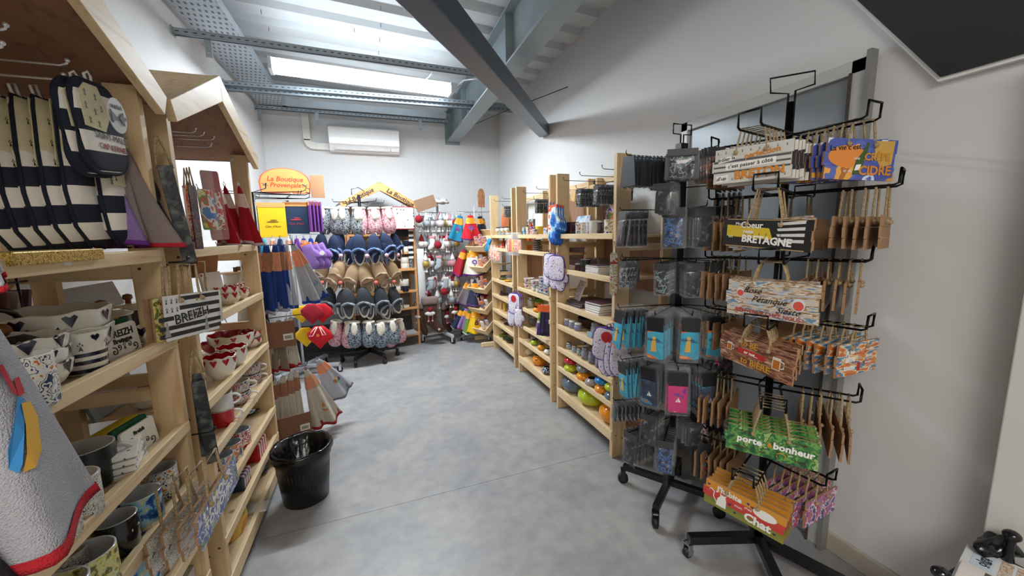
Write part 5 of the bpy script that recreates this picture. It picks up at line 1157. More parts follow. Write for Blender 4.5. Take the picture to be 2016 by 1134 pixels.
# thin ropes of decorations at the U2 near post top
for k in range(3): 
    t=thing('rope_hung_card',f'long card on a rope, {NUM[k]} at the near post of the far gable','card',V(-.585-.012*k,1.655+.012*k,1.60),math.radians(75)); G().prism(rect(.035,.22,.003,2,0,-.12),-.002,.002,'y').obj('card',[P_dark,P_or,P_rw][k],t); G().tube([(-.01,0,-.01),(0,0,.05),(.01,0,-.01)],.0028,6).obj('rope',jute,t)
# lower rope signs
def blue_deco(t): 
    text(t,"L'AMOUR",.042,WH,.0,-.03,-.004,0,0,.001); text(t,'TOUJOURS',.036,WH,.0,-.065,-.004,0,0,.0008)
t=sign('blue lavender field plank sign hung low on the left post, seen almost edge on',P_lfield,.26,.105,rope=.10,deco=blue_deco); place(t,V(-.478,1.245,.70),(.05,-.19,math.radians(86)))
for k in range(3): 
    t=sign(f'plank sign with brown edges, {NUM[k]} behind the blue lavender sign',P_bwf if k else P_wood,.22,.105,rope=.10); place(t,V(-.52-.030*k,1.25-.01*k,.665-.004*k),(.03,-.12,math.radians(82)))
hookrod(V(-.60,1.462,1.335),FL_,.035,'small hook holding the striped rope signs',.012,.003,black); hookrod(V(-.60,1.45,.775),FL_,.05,'small hook holding the blue lavender sign',.012,.003,black)
# --- grey towel in the foreground
p=at(40,640,'Y',.60)
gt=towel('big pale grey terry towel with a red hem and embroidered boat, nearest the camera',TER('A9A9AE'),TER('B81E2A'),None,h=.36,w0=.07,w1=.215,t0=.05,t1=.11,folds=3,seed=2)
gt.location=V(-.545,.715,1.325); gt.rotation_euler=(0,0,.95)
def mot(name,polys,c,y=0):
    g=G(); 
    for q in polys: g.prism(q,-.001,0,'y')
    o=g.obj(name,C(c,.9),gt); conform(o,gt,.003+y); return o
mot('embroidered_blue',[[(.018,-.225),(.030,-.19),(.040,-.165),(.046,-.145),(.038,-.14),(.026,-.165),(.010,-.20),(.006,-.225),(.012,-.235)]],'3A8AC8')
mot('embroidered_gold',[[(.040,-.15),(.054,-.155),(.058,-.18),(.052,-.205),(.048,-.225),(.03,-.238),(.016,-.236),(.026,-.215),(.036,-.18)]],'D9A63A')
mot('embroidered_lighthouse',[[(.034,-.135),(.041,-.137),(.033,-.09),(.026,-.09)],[(.040,-.14),(.050,-.14),(.049,-.115),(.041,-.115)]],'B8303A')
o=text(gt,'Bretagne',.05,C('B81E2A',.9),.035,-.28,0,.35,.3,.0012); conform(o,gt,.004); o.name='embroidered_name'
t=thing('swing_tag','pale blue printed paper label at the top of the grey towel','tag',V(-.545,.715,1.275),(0,0,.95)); G().prism(rect(.06,.07,.028,6,-.01,-.03),-.052,-.050,'y').obj('card',PAT('blue label',[(0,'3A4A7A'),(.4,'A8B8CC'),(.6,'C8D0D8')],30),t)
o=towel('dark charcoal towel with a red hem at the bottom left corner',TER('25262C'),TER('B81E2A'),None,h=.20,w0=.05,w1=.2,t1=.1,seed=5); place(o,V(-.53,.62,1.045),.8)
o=towel('red edged towel tip hanging above the grey towel at the left edge',TER('C8CACC'),TER('C81E2A'),None,h=.16,w0=.03,w1=.08,t1=.06,seed=6); place(o,V(-.56,.78,1.50),.9)
# ---------------- U2 ----------------
G().box(0,.87,.36,.385,1.68,1.74).obj('hook_rail',pineX,U2['t'])
for i,(px,py) in enumerate([(386,261),(402,268),(422,276),(417,290),(465,303),(458,318)]):
    p=at(px,py,'X',-.66); hookrod(V(-.985,p.y,p.z),FL_,.31,f'chrome wire hook in the far gable, {NUM[i]} from the left',.015,.003,WHK,group='wire hooks in the far gable')
pk=[prints('garden tea towel',['3A78C0','E8E4D0','D84A3A','6A9A3A','E8D86A','F0EEE4'],14),prints('cherry tea towel',['C81E2E','E8E4D0','B81E2E','5A9A3A','E8D05A','C81E2E'],16)]
for k,(px,c) in enumerate([(388,0),(404,1)]):
    p=at(px,285,'X',-.63); t=bag(f'{["garden","cherry"][k]} print tea towel in a clear sleeve in the far gable',pk[c],.075,.29,.02,'wrapped_tea_towel','tea towel'); place(t,V(p.x,p.y,1.69),(0,-.05,FL_-.7))
place(bag('red fabric strip behind the cherry tea towel',TER('B81422'),.07,.30,.02,'red_towel','towel',bagm=TER('B81422')),V(-.66,at(406,300,'X',-.66).y,1.70),(0,-.05,FL_-.7))
bg=TER('B51626')
for k,(px,d,s_) in enumerate([(418,.06,1.0),(436,.10,1.02),(464,.03,1.0),(420,.14,.9)]):
    p=at(px,310,'X',-.61-d); t=towel(f'red terry towel with a pink white hem, {NUM[k]} from the left in the far gable',bg,TER('D8C8CC'),C('E8D0C0',.8),h=.29*s_,w0=.018,w1=.085,t0=.015,t1=.07,seed=20+k,cardh=.34,loop=white,top=bg,cardm=None); place(t,V(p.x,p.y,1.665),(0,-.14,FL_-.5))
    t['label']=f'red terry towel with a pink white hem, {["first","second","fourth","third"][k]} from the left in the far gable'
# shelf 2 (1.108)
place(boxy('notepad','white notepad with red hearts standing at the near end of the second shelf','notepad',.11,.015,.16,P_rw,WH,bev=.002),onL(432,625,.10,LH[1]),(-.15,0,FL_-.4))
for i,(px,r,d) in enumerate([(450,.055,.07),(470,.055,.07),(492,.05,.10)]):
    for k in range(2 if i==0 else 1): place(bowl('heart_bowl',f'white bowl with red hearts, {["near","middle","far"][i]} one of the second shelf'+(', upper' if k else ''),cream,REDG,r,.055,dec=REDG,wavy=.003),onL(px,600,d,LH[1])+V(0,0,.03*k))
t=thing('bread_crock','pale crock with a wooden lid behind the heart bowls','crock'); G().lathe([(.07,0),(.075,.01),(.075,.10)],n=28).obj('body',C('C8C4B8',.4),t); G().lathe([(.085,.10),(.085,.11),(.0001,.115)],n=28).obj('lid',C('C8A88A',.6),t)
for x in (-.03,.03): G().lathe([(.012,.11),(.012,.14)],(x,0,0),12).obj('wooden_knob',C('5A4630',.6),t)
place(t,onL(472,575,.2,LH[1]),FL_)
for k in range(5): place(boxy('recipe_card',f'brown kraft card, {NUM[k]} in the fan above the crock','card',.10,.004,.12,kraft if k else P_rw,bev=0),V(-.80+.012*k,2.24-.02*k,1.225),(.0,.05*k,FL_-.5))
# shelf 3 (.822)
place(bowl('heart_bowl','large bowl glazed red inside, second row of the red bowl shelf',cream,REDG,.105,.10,dec=REDG,wavy=.004),onL(462,715,.14,LH[2]),.2)
place(bowl('heart_bowl','white cup with red heart nearest the post on the red bowl shelf',cream,REDG,.062,.10,dec=REDG,wavy=.004),onL(437,748,.05,LH[2]),.5)
place(bowl('heart_bowl','white cup with a red spiral heart beside the nearest cup',cream,REDG,.062,.10,dec=REDG,wavy=.004),onL(461,725,.05,LH[2]),.9)
place(bowl('heart_bowl','flat red bowl behind the nearest cups',redc,REDG,.08,.06,wavy=.003),onL(435,705,.2,LH[2]))
place(bowl('heart_bowl','small bowl with red hearts at the far end, lower of two',cream,REDG,.055,.05,dec=REDG,wavy=.003),onL(497,690,.07,LH[2]),.1)
place(bowl('heart_bowl','small bowl with red hearts at the far end, upper of two',cream,REDG,.055,.05,dec=REDG,wavy=.003),onL(497,690,.07,LH[2])+V(0,0,.04),.4)
# shelf 4 (.63) mugs
REDM=prints('red lettered mug',['C01E2E','EDE8E2','B8182A','F0ECE6','C01E2E'],40)
for k in range(2):
    t=mug('mug',f'{"lower" if k==0 else "upper"} red and white mug lettered VENDEE by the near post','mug',C('C01E2E',.2,coat=.4) if k==0 else white,white,.07,.042,-10); place(t,onL(440,830,.05,LH[3])+V(0,0,.071*k),.5)
    o=text(t,'VENDEE',.022,WH if k==0 else RD,0,.035,-.0425,0,0,.0012); o.matrix_local=Euler((0,0,-.2)).to_matrix().to_4x4()@o.matrix_local
PC=prints('checked breakfast cup',['3A4A7A','E8E2D8','C8522E','E8E2D8','6A4A7A','ECE6DC'],40)
for i,(px,py,d) in enumerate([(472,800,.06),(497,775,.08)]):
    for k in range(2): place(mug('breakfast_cup',f'wide patterned cup with big handle, {"lower" if k==0 else "upper"} of the {"near" if i==0 else "far"} stack','cup',PC,C('E4E0D8',.2),.055,.052,-60,taper=.85),onL(px,py,d,LH[3])+V(0,0,.056*k),FL_-.3)
# shelf 5 (.44)
for i,(px,py,m_,lb) in enumerate([(437,900,P_prov,'small printed mug nearest the post on the fifth shelf'),(455,885,prints('blue orange mug',['3A6AA8','E8E0D0','D8622E','C8A878','3A6AA8','E8E0D0'],24),'blue and orange mug in the middle of the fifth shelf'),(474,868,REDM,'red and white mug on the fifth shelf')]): place(mug('mug',lb,'mug',m_,C('B8C4CC',.2),.085,.042,None),onL(px,py,.05,LH[4]))
o=plate('leaf_dish','dark green leaf dish at the back of the fifth shelf',CER('1E3A22'),.07,'dish'); place(o,onL(485,825,.14,LH[4])+V(0,0,.0),(0,.0,0))
# shelf 6 (.275)
rs=PAT('red and white box stripes',[(0,'C01422'),(.5,'E8DCD8')],9,'wx',.5)
place(boxy('striped_box','red and white striped box on the sixth shelf','box',.15,.12,.09,rs,bev=.006),onL(495,905,.08,LH[5]),FL_)
place(boxy('patterned_box','lilac patterned box behind the striped box','box',.12,.10,.10,P_lav,bev=.006),onL(513,880,.12,LH[5]),FL_)
pl=PAT('tartan tin',[(0,'2A3A4A'),(.35,'5AA0A0'),(.5,'8A6AA8'),(.62,'D8A0A8')],12,'wx',.35,.3)
place(boxy('tartan_tin','small tartan tin below the printed mugs','tin',.11,.08,.07,pl,bev=.008),onL(470,955,.06,LH[5]),FL_)
# bottom (.107)
for i,(px,py) in enumerate([(508,955),(522,935)]):
    for k in range(2): place(plate('round_tin',f'black printed round tin, {"lower" if k==0 else "upper"} of the {"near" if i==0 else "far"} pair on the bottom shelf',P_dark,.06,'tin'),onL(px,py,.10,LH[6])+V(0,0,.022*k))
place(boxy('paper_pad','white paper pad lying on the bottom shelf','paper',.07,.16,.012,C('DCDAD6',.6)),onL(490,1000,.05,LH[6]),FL_)
o=thing('round_board','round yellow green painted board standing on the bottom shelf','board'); G().prism(ell(.085,.085,32,0,.085),-.005,.005,'y').obj('disc',PAT('painted round board',[(0,'8A2E1E'),(.38,'D8903A'),(.45,'E8C05A'),(.55,'9AA83A'),(.65,'5E7A2A')],8,'noise',.4,.2),o,bevel=.001); place(o,onL(466,1060,.05,LH[6]),(-.3,0,FL_-.5))
place(boxy('grey_box','small grey box behind the round board','box',.10,.08,.06,C('8A8E8A',.5)),onL(470,1010,.15,LH[6]),FL_)
# ---------------- bin ----------------
t=thing('waste_bin','black plastic waste bin with a crumpled black liner on the floor beside the shelf','waste bin',(-.44,2.19,0))
pb=C('101113',.3,var=.02)
G().lathe([(.105,0),(.112,.006),(.125,.15),(.132,.235),(.140,.245),(.140,.285),(.146,.30),(.141,.302),(.134,.285),(.10,.01),(.0001,.008)],n=40).obj('body',pb,t)
g=G()
for i in range(44):
    a=2*PI*i/44
    if math.cos(a+1.2)>-.4: g.tube([((.1195+.0)*math.cos(a),.1195*math.sin(a),.10),(.1285*math.cos(a),.1285*math.sin(a),.20)],.0017,4)
g.obj('vertical_ribs',pb,t)
g=G(); n=60; vs=[];fs=[]
for j,(r,z,am) in enumerate([(.149,.268,.003),(.151,.295,.002),(.146,.307,.002),(.132,.30,.004),(.115,.26,.010),(.09,.2,.014),(.05,.16,.01)]):
    for i in range(n): a=2*PI*i/n; q=am*(math.sin(7*a+j)+.6*math.sin(17*a+2*j)); vs.append(((r+q)*math.cos(a),(r+q)*math.sin(a),z+q))
for j in range(6):
    for i in range(n): fs.append((j*n+i,j*n+(i+1)%n,(j+1)*n+(i+1)%n,(j+1)*n+i))
g.add(vs,fs,0,True); g.obj('liner',C('0C0D10',.22,bump=.5,bs=40,var=.02),t)
# ================= TOWEL RACKS BEHIND THE LEFT SHELF =================
def rack_pole(name,lb,x,y,top,R_,angs,mat,wr=.025,cat='display rack',barz=.09,w_=.035):
    t=thing(name,lb,cat,(x,y,0)); base_star(t,R_,barz,angs,mat,w_,.025,wr=wr); G().tube([(0,0,barz),(0,0,top)],.014,12).obj('pole',mat,t); return t
def ring_arms(t,z,n,r,mat,a0=0,up=.025):
    for k in range(n):
        a=a0+2*PI*k/n; G().tube([(0,0,z),(r*math.cos(a),r*math.sin(a),z),((r+.01)*math.cos(a),(r+.01)*math.sin(a),z+up)],.003,6).obj('hook',mat,t)
T1=(-.72,2.93)
t1=rack_pole('towel_rack','black spinner rack of blue and beige towels behind the left shelf','' and 0 or T1[0],T1[1],1.72,.24,(20,110,200,290),black) if False else None
t1=thing('towel_rack','black spinner rack of blue and beige towels behind the left shelf','display rack',(T1[0],T1[1],0)); base_star(t1,.24,.09,(20,110,200,290),black,.035,.025); G().tube([(0,0,.09),(0,0,1.70)],.014,12).obj('pole',black,t1)
for z,a0 in ((1.69,.1),(1.70,.5),(1.36,.2),(.87,.3),(.50,.25)): ring_arms(t1,z,4,.21 if z<1.6 else .27,blackm,a0,.03)
for k,(z,a) in enumerate([(1.70,-.25),(1.69,0.05),(1.66,-.05),(1.67,.3)]):
    G().tube([(0,0,z),(.30*math.cos(a),.30*math.sin(a),z),(.33*math.cos(a),.33*math.sin(a),z+.012),(.33*math.cos(a),.33*math.sin(a),z+.04),(.31*math.cos(a),.31*math.sin(a),z+.045)],.0028,6).obj('long_hook',blackm,t1)
CARD=C('CC8A68',.75,bump=.1,key='salmon card'); CARDB=PAT('printed salmon card',[(0,'D88A64'),(.56,'E0946E'),(.62,'F0D8C0'),(.68,'C8504A')],30,'noise',.7)
KR=C('9A6A50',.8,key='brown kraft card')
def tring(cx,cy,z,specs,who,r=.16,h=.33,w1=.13,t1_=.08,cardh=.34):
    for i,(ang,c,hm,cd,nm) in enumerate(specs):
        a=math.radians(ang); t=towel(f'{nm}, {who}',TER(c),TER(hm),cd,h=h,w0=.03,w1=w1,t0=.02,t1=t1_,seed=int(ang)%13+1,cardh=cardh,loop=C('D8D8E0',.6))
        place(t,V(cx+r*math.cos(a),cy+r*math.sin(a),z),(0,0,a+PI/2)); t.rotation_euler=(.12,0,a+PI/2)
# blue towels: z 1.37 -> .93
bl='1C3F8A'
spec=[(-100,bl,'B8BCC8',KR,'blue towel with grey hem and kraft sleeve, leftmost'),(-82,bl,'B8BCC8',CARD,'blue towel with salmon sleeve, second from left'),(-62,bl,'B8BCC8',KR,'blue towel with kraft sleeve, third from left'),(-44,bl,'B8BCC8',CARD,'blue towel with grey hem, fourth from left'),(-25,bl,'B8BCC8',KR,'blue towel with grey hem, fifth from left'),
      (-5,'BFC1C8','1E4AA0',CARDB,'narrow pale grey towel, blue hem, printed sleeve')]
tring(T1[0],T1[1],1.36,spec,'upper tier of the spinner',r=.17,h=.42,w1=.12,t1_=.09,cardh=.38)
t=towel('wide pale grey towel with blue hem and a small blue spiral, right end',TER('B4B6BC'),TER('1E4AA0'),CARDB,h=.42,w0=.03,w1=.17,t0=.02,t1=.07,seed=4,cardh=.36); place(t,V(-.53,3.0,1.36),(0,-.28,.35))
spiral(g:=G(),.03,-.3,.02,1.2,0,.002); conform(g.obj('blue_motif',C('2A62B8'),t),t)
t=towel('cream towel with dark red hem behind the blue towels',TER('CFC8BC'),TER('8A1E2E'),None,h=.42,w0=.03,w1=.14,t1=.09,seed=9); place(t,V(-.76,2.72,1.22),.5)
# middle: beige towels and cardboard placards
def placard(lb,x,y,z,rz,w_=.19,h=.165):
    t=thing('cardboard_placard',lb,'cardboard',(x,y,z),rz); G().prism(rect(w_,h,0,cz=-h/2),-.003,.003,'y').obj('board',C('7A5440',.85,bump=.15,key='brown cardboard'),t)
    G().prism(rect(.055,.042,0,cx=w_*.30,cz=-h*.62),-.0036,-.0031,'y').obj('price_label',C('DAD4C4',.7),t); g=G()
    r_=random.Random(3); x0=w_*.30-.02
    while x0<w_*.30+.02: ww=r_.choice((.0008,.0016,.0024)); g.box(x0,x0+ww,-.0040,-.0036,-h*.62-.012,-h*.62+.008); x0+=ww+.0014
    g.obj('barcode_lines',BK,t); return t
placard('brown cardboard placard with a price label below the blue towels',-.615,2.70,.885,math.radians(12),.20)
placard('brown cardboard placard with a price label just above the bin',-.55,2.60,.30,math.radians(18),.19,.15)
be='CBC2B2'
tring(T1[0],T1[1],.87,[(-110,be,'A81E28',None,'beige towel with red hem, leftmost'),(-85,be,'A81E28',None,'beige towel with red hem, second from left'),(-50,'8E7E70','A81E28',None,'taupe towel with red hem, third from left'),(-28,be,'A81E28',None,'beige towel with red hem, fourth from left'),(-8,be,'A81E28',None,'beige towel with red hem, right end')],'middle tier of the spinner',r=.15,h=.33,w1=.13)
tring(T1[0],T1[1],.50,[(-118,be,'A81E28',CARD,'beige towel with salmon sleeve, leftmost'),(-95,be,'B8B0A0',KR,'beige towel with kraft sleeve, second from left'),(-75,be,'B8B0A0',KR,'beige towel with kraft sleeve, third from left'),(-57,be,'B8B0A0',KR,'beige towel with kraft sleeve, fourth from left'),(-40,be,'B8B0A0',KR,'beige towel with kraft sleeve, fifth from left'),(-22,be,'B8B0A0',KR,'beige towel with kraft sleeve, sixth from left')],'bottom tier of the spinner',r=.17,h=.38,w1=.10)
t=towel('beige towel with red hem and embroidered boat above the bin',TER('C8BFB0'),TER('A81E28'),CARD,h=.42,w0=.03,w1=.20,t1=.09,seed=3); place(t,V(-.50,2.86,.50),(0,-.25,.35))
conform(G().prism([(0,-.29),(.02,-.28),(.012,-.24)],-.001,0,'y').prism([(-.005,-.30),(.03,-.30),(.022,-.315),(.0,-.315)],-.001,0,'y').obj('embroidered_boat',C('C87A2E',.9),t),t); conform(text(t,'Bretagne',.022,C('B83A3A'),.02,-.345,0,.1,.3),t)
t=towel('pale lilac grey towel with a colourful motif at the lower right',TER('B6B8C2'),TER('7E828A'),CARDB,h=.34,w0=.03,w1=.22,t1=.06,seed=7); place(t,V(-.44,2.98,.53),(0,-.42,.5))
for i,c in enumerate(('C8402E','2E8A5A','D8A82E','2E5AA8')): conform(G().prism(ell(.010,.014,10,.01+.012*i,-.20-.012*(i%2)),-.001,0,'y').obj('embroidered_motif',C(c,.9),t),t)
# ---- rack 2: packaged kitchen towels, gloves, bags (left of the slippers)
T2=(-.78,4.35); silver=C('C6C9CC',.3,.5)
t2=thing('apron_rack','silver wheeled rack topped by the orange boutique panel','display rack',(T2[0],T2[1],0)); base_star(t2,.36,.085,(-14,166,60,240),silver,.05,.03,wr=.03); G().tube([(0,0,.085),(0,0,1.80)],.013,12).obj('pole',silver,t2)
for z in (1.765,1.44,1.02,.74): G().tube([(-.36,-.16,z),(.28,-.16,z)],.004,6).tube([(0,0,z),(0,-.16,z)],.006,6).obj('crossbar',silver,t2)
fr=math.radians(8)
ps=thing('boutique_panel','orange arched panel lettered La Boutique Provençale on top of the rack','sign',(-.765,4.25,1.83),fr)
arch=[(-.205,0),(.205,0),(.215,.10)]+[(.21*math.cos(a),.11+.125*math.sin(a)) for a in [math.radians(20+14*i) for i in range(11)]]+[(-.215,.10)]
G().prism(arch,-.003,.003,'y',1,1).obj('red_border',[C('C8442A'),C('C8442A',.5)],ps); G().prism([(x*.95,.006+z*.95) for x,z in arch],-.0045,-.003,'y').obj('orange_face',C('E08A48',.6),ps)
text(ps,'La Boutique',.062,C('B83A22'),0,.13,-.0048,0,.25,.0012); text(ps,'Provençale',.058,C('B83A22'),0,.075,-.0048,0,.25,.0012)
for s_ in (-1,1): G().tube([(s_*.14,-.005,.065),(s_*.19,-.005,.09)],.002,5).prism(ell(.010,.005,8,s_*.155,.085),-.006,-.005,'y').prism(ell(.010,.005,8,s_*.175,.07),-.006,-.005,'y').obj('olive_sprig',C('4A5A5A'),ps)
o=boxy('cardboard_backing','brown cardboard peeking out behind the orange panel','cardboard',.12,.01,.22,C('9A7452',.8)); place(o,V(-.50,4.33,1.80),0)
G().tube([(0,0,1.80),(.06,-.10,1.83)],.008,6).obj('panel_bracket',silver,t2)
def pkt(lb,c,w_=.20,h=.29,logo=None,x=0,y=0,z=0,rz=0,hd=True):
    t=thing('packaged_towel',lb,'kitchen towel',(x,y,z),rz); G().prism([(x_,z_) for x_,z_ in rect(w_,h,.004,2,0,-h/2)],-.006,.006,'y').obj('folded_cloth',FAB(c),t,bevel=.002)
    if hd: G().prism(rect(w_*.96,h*.13,0,cz=-h*.065),-.008,-.0062,'y').obj('header_card',C('EBA05E',.6),t)
    if logo: G().prism(ell(.05,.006,12,0,-h*.55),-.0078,-.0062,'y').prism(ell(.03,.005,10,.01,-h*.5),-.0078,-.0062,'y').obj('embroidered_cicada',C(logo),t); text(t,"Côte d'Azur",.026,C(logo),0,-h*.68,-.0078,0,.2)
    return t
pkt('yellow packaged kitchen towel facing the aisle under the orange panel','F0C414',.22,.32,'7A5A1E',-.885,4.17,1.735,.1)
pkt('navy packaged kitchen towel beside the yellow one','1E3550',.21,.30,'C83A4A',-.695,4.21,1.745,.0)
for i in range(4): pkt(f'purple packaged towel, {NUM[i]} right of the navy one','7A3A92',.2,.29,None,-.585+.028*i,4.22+.02*i,1.75,-1.25)
for i in range(6): pkt(f'pale packaged towel, {NUM[i]} left of the yellow one',['C9D4CC','D8DAD4','CFC8B8'][i%3],.2,.30,None,-1.00-.022*i,4.20+.01*i,1.74,1.15)
# clear hangers row
for i,(x,c) in enumerate([(-.98,'2F9AC0'),(-.90,'E8D8CC'),(-.84,'1E2E5A'),(-.77,'E8D8CC'),(-.70,'7A3A9A'),(-.64,'1E3A9A'),(-.58,'1E3A9A')]):
    t=towel(f'small folded cloth, {NUM[i]} of the row above the blue towels',TER(c),TER(c),CARD if i%2 else None,h=.16,w0=.03,w1=.09,t1=.05,seed=i+1); place(t,V(x,4.16,1.40),.1)
# gloves
for i,(px,dx) in enumerate([(610,0),(622,0),(634,0)]):
    t=mitt(f'purple oven glove, {NUM[i]} from the left beside the slippers',FAB('8E6AB0'),FAB('7A5AA0'),s=.85,name='oven_glove',th=.035,cuff=C('F08A1E',.7) if i<2 else None); p=at(px-8,480,'Y',4.12+.05*i); place(t,p,(0,-.3,-.3))
p=at(630,480,'Y',4.12); tg=thing('round_tag','small white round tag on the purple gloves','tag',at(634,498,'Y',4.05),0); G().prism(ell(.022,.022,16),-.002,.002,'y').obj('card',WH,tg)
# bags: yellow and red
def pouch(lb,c,px,py,Y,s=1,cord=None,rz=0):
    t=thing('drawstring_bag',lb,'bag',at(px,py,'Y',Y),rz); ol=[(x*s,z*s) for x,z in [(-.04,0),(-.12,-.07),(-.115,-.13),(-.06,-.19),(0,-.26),(.06,-.20),(.14,-.15),(.12,-.07),(.05,0)]]
    G().pillow(ol,.05*s,rings=((1,0),(.97,.5),(.8,.75),(.4,1))).obj('fabric',FAB(c),t)
    if cord:
        for sx in (-1,1): G().tube([(sx*.02,-.02,-.005),(sx*.06-.01,-.045*s,-.05),(sx*.09-.01,-.05*s,-.10),(sx*.05-.01,-.05*s,-.10),(sx*.01,-.02,-.005)],.006,6).obj('cord',C(cord,.8),t)
    t.scale=(.84,.84,.84); return t
pouch('small yellow drawstring bag, upper, between towels and slippers','E8B818',592,602,4.15,.8)
pouch('small yellow drawstring bag, lower, below the red ones','E8B818',600,645,4.15,.9)
pouch('dark red drawstring bag with folds, upper left','A8142A',612,598,4.10,.95); pouch('bright red drawstring bag, upper right','C8101E',632,598,4.12,.9)
b_=pouch('bright red bag with pink cords and a round sticker, lower','C8101E',627,642,4.08,1.05,'E8B8B0'); G().prism(ell(.018,.018,14,-.01,-.10),-.046,-.042,'y').obj('sticker',C('E8703A'),b_)
o=G().box(-1.05,-.28,4.75,5.35,.10,.42).obj('storage_crate',C('1A1C1E',.5),bevel=.01); tag(o,'low black crate on the floor behind the slipper rack','crate'); 
for x,y in ((-1.0,4.8),(-.33,4.8),(-1.0,5.3),(-.33,5.3)): G().box(x-.02,x+.02,y-.02,y+.02,0,.10).obj('foot',black,o)
# ================= SLIPPER RACK =================
SP=(-.13,4.60)
sr=thing('slipper_rack','black five legged wheeled rack hung with slippers','display rack',(SP[0],SP[1],0)); base_star(sr,.30,.10,(240,300,0,60,120,180),black,.035,.03,wr=.025); G().tube([(0,0,.08),(0,0,1.86)],.018,12).obj('pole',black,sr)
G().tube([(-.07,0,1.86),(-.07,0,1.92),(.0,0,1.94),(.06,0,1.90)],.004,6).obj('header_bracket',black,sr)
for z in (1.78,1.44,1.13,.86,.55):
    for k in range(6): 
        a=2*PI*k/6+.2; G().tube([(0,0,z),(.26*math.cos(a),.26*math.sin(a),z),(.27*math.cos(a),.27*math.sin(a),z+.03)],.004,6).obj('hook',black,sr)
furw=fur('E8E2D0'); RN=['top','second','third','fourth','bottom']
def sl_row(zc,items,row):
    for i,(px,kind,rz,ry,Y) in enumerate(items):
        p=at(px,zc,'Y',Y)
        lbp=f'{NUM[i]} from the left in the {RN[row]} row of slippers'
        if kind in('g','p','b'):
            t=sock(f'{dict(g="grey",p="pink",b="blue grey")[kind]} knitted slipper boots, {lbp}',dict(g=KNG,p=KNP,b=KNB)[kind],furw,s=1.38)
        else:
            up,fu,inn,tr=dict(n=('1B2A48','6F85B0','2A3450','D8D0BC'),t=('B89A78','A8927A','A08A70','DCC8A4'),k=('33363C','8A9098','54565A','D8D4C8'))[kind]
            t=slipper(f'{dict(n="navy velvet slippers with blue fur",t="tan slippers with beige fur",k="charcoal slippers with grey fur")[kind]}, {lbp}',FAB(up),fur(fu),fur(inn),C(tr,.7),L_=.33,w_=.14)
            if kind in 'nt': G().ball((.0,-.06,-.06),.022,n=10).obj('pompom',fur('E8B8C8') if kind=='n' else fur('D86A5A'),t)
        t.location=p; t.rotation_euler=(0,ry,rz)
sl_row(410,[(652,'g',-.5,.1,4.42),(690,'g',-.1,.05,4.36),(722,'p',.0,.0,4.36),(748,'p',.25,-.08,4.38)],0)
sl_row(492,[(646,'n',-.5,.1,4.42),(678,'n',-.3,.3,4.38),(722,'n',.0,.0,4.30),(752,'n',.4,-.35,4.36),(772,'n',.8,-.35,4.45)],1)
sl_row(545,[(645,'t',-.5,.45,4.42),(678,'t',-.3,.35,4.36),(705,'t',-.1,.1,4.42),(735,'t',.1,-.3,4.34),(765,'t',.6,-.4,4.42)],2)
sl_row(597,[(662,'k',-.4,.15,4.40),(701,'k',0,.0,4.30),(738,'k',.15,-.15,4.34),(767,'k',.5,-.3,4.42)],3)
sl_row(634,[(676,'p',-.3,.15,4.38),(712,'b',.0,.05,4.32),(738,'b',.0,0,4.38),(757,'b',.2,-.1,4.38),(774,'p',.6,-.1,4.55)],4)
# ================= BACK HOUSE SHELF =================
ub=UH
for sgn,txt_ in ((-1,'La Boutique'),(1,'La Boutique')):
    W_=ub['W']; pk=1.80+.235; x0=-.055; sl=math.atan2(pk+.014-(1.797),W_/2+.055)
    cx=W_/2+sgn*.235; zc=pk-.045-.235*math.tan(sl)+.008
    text(ub['t'],txt_,.074,BK,cx,zc,-.041,-sgn*sl,.15,.0012)
PP=lambda px,py,d,h: (lambda p:V(p.x,p.y,h-.013))(at(px,py,'Y',4.93+d))
hh=HH
# red heart towel stack hanging on a hook
for k in range(3): 
    t=holder('red edged pot holder, front one on the back gabled shelf' if k==0 else f'red edged pot holder, {NUM[k]} from the front on the back gabled shelf',PAT('nordic print',[(0,'2A2A2E'),(.3,'E8E2D6')],26,'spots',.8,dist=.3),TER('A81428'),.26,.26,corner=.02); place(t,at(793,408,'Y',4.88+.03*k),.2)
t=holder('dark patterned glove hanging under the red pot holders',PAT('night print',[(0,'E0DEDA'),(.16,'1E222C')],24,'spots',.8,dist=.6),C('1E222C'),.22,.18); place(t,at(791,436,'Y',4.97),.2)
for i,(px,py,lb,m_,hz,d,kk) in enumerate([(783,471,'cream cup',cream,1,.10,2),(800,471,'cream and navy cup',P_bw,1,.10,2),(776,622,'navy patterned cup',P_bw,3,.10,2),(787,619,'cream cup with navy flowers',cream,3,.12,2),(800,616,'tall cream and black mug',P_bw,3,.08,2),(783,648,'cream dish',cream,4,.1,1),(800,646,'cream and black dish',cream,4,.1,1),(798,527,'cream breakfast cup',cream,2,.1,2)]):
    for k in range(kk): place(mug('cup',f'{lb}, {"lower" if k==0 else "upper"} on the {NUM[hz]} shelf of the back gabled unit','cup',m_ if (k+i)%2 else navyc if i in (1,2,4) else m_,cream,.075 if hz!=4 else .035,.055,None if hz!=2 else 0),PP(px,py,d+.0,hh[hz])+V(0,0,.077*k))
place(boxy('tile_tray','black tray with white leaf pattern leaning on the bottom shelf of the back unit','tray',.22,.012,.22,PAT('leaf tray',[(0,'E0DED8'),(.17,'17181C')],18,'spots',.4,dist=.3),C('A8A8AA')),PP(797,668,.12,hh[5]),(-.15,0,.17))
place(boxy('paper_stack','stack of pale grey paper on the bottom shelf of the back unit','paper',.30,.18,.03,C('B8B8BA',.6)),PP(795,672,.06,hh[5]),.17)
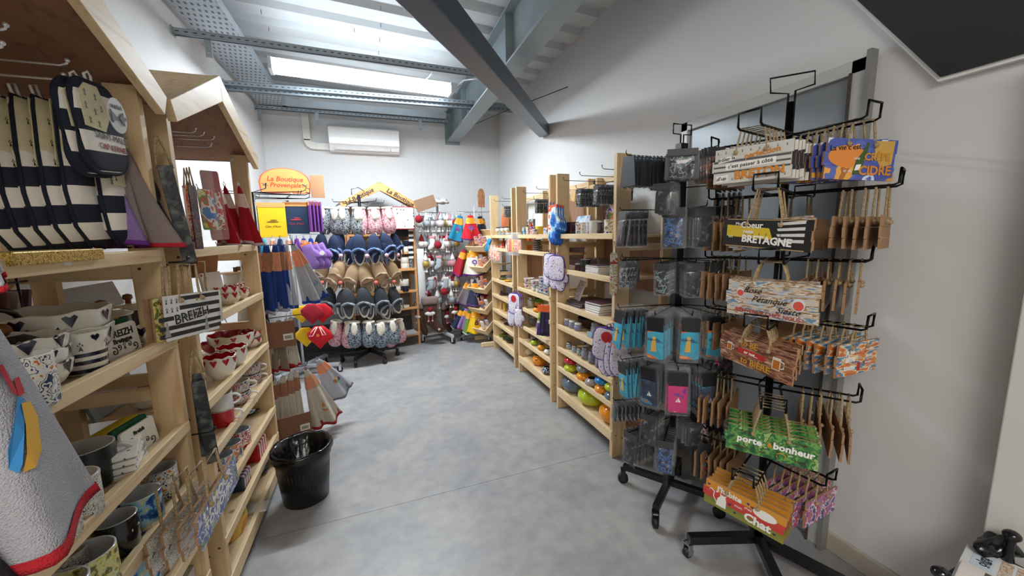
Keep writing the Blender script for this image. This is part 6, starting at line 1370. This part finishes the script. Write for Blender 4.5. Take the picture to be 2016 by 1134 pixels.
# striped charms hanging on its right side
for i,(py) in enumerate((412,448,482)):
    t=thing('striped_charm',f'black and white striped hanging strip, {NUM[i]} from the top beside the back unit','ornament',at(808,py,'Y',4.96),.3); G().prism(rect(.06,.18,.01,3,0,-.09),-.006,.006,'y').obj('strip',PAT('navy white bands',[(0,'15181F'),(.55,'D8D8D4')],5,'wz',.6),t); G().tube([(0,0,0),(0,0,.03)],.002,5).obj('cord',black,t)
# white wrapped sheets
for i in range(5):
    t=thing('white_banner',f'white plastic wrapped strip, {NUM[i]} of the bundle left of the ornament rack','wrapped strip',V(.54+.012*i,5.0+.045*i,1.24),.1+.15*i); G().pillow([(x,z) for x,z in rect(.09,.70,.005,2,0,-.35)],.02,rings=((1,.1),(.9,1))).obj('strip',C('D4D6D4',.25,bump=.8,bs=14,var=.04,key='crinkled white wrap'),t); G().tube([(0,0,0),(0,0,.05)],.002,5).obj('hook',chrome,t)
# ================= CHRISTMAS ORNAMENT RACK =================
XC=(.80,5.12); wht=C('D8DADC',.3,.3)
xr=thing('ornament_rack','white wheeled spinner rack of small Christmas ornaments','display rack',(XC[0],XC[1],0)); base_star(xr,.30,.10,(195,285,10,90),wht,.045,.03,wr=.04); G().tube([(0,0,.1),(0,0,1.80)],.016,12).obj('pole',wht,xr)
orr=random.Random(5)
def gnome(lb,c1,c2,s=1):
    t=thing('gnome_ornament',lb,'ornament'); G().lathe([(.0001,-.085*s),(.026*s,-.08*s),(.03*s,-.05*s),(.018*s,-.03*s)],n=12).obj('body',c1,t)
    G().lathe([(.024*s,-.035*s),(.018*s,-.015*s),(.0001,.03*s)],n=12).obj('hat',c2,t); G().ball((0,-.022*s,-.038*s),.007*s,n=8).obj('nose',C('E8C0A8',.8),t)
    for x in (-1,1): G().tube([(x*.01*s,0,-.08*s),(x*.012*s,0,-.12*s)],.004*s,5).ball((x*.012*s,-.003,-.122*s),.010*s,n=8).obj('leg',fur('D8D4D0'),t)
    G().tube([(0,0,.03*s),(0,0,.05*s)],.0012,4).obj('string',wht,t); return t
def stock(lb,c1,c2,s=1):
    t=thing('stocking_ornament',lb,'ornament'); ol=[(x*s,z*s) for x,z in [(-.02,0),(-.02,-.06),(-.04,-.085),(-.045,-.105),(-.03,-.115),(.0,-.10),(.02,-.08),(.022,0)]]
    G().pillow(ol,.024*s).obj('sock',c1,t); G().prism(rect(.05*s,.02*s,.004,2,0,-.004*s),-.013*s,.013*s,'y').obj('cuff',c2,t,bevel=.003); G().tube([(0,0,0),(0,0,.03)],.0012,4).obj('string',wht,t); return t
def ballo(lb,c1,s=1):
    t=thing('pompom_ornament',lb,'ornament'); G().ball((0,0,-.045*s),.042*s,n=14).obj('ball',c1,t); G().lathe([(.008,-.004),(.008,.004)],n=8).obj('cap',chrome,t); G().tube([(0,0,0),(0,0,.03)],.0012,4).obj('string',wht,t); return t
FW_=fur('DAD6D2'); FR_=fur('8E1624'); FP_=fur('C88A92'); FG_=fur('A8B2BA'); FGo=C('C8A85A',.4,.4)
XT=[(1.70,'top'),(1.44,'second'),(1.19,'third'),(.915,'fourth'),(.72,'lowest')]
for ti,(z,nm) in enumerate(XT):
    for k in range(8): 
        a=2*PI*k/8+.3*ti; G().tube([(0,0,z),(.25*math.cos(a),.25*math.sin(a),z),(.255*math.cos(a),.255*math.sin(a),z+.02)],.003,5).obj('hook',wht,xr)
        if math.sin(a)>.55: continue
        for q in range(4 if ti<4 else 2):
            d=.24-.045*q; kind=orr.choice('gggss'); cc=orr.choice([(FW_,FG_,'white and grey'),(FW_,FP_,'white and pink'),(FG_,FW_,'grey and white'),(FW_,FG_,'white and grey'),(FP_,FW_,'pink and white'),(FG_,FP_,'grey and pink'),(FW_,FR_,'white and red'),(FGo,FW_,'gold and white')])
            if kind=='b' and q: kind='g'
            lb=f'{cc[2]} {dict(g="gnome",s="stocking",b="pompom ball")[kind]} ornament, {NUM[q]} from the tip of hook {NUM[k]}, {nm} tier'
            key=('orn',kind,cc[2])
            mk=dict(g=lambda:gnome(lb,cc[0],cc[1],1.6),s=lambda:stock(lb,cc[0],cc[1],1.5),b=lambda:ballo(lb,cc[0],1.2))[kind]
            proto(key,mk,V(XC[0]+d*math.cos(a),XC[1]+d*math.sin(a),z-.05),a+PI/2+orr.uniform(-.4,.4),lb,'small Christmas ornaments on the white rack')
for i,(px,py,Y) in enumerate([(824,423,4.86),(838,590,4.88),(874,566,4.84),(862,474,4.84),(897,430,4.9)]):
    place(ballo(f'fluffy red ball ornament, {["upper left","lower left","lower right","upper middle","upper right"][i]} of the white rack',FR_,1.15),at(px,py,'Y',Y))
for i in range(8):
    a=2*PI*i/8; place(stock(f'white fur ornament, {NUM[i]} of the heap on top of the ornament rack',FW_,FG_,1.3),V(XC[0]+.11*math.cos(a),XC[1]+.11*math.sin(a),1.86),(PI/2*.8,.3,a))
# big brown stockings
BRN=C('4E3426',.9,bump=.6,bs=200,key='brown felt')
def bigstock(lb,s,snow=True):
    t=thing('christmas_stocking',lb,'stocking'); ol=[(x*s,z*s) for x,z in [(-.09,0),(-.085,-.22),(-.07,-.30),(.0,-.36),(.09,-.44),(.14,-.44),(.16,-.39),(.14,-.34),(.09,-.28),(.08,-.2),(.09,0)]]
    G().pillow(ol,.06*s).obj('felt',BRN,t); G().pillow([(x*s,z*s) for x,z in rect(.22,.10,.03,4,0,-.01)],.085*s).obj('knit_cuff',C('8A7A74',.95,bump=1,bs=150,key='taupe knit cuff'),t)
    G().ball((-.01*s,-.04*s,-.12*s),.032*s).obj('gnome_hat',FR_,t); G().pillow([(x*s,z*s) for x,z in ell(.065,.028,16,-.01,-.17)],.07*s).obj('gnome_beard',FW_,t,loc=(0,-.03*s,0))
    for x in (-.03,.02): G().tube([(x*s,-.035*s,-.19*s),((x-.005)*s,-.04*s,-.26*s)],.007*s,6).ball(((x-.005)*s,-.045*s,-.265*s),.014*s,n=8).obj('gnome_leg',FP_,t)
    if snow:
        g=G(); 
        for k in range(3):
            a=PI*k/3; g.prism([(.095*s+.018*s*math.cos(a+d_),-.385*s+.018*s*math.sin(a+d_)) for d_ in (-.15,.15,PI-.15,PI+.15)],-.034*s,-.032*s,'y')
        g.obj('snowflake',WH,t)
    return t
place(bigstock('large brown stocking with a gnome, front of the ornament rack',1.0),at(846,590,'Y',4.82),.05)
place(bigstock('large brown stocking turned sideways at the right of the ornament rack',.95,False),at(893,590,'Y',4.95),.6)
place(bigstock('large brown stocking, middle right of the ornament rack',.9,False),at(876,600,'Y',5.0),.9)
place(bigstock('large brown stocking at the back left of the ornament rack',.9,False),at(826,600,'Y',5.05),-1.1)
o=boxy('cardboard_sign','tilted brown cardboard sign on top of the ornament rack','cardboard',.26,.01,.15,C('8A6A52',.8)); place(o,at(842,412,'Y',4.96),(0,-.32,0))
# ================= CONE TOWEL RACK =================
CC=(1.27,5.02)
ct=thing('cone_towel_rack','grey wheeled rack of bright cone shaped towels in the right back corner','display rack',(CC[0],CC[1],0)); base_star(ct,.26,.07,(200,290,20,110),wht,.03,.025); G().tube([(0,0,.07),(0,0,1.78)],.012,12).obj('pole',wht,ct)
for z in (1.70,1.31,.90,.50):
    for k in range(6): a=2*PI*k/6+.4; G().tube([(0,0,z),(.24*math.cos(a),.24*math.sin(a),z),(.25*math.cos(a),.25*math.sin(a),z+.03)],.003,6).obj('hook',chrome,ct)
OC=PAT('orange sleeve',[(0,'E89A1E'),(.58,'F0A828'),(.64,'FBE8C0'),(.7,'D84A2A')],34,'noise',.6)
def cone(lb,px,py,Y,c,hm,w1,h,rz,logo=None,ry=0,tl=None):
    t=towel(lb,FAB(c),FAB(hm),OC,h=h,w0=.06,w1=w1*1.18,t0=.03,t1=.07,seed=px%7+1,cardh=.34,folds=3,name='cone_towel'); place(t,at(px,py,'Y',Y),(0,ry,rz))
    if logo: conform(G().prism(ell(.034,.030,16,0,-h*.52),-.001,0,'y').obj('embroidered_lavender',C(logo,.9),t),t); conform(G().prism([(-.012,-h*.60),(.012,-h*.60),(.004,-h*.68),(-.004,-h*.68)],-.001,0,'y').obj('embroidered_stem',C('8AA83A'),t),t)
    if tl and tl!='x': conform(text(t,tl,.032,C('2A2A3A' if c=='E6E0D6' else 'E8B83A'),0,-h*.84,0,.05,.25),t)
    return t
cone('teal cone towel, left of the top tier of the corner rack',906,425,4.82,'0F7A9A','5A2A4A',.16,.32,-.2,'6A4A8A',.22)
cone('red cone towel with a purple lavender motif, front of the top tier',926,424,4.76,'C81428','5A2A6A',.22,.30,.0,'8A5AA8',0,'Nice')
cone('navy cone towel, right of the top tier',944,426,4.88,'232A44','6A3A7A',.14,.28,.4,None,-.15)
cone('grey cone towel at the back of the top tier',950,430,4.98,'6E6A70','3A2A4A',.12,.26,.6,None,-.1)
cone('red cone towel, left of the second tier',914,492,4.84,'A8142A','6A2A7A',.12,.34,-.3,None,.3)
cone('green cone towel, left of the white one',921,492,4.86,'6A8A2A','6A2A7A',.12,.33,-.2,None,.2)
cone('white cone towel with purple lavender and lettering, second tier',932,488,4.74,'E6E0D6','6A2A7A',.27,.34,.0,'7A5AA0',0,"Côte d'Azur")
cone('lilac cone towel, right of the white one',946,488,4.86,'9A8AC0','6A2A7A',.12,.32,.3,None,-.2)
cone('turquoise cone towel, far right of the second tier',958,492,4.92,'1E8AB0','3A3A7A',.13,.32,.5,None,-.25)
cone('taupe cone towel, left of the third tier',924,553,4.82,'7A6E72','5A2A7A',.18,.32,-.3,None,.3)
cone('dark navy cone towel with lavender motif, front of the third tier',936,552,4.74,'2A2E48','6A3A8A',.22,.32,0,'7A5AA8',0)
cone('red cone towel, right of the third tier',946,552,4.82,'B81428','5A2A6A',.15,.32,.4,None,-.3)
cone('navy folded towel, left of the bottom tier',912,608,4.84,'1E2A48','8A8A92',.12,.28,-.3,None,.4)
cone('lilac folded towel, second from left of the bottom tier',920,608,4.82,'8E74B0','A83A6A',.11,.28,-.2,None,.3)
cone('green folded towel with pale hem, bottom tier',926,612,4.80,'6A8A3A','D8DCD0',.12,.30,-.1,None,.15)
t=cone('yellow folded towel with a black sailing boat, bottom tier',936,608,4.74,'F0C018','E8B818',.20,.31,0,None,0); conform(G().prism([(-.03,-.19),(.03,-.19),(.022,-.205),(-.022,-.205)],-.001,0,'y').prism([(-.004,-.185),(-.028,-.185),(-.004,-.13)],-.001,0,'y').prism([(.004,-.185),(.026,-.185),(.004,-.12)],-.001,0,'y').obj('black_boat',BK,t),t)
cone('lilac folded towel with pink hem, right of the bottom tier',954,608,4.80,'8E74B0','B83A6A',.13,.29,.3,None,-.1)
cone('dark red folded towel at the back of the bottom tier',946,610,4.98,'A8142A','6A2A4A',.12,.26,.3,None,-.1)
o=thing('wooden_paddle','tall brown wooden paddle sign above the corner rack','sign',at(948,408,'Y',4.95),.2); G().prism([(x,z) for x,z in [(-.045,0),(.045,0),(.05,.16)]+[(.045*math.cos(a),.17+.07*math.sin(a)) for a in [PI*i/8 for i in range(9)]]+[(-.05,.16)]],-.006,.006,'y').obj('board',PAT('red brown wood',[(0,'7A4A30'),(.5,'A06A4A'),(.6,'B8805A')],20,'noise',.6,const=False,stretch=(6,6,1)),o); G().tube([(0,0,0),(0,0,-.12)],.004,6).obj('rod',chrome,o)
# ================= TILTED CRATES =================
cs=thing('crate_stand','pine stand holding tilted display crates beside the farthest right shelf','display stand',(0,0,0)); X0=1.50
G().box(1.60,1.64,4.50,4.54,0,1.75).obj('post',pineZ,cs); G().box(1.60,1.64,4.86,4.90,0,1.75).obj('post',pineZ,cs); G().box(1.18,1.66,4.50,4.54,0,.06).obj('foot',pineX,cs,bevel=.01); G().box(1.18,1.66,4.86,4.90,0,.06).obj('foot',pineX,cs,bevel=.01)
crm=[prints('orange soap bags',['F0661E','FBE9D0','E8471C','3A8AC8','F6C08A','F0A01E'],34),PAT('pens',[(0,'2A4A8A'),(.4,'3A9AC8'),(.5,'E8601E'),(.6,'F0A83A'),(.66,'6A3A8A')],30),P_rw,P_lav,P_or]
for i,z in enumerate((1.30,1.05,.78,.52,.26)):
    c=thing('tilted_crate',f'tilted pine crate of small goods, {NUM[i]} from the top of the stand','crate',(1.30,4.70,z),(0,0,-PI/2+.45)); 
    Mt=T(0,0,0,math.radians(38),0,0)
    g=G().box(-.17,.17,-.15,.15,-.01,.0,0,Mt).box(-.17,-.158,-.15,.15,-.01,.07,0,Mt).box(.158,.17,-.15,.15,-.01,.07,0,Mt).box(-.17,.17,-.162,-.15,-.01,.07,0,Mt).box(-.17,.17,.15,.162,-.01,.09,0,Mt); g.obj('wooden_crate',pineX,c,bevel=.002)
    for s_ in (-1,1): G().bar((s_*.17,.02,-.02),(s_*.17,.33,-.02),.02,.02).obj('support_arm',pineY,c)
    for k in range(5):
        rr=boxy('soap_bag',f'small colourful packet, {NUM[k]} from the left in the {NUM[i]} tilted crate','packet',.055,.02,.10,crm[(i+k)%5 if i else 0],bev=.004); M=Matrix.Translation((1.30,4.70,z))@Euler((0,0,-PI/2+.45)).to_matrix().to_4x4()@Mt@T(-.12+.06*k,-.10+.04*(k%3),.03,-.5+.06*k,0,0); rr.matrix_world=M
# bundle of blue and orange packs hanging at the farthest shelf's post
for k in range(3): hang(bag(f'orange pack hung on the far post of the farthest shelf, {NUM[k]} from the front',P_or,.11,.17,.014,'printed_pack','packet',bagm=clear),968+5*k,482+3*k,1.265+.014*k,FR+.7)
hang(bag('blue fabric roll beside the orange packs on the farthest shelf',C('1E86B8',.7),.05,.16,.03,'fabric_roll','fabric',bagm=C('1E86B8',.7)),965,470,1.27,FR+.7,ry=.4)
o=thing('terracotta_arch','orange terracotta arch board behind the farthest shelf','board',V(1.62,4.55,1.42),FR+.8); G().prism([(-.13,0),(.13,0),(.13,.16)]+[(.13*math.cos(a),.17+.11*math.sin(a)) for a in [PI*i/10 for i in range(1,10)]]+[(-.13,.16)],-.01,.01,'y').obj('board',C('C8683A',.6,var=.1),o)
# ================= LOWER RIGHT CORNER =================
dk=C('15161A',.2,bump=.8,bs=18,var=.03,key='black glossy film')
st=thing('side_stand','low dark stand in the lower right corner against the white column','stand',(1.60,.30,0))
G().box(-.16,.095,-.26,.20,.40,.425).obj('top',C('1E1F22',.5),st,bevel=.004)
for x,y in ((-.14,-.24),(.075,-.24),(-.14,.18),(.075,.18)): G().box(x-.015,x+.015,y-.015,y+.015,0,.40).obj('leg',black,st)
zt=.4255
a1=at(1904,1071,'Z',.44); a2=at(2016,1120,'Z',.44); ang=math.atan2(a2.y-a1.y,a2.x-a1.x)
c_=at(1965,1130,'Z',.44)
nw=thing('newspaper','folded newspaper lying in the lower right corner beside the black bag','newspaper',(0,0,0)); nw.location=(a1.x,a1.y,zt); nw.rotation_euler=(0,0,ang)
G().box(0,.26,-.20,0,0,.010).box(0,.26,-.20,0,.0105,.016).obj('pages',C('D5DADD',.7),nw,bevel=.001)
g=G().box(.018,.058,-.185,-.012,.0163,.0167); g.obj('blue_panel',C('C4D2DC',.7),nw)
g=G()
for k in range(6): g.box(.068+.028*k,.068+.028*k+.022,-.185,-.012,.0163,.0167)
g.obj('advert_columns',PAT('newsprint advert',[(0,'B89878'),(.48,'D8C4AC'),(.53,'9AA4AA'),(.57,'DED2C2'),(.66,'C08A5A')],120,'noise',.8),nw)
o=text(nw,'olga',.03,C('3A3E4A'),0,0,0,0,0,.0006,name='headline'); o.matrix_local=Matrix.Translation((.038,-.06,.0172))@Euler((0,0,PI/2)).to_matrix().to_4x4()
o=text(nw,'du 12 au 20',.010,C('5A5E6A'),0,0,0,name='headline'); o.matrix_local=Matrix.Translation((.050,-.06,.0172))@Euler((0,0,PI/2)).to_matrix().to_4x4()
cal=thing('calculator','white desk calculator with a grey display on top of the newspaper','calculator'); q=at(1891,1101,'Z',.46); cal.location=(q.x+.004,q.y,zt+.0165); cal.rotation_euler=(0,0,ang+.02)
G().prism([(0,0),(.17,0),(.17,.012),(0,.018)],-.12,0,'y').obj('casing',C('D8D4CE',.4),cal,bevel=.003)
G().prism([(.045,.0165),(.11,.0145),(.11,.0150),(.045,.0170)],-.05,-.012,'y').obj('display',C('4E544E',.3),cal)
g=G()
for i in range(4):
    for j in range(4): g.box(.03+.03*i,.05+.03*i,-.105+.012*j,-.097+.012*j,.012,.019)
g.obj('keys',C('8A8A88',.5),cal)
# glossy black bags
def crumple(lb,loc,rx,ry,rz_,seed,name='black_bag'):
    r_=random.Random(seed); g=G(); n=26; m_=12; vs=[];fs=[]
    for j in range(m_+1):
        th=PI*j/m_
        for i in range(n):
            a=2*PI*i/n; q=1+.18*math.sin(3*a+seed+2*th)+.10*math.sin(7*a+5*th)+.05*r_.uniform(-1,1)
            vs.append((rx*math.sin(th)*math.cos(a)*q,ry*math.sin(th)*math.sin(a)*q,max(0,rz_*(1-math.cos(th))*(.5+.1*math.sin(5*a)*math.sin(th)))))
    for j in range(m_):
        for i in range(n): fs.append((j*n+i,j*n+(i+1)%n,(j+1)*n+(i+1)%n,(j+1)*n+i))
    g.add(vs,fs,0,True); o=g.obj(name,dk); o.location=loc; return tag(o,lb,'bag')
q=at(1985,1085,'Z',.46); crumple('crumpled glossy black bag behind the newspaper against the white column',(q.x+.045,q.y+.02,zt),.10,.04,.06,3)
q=at(2003,1060,'Z',.52); t=thing('black_figure_handle','rounded glossy black knob standing up from the black bag','handle',(q.x,q.y+.01,zt)); G().lathe([(.016,0),(.010,.04),(.009,.07),(.012,.085)],n=24).ball((0,0,.095),.019,sz=.8,n=24).obj('knob',C('14141C',.15),t)
q=at(1853,1122,'Z',.45); t=thing('black_ball_handle','glossy black rounded knob left of the white calculator','handle',(q.x,q.y,0)); G().lathe([(.012,.0),(.012,.41),(.011,.43)],n=24).ball((0,0,.440),.021,sz=.85,n=24).obj('knob',C('101014',.12,coat=.5),t)
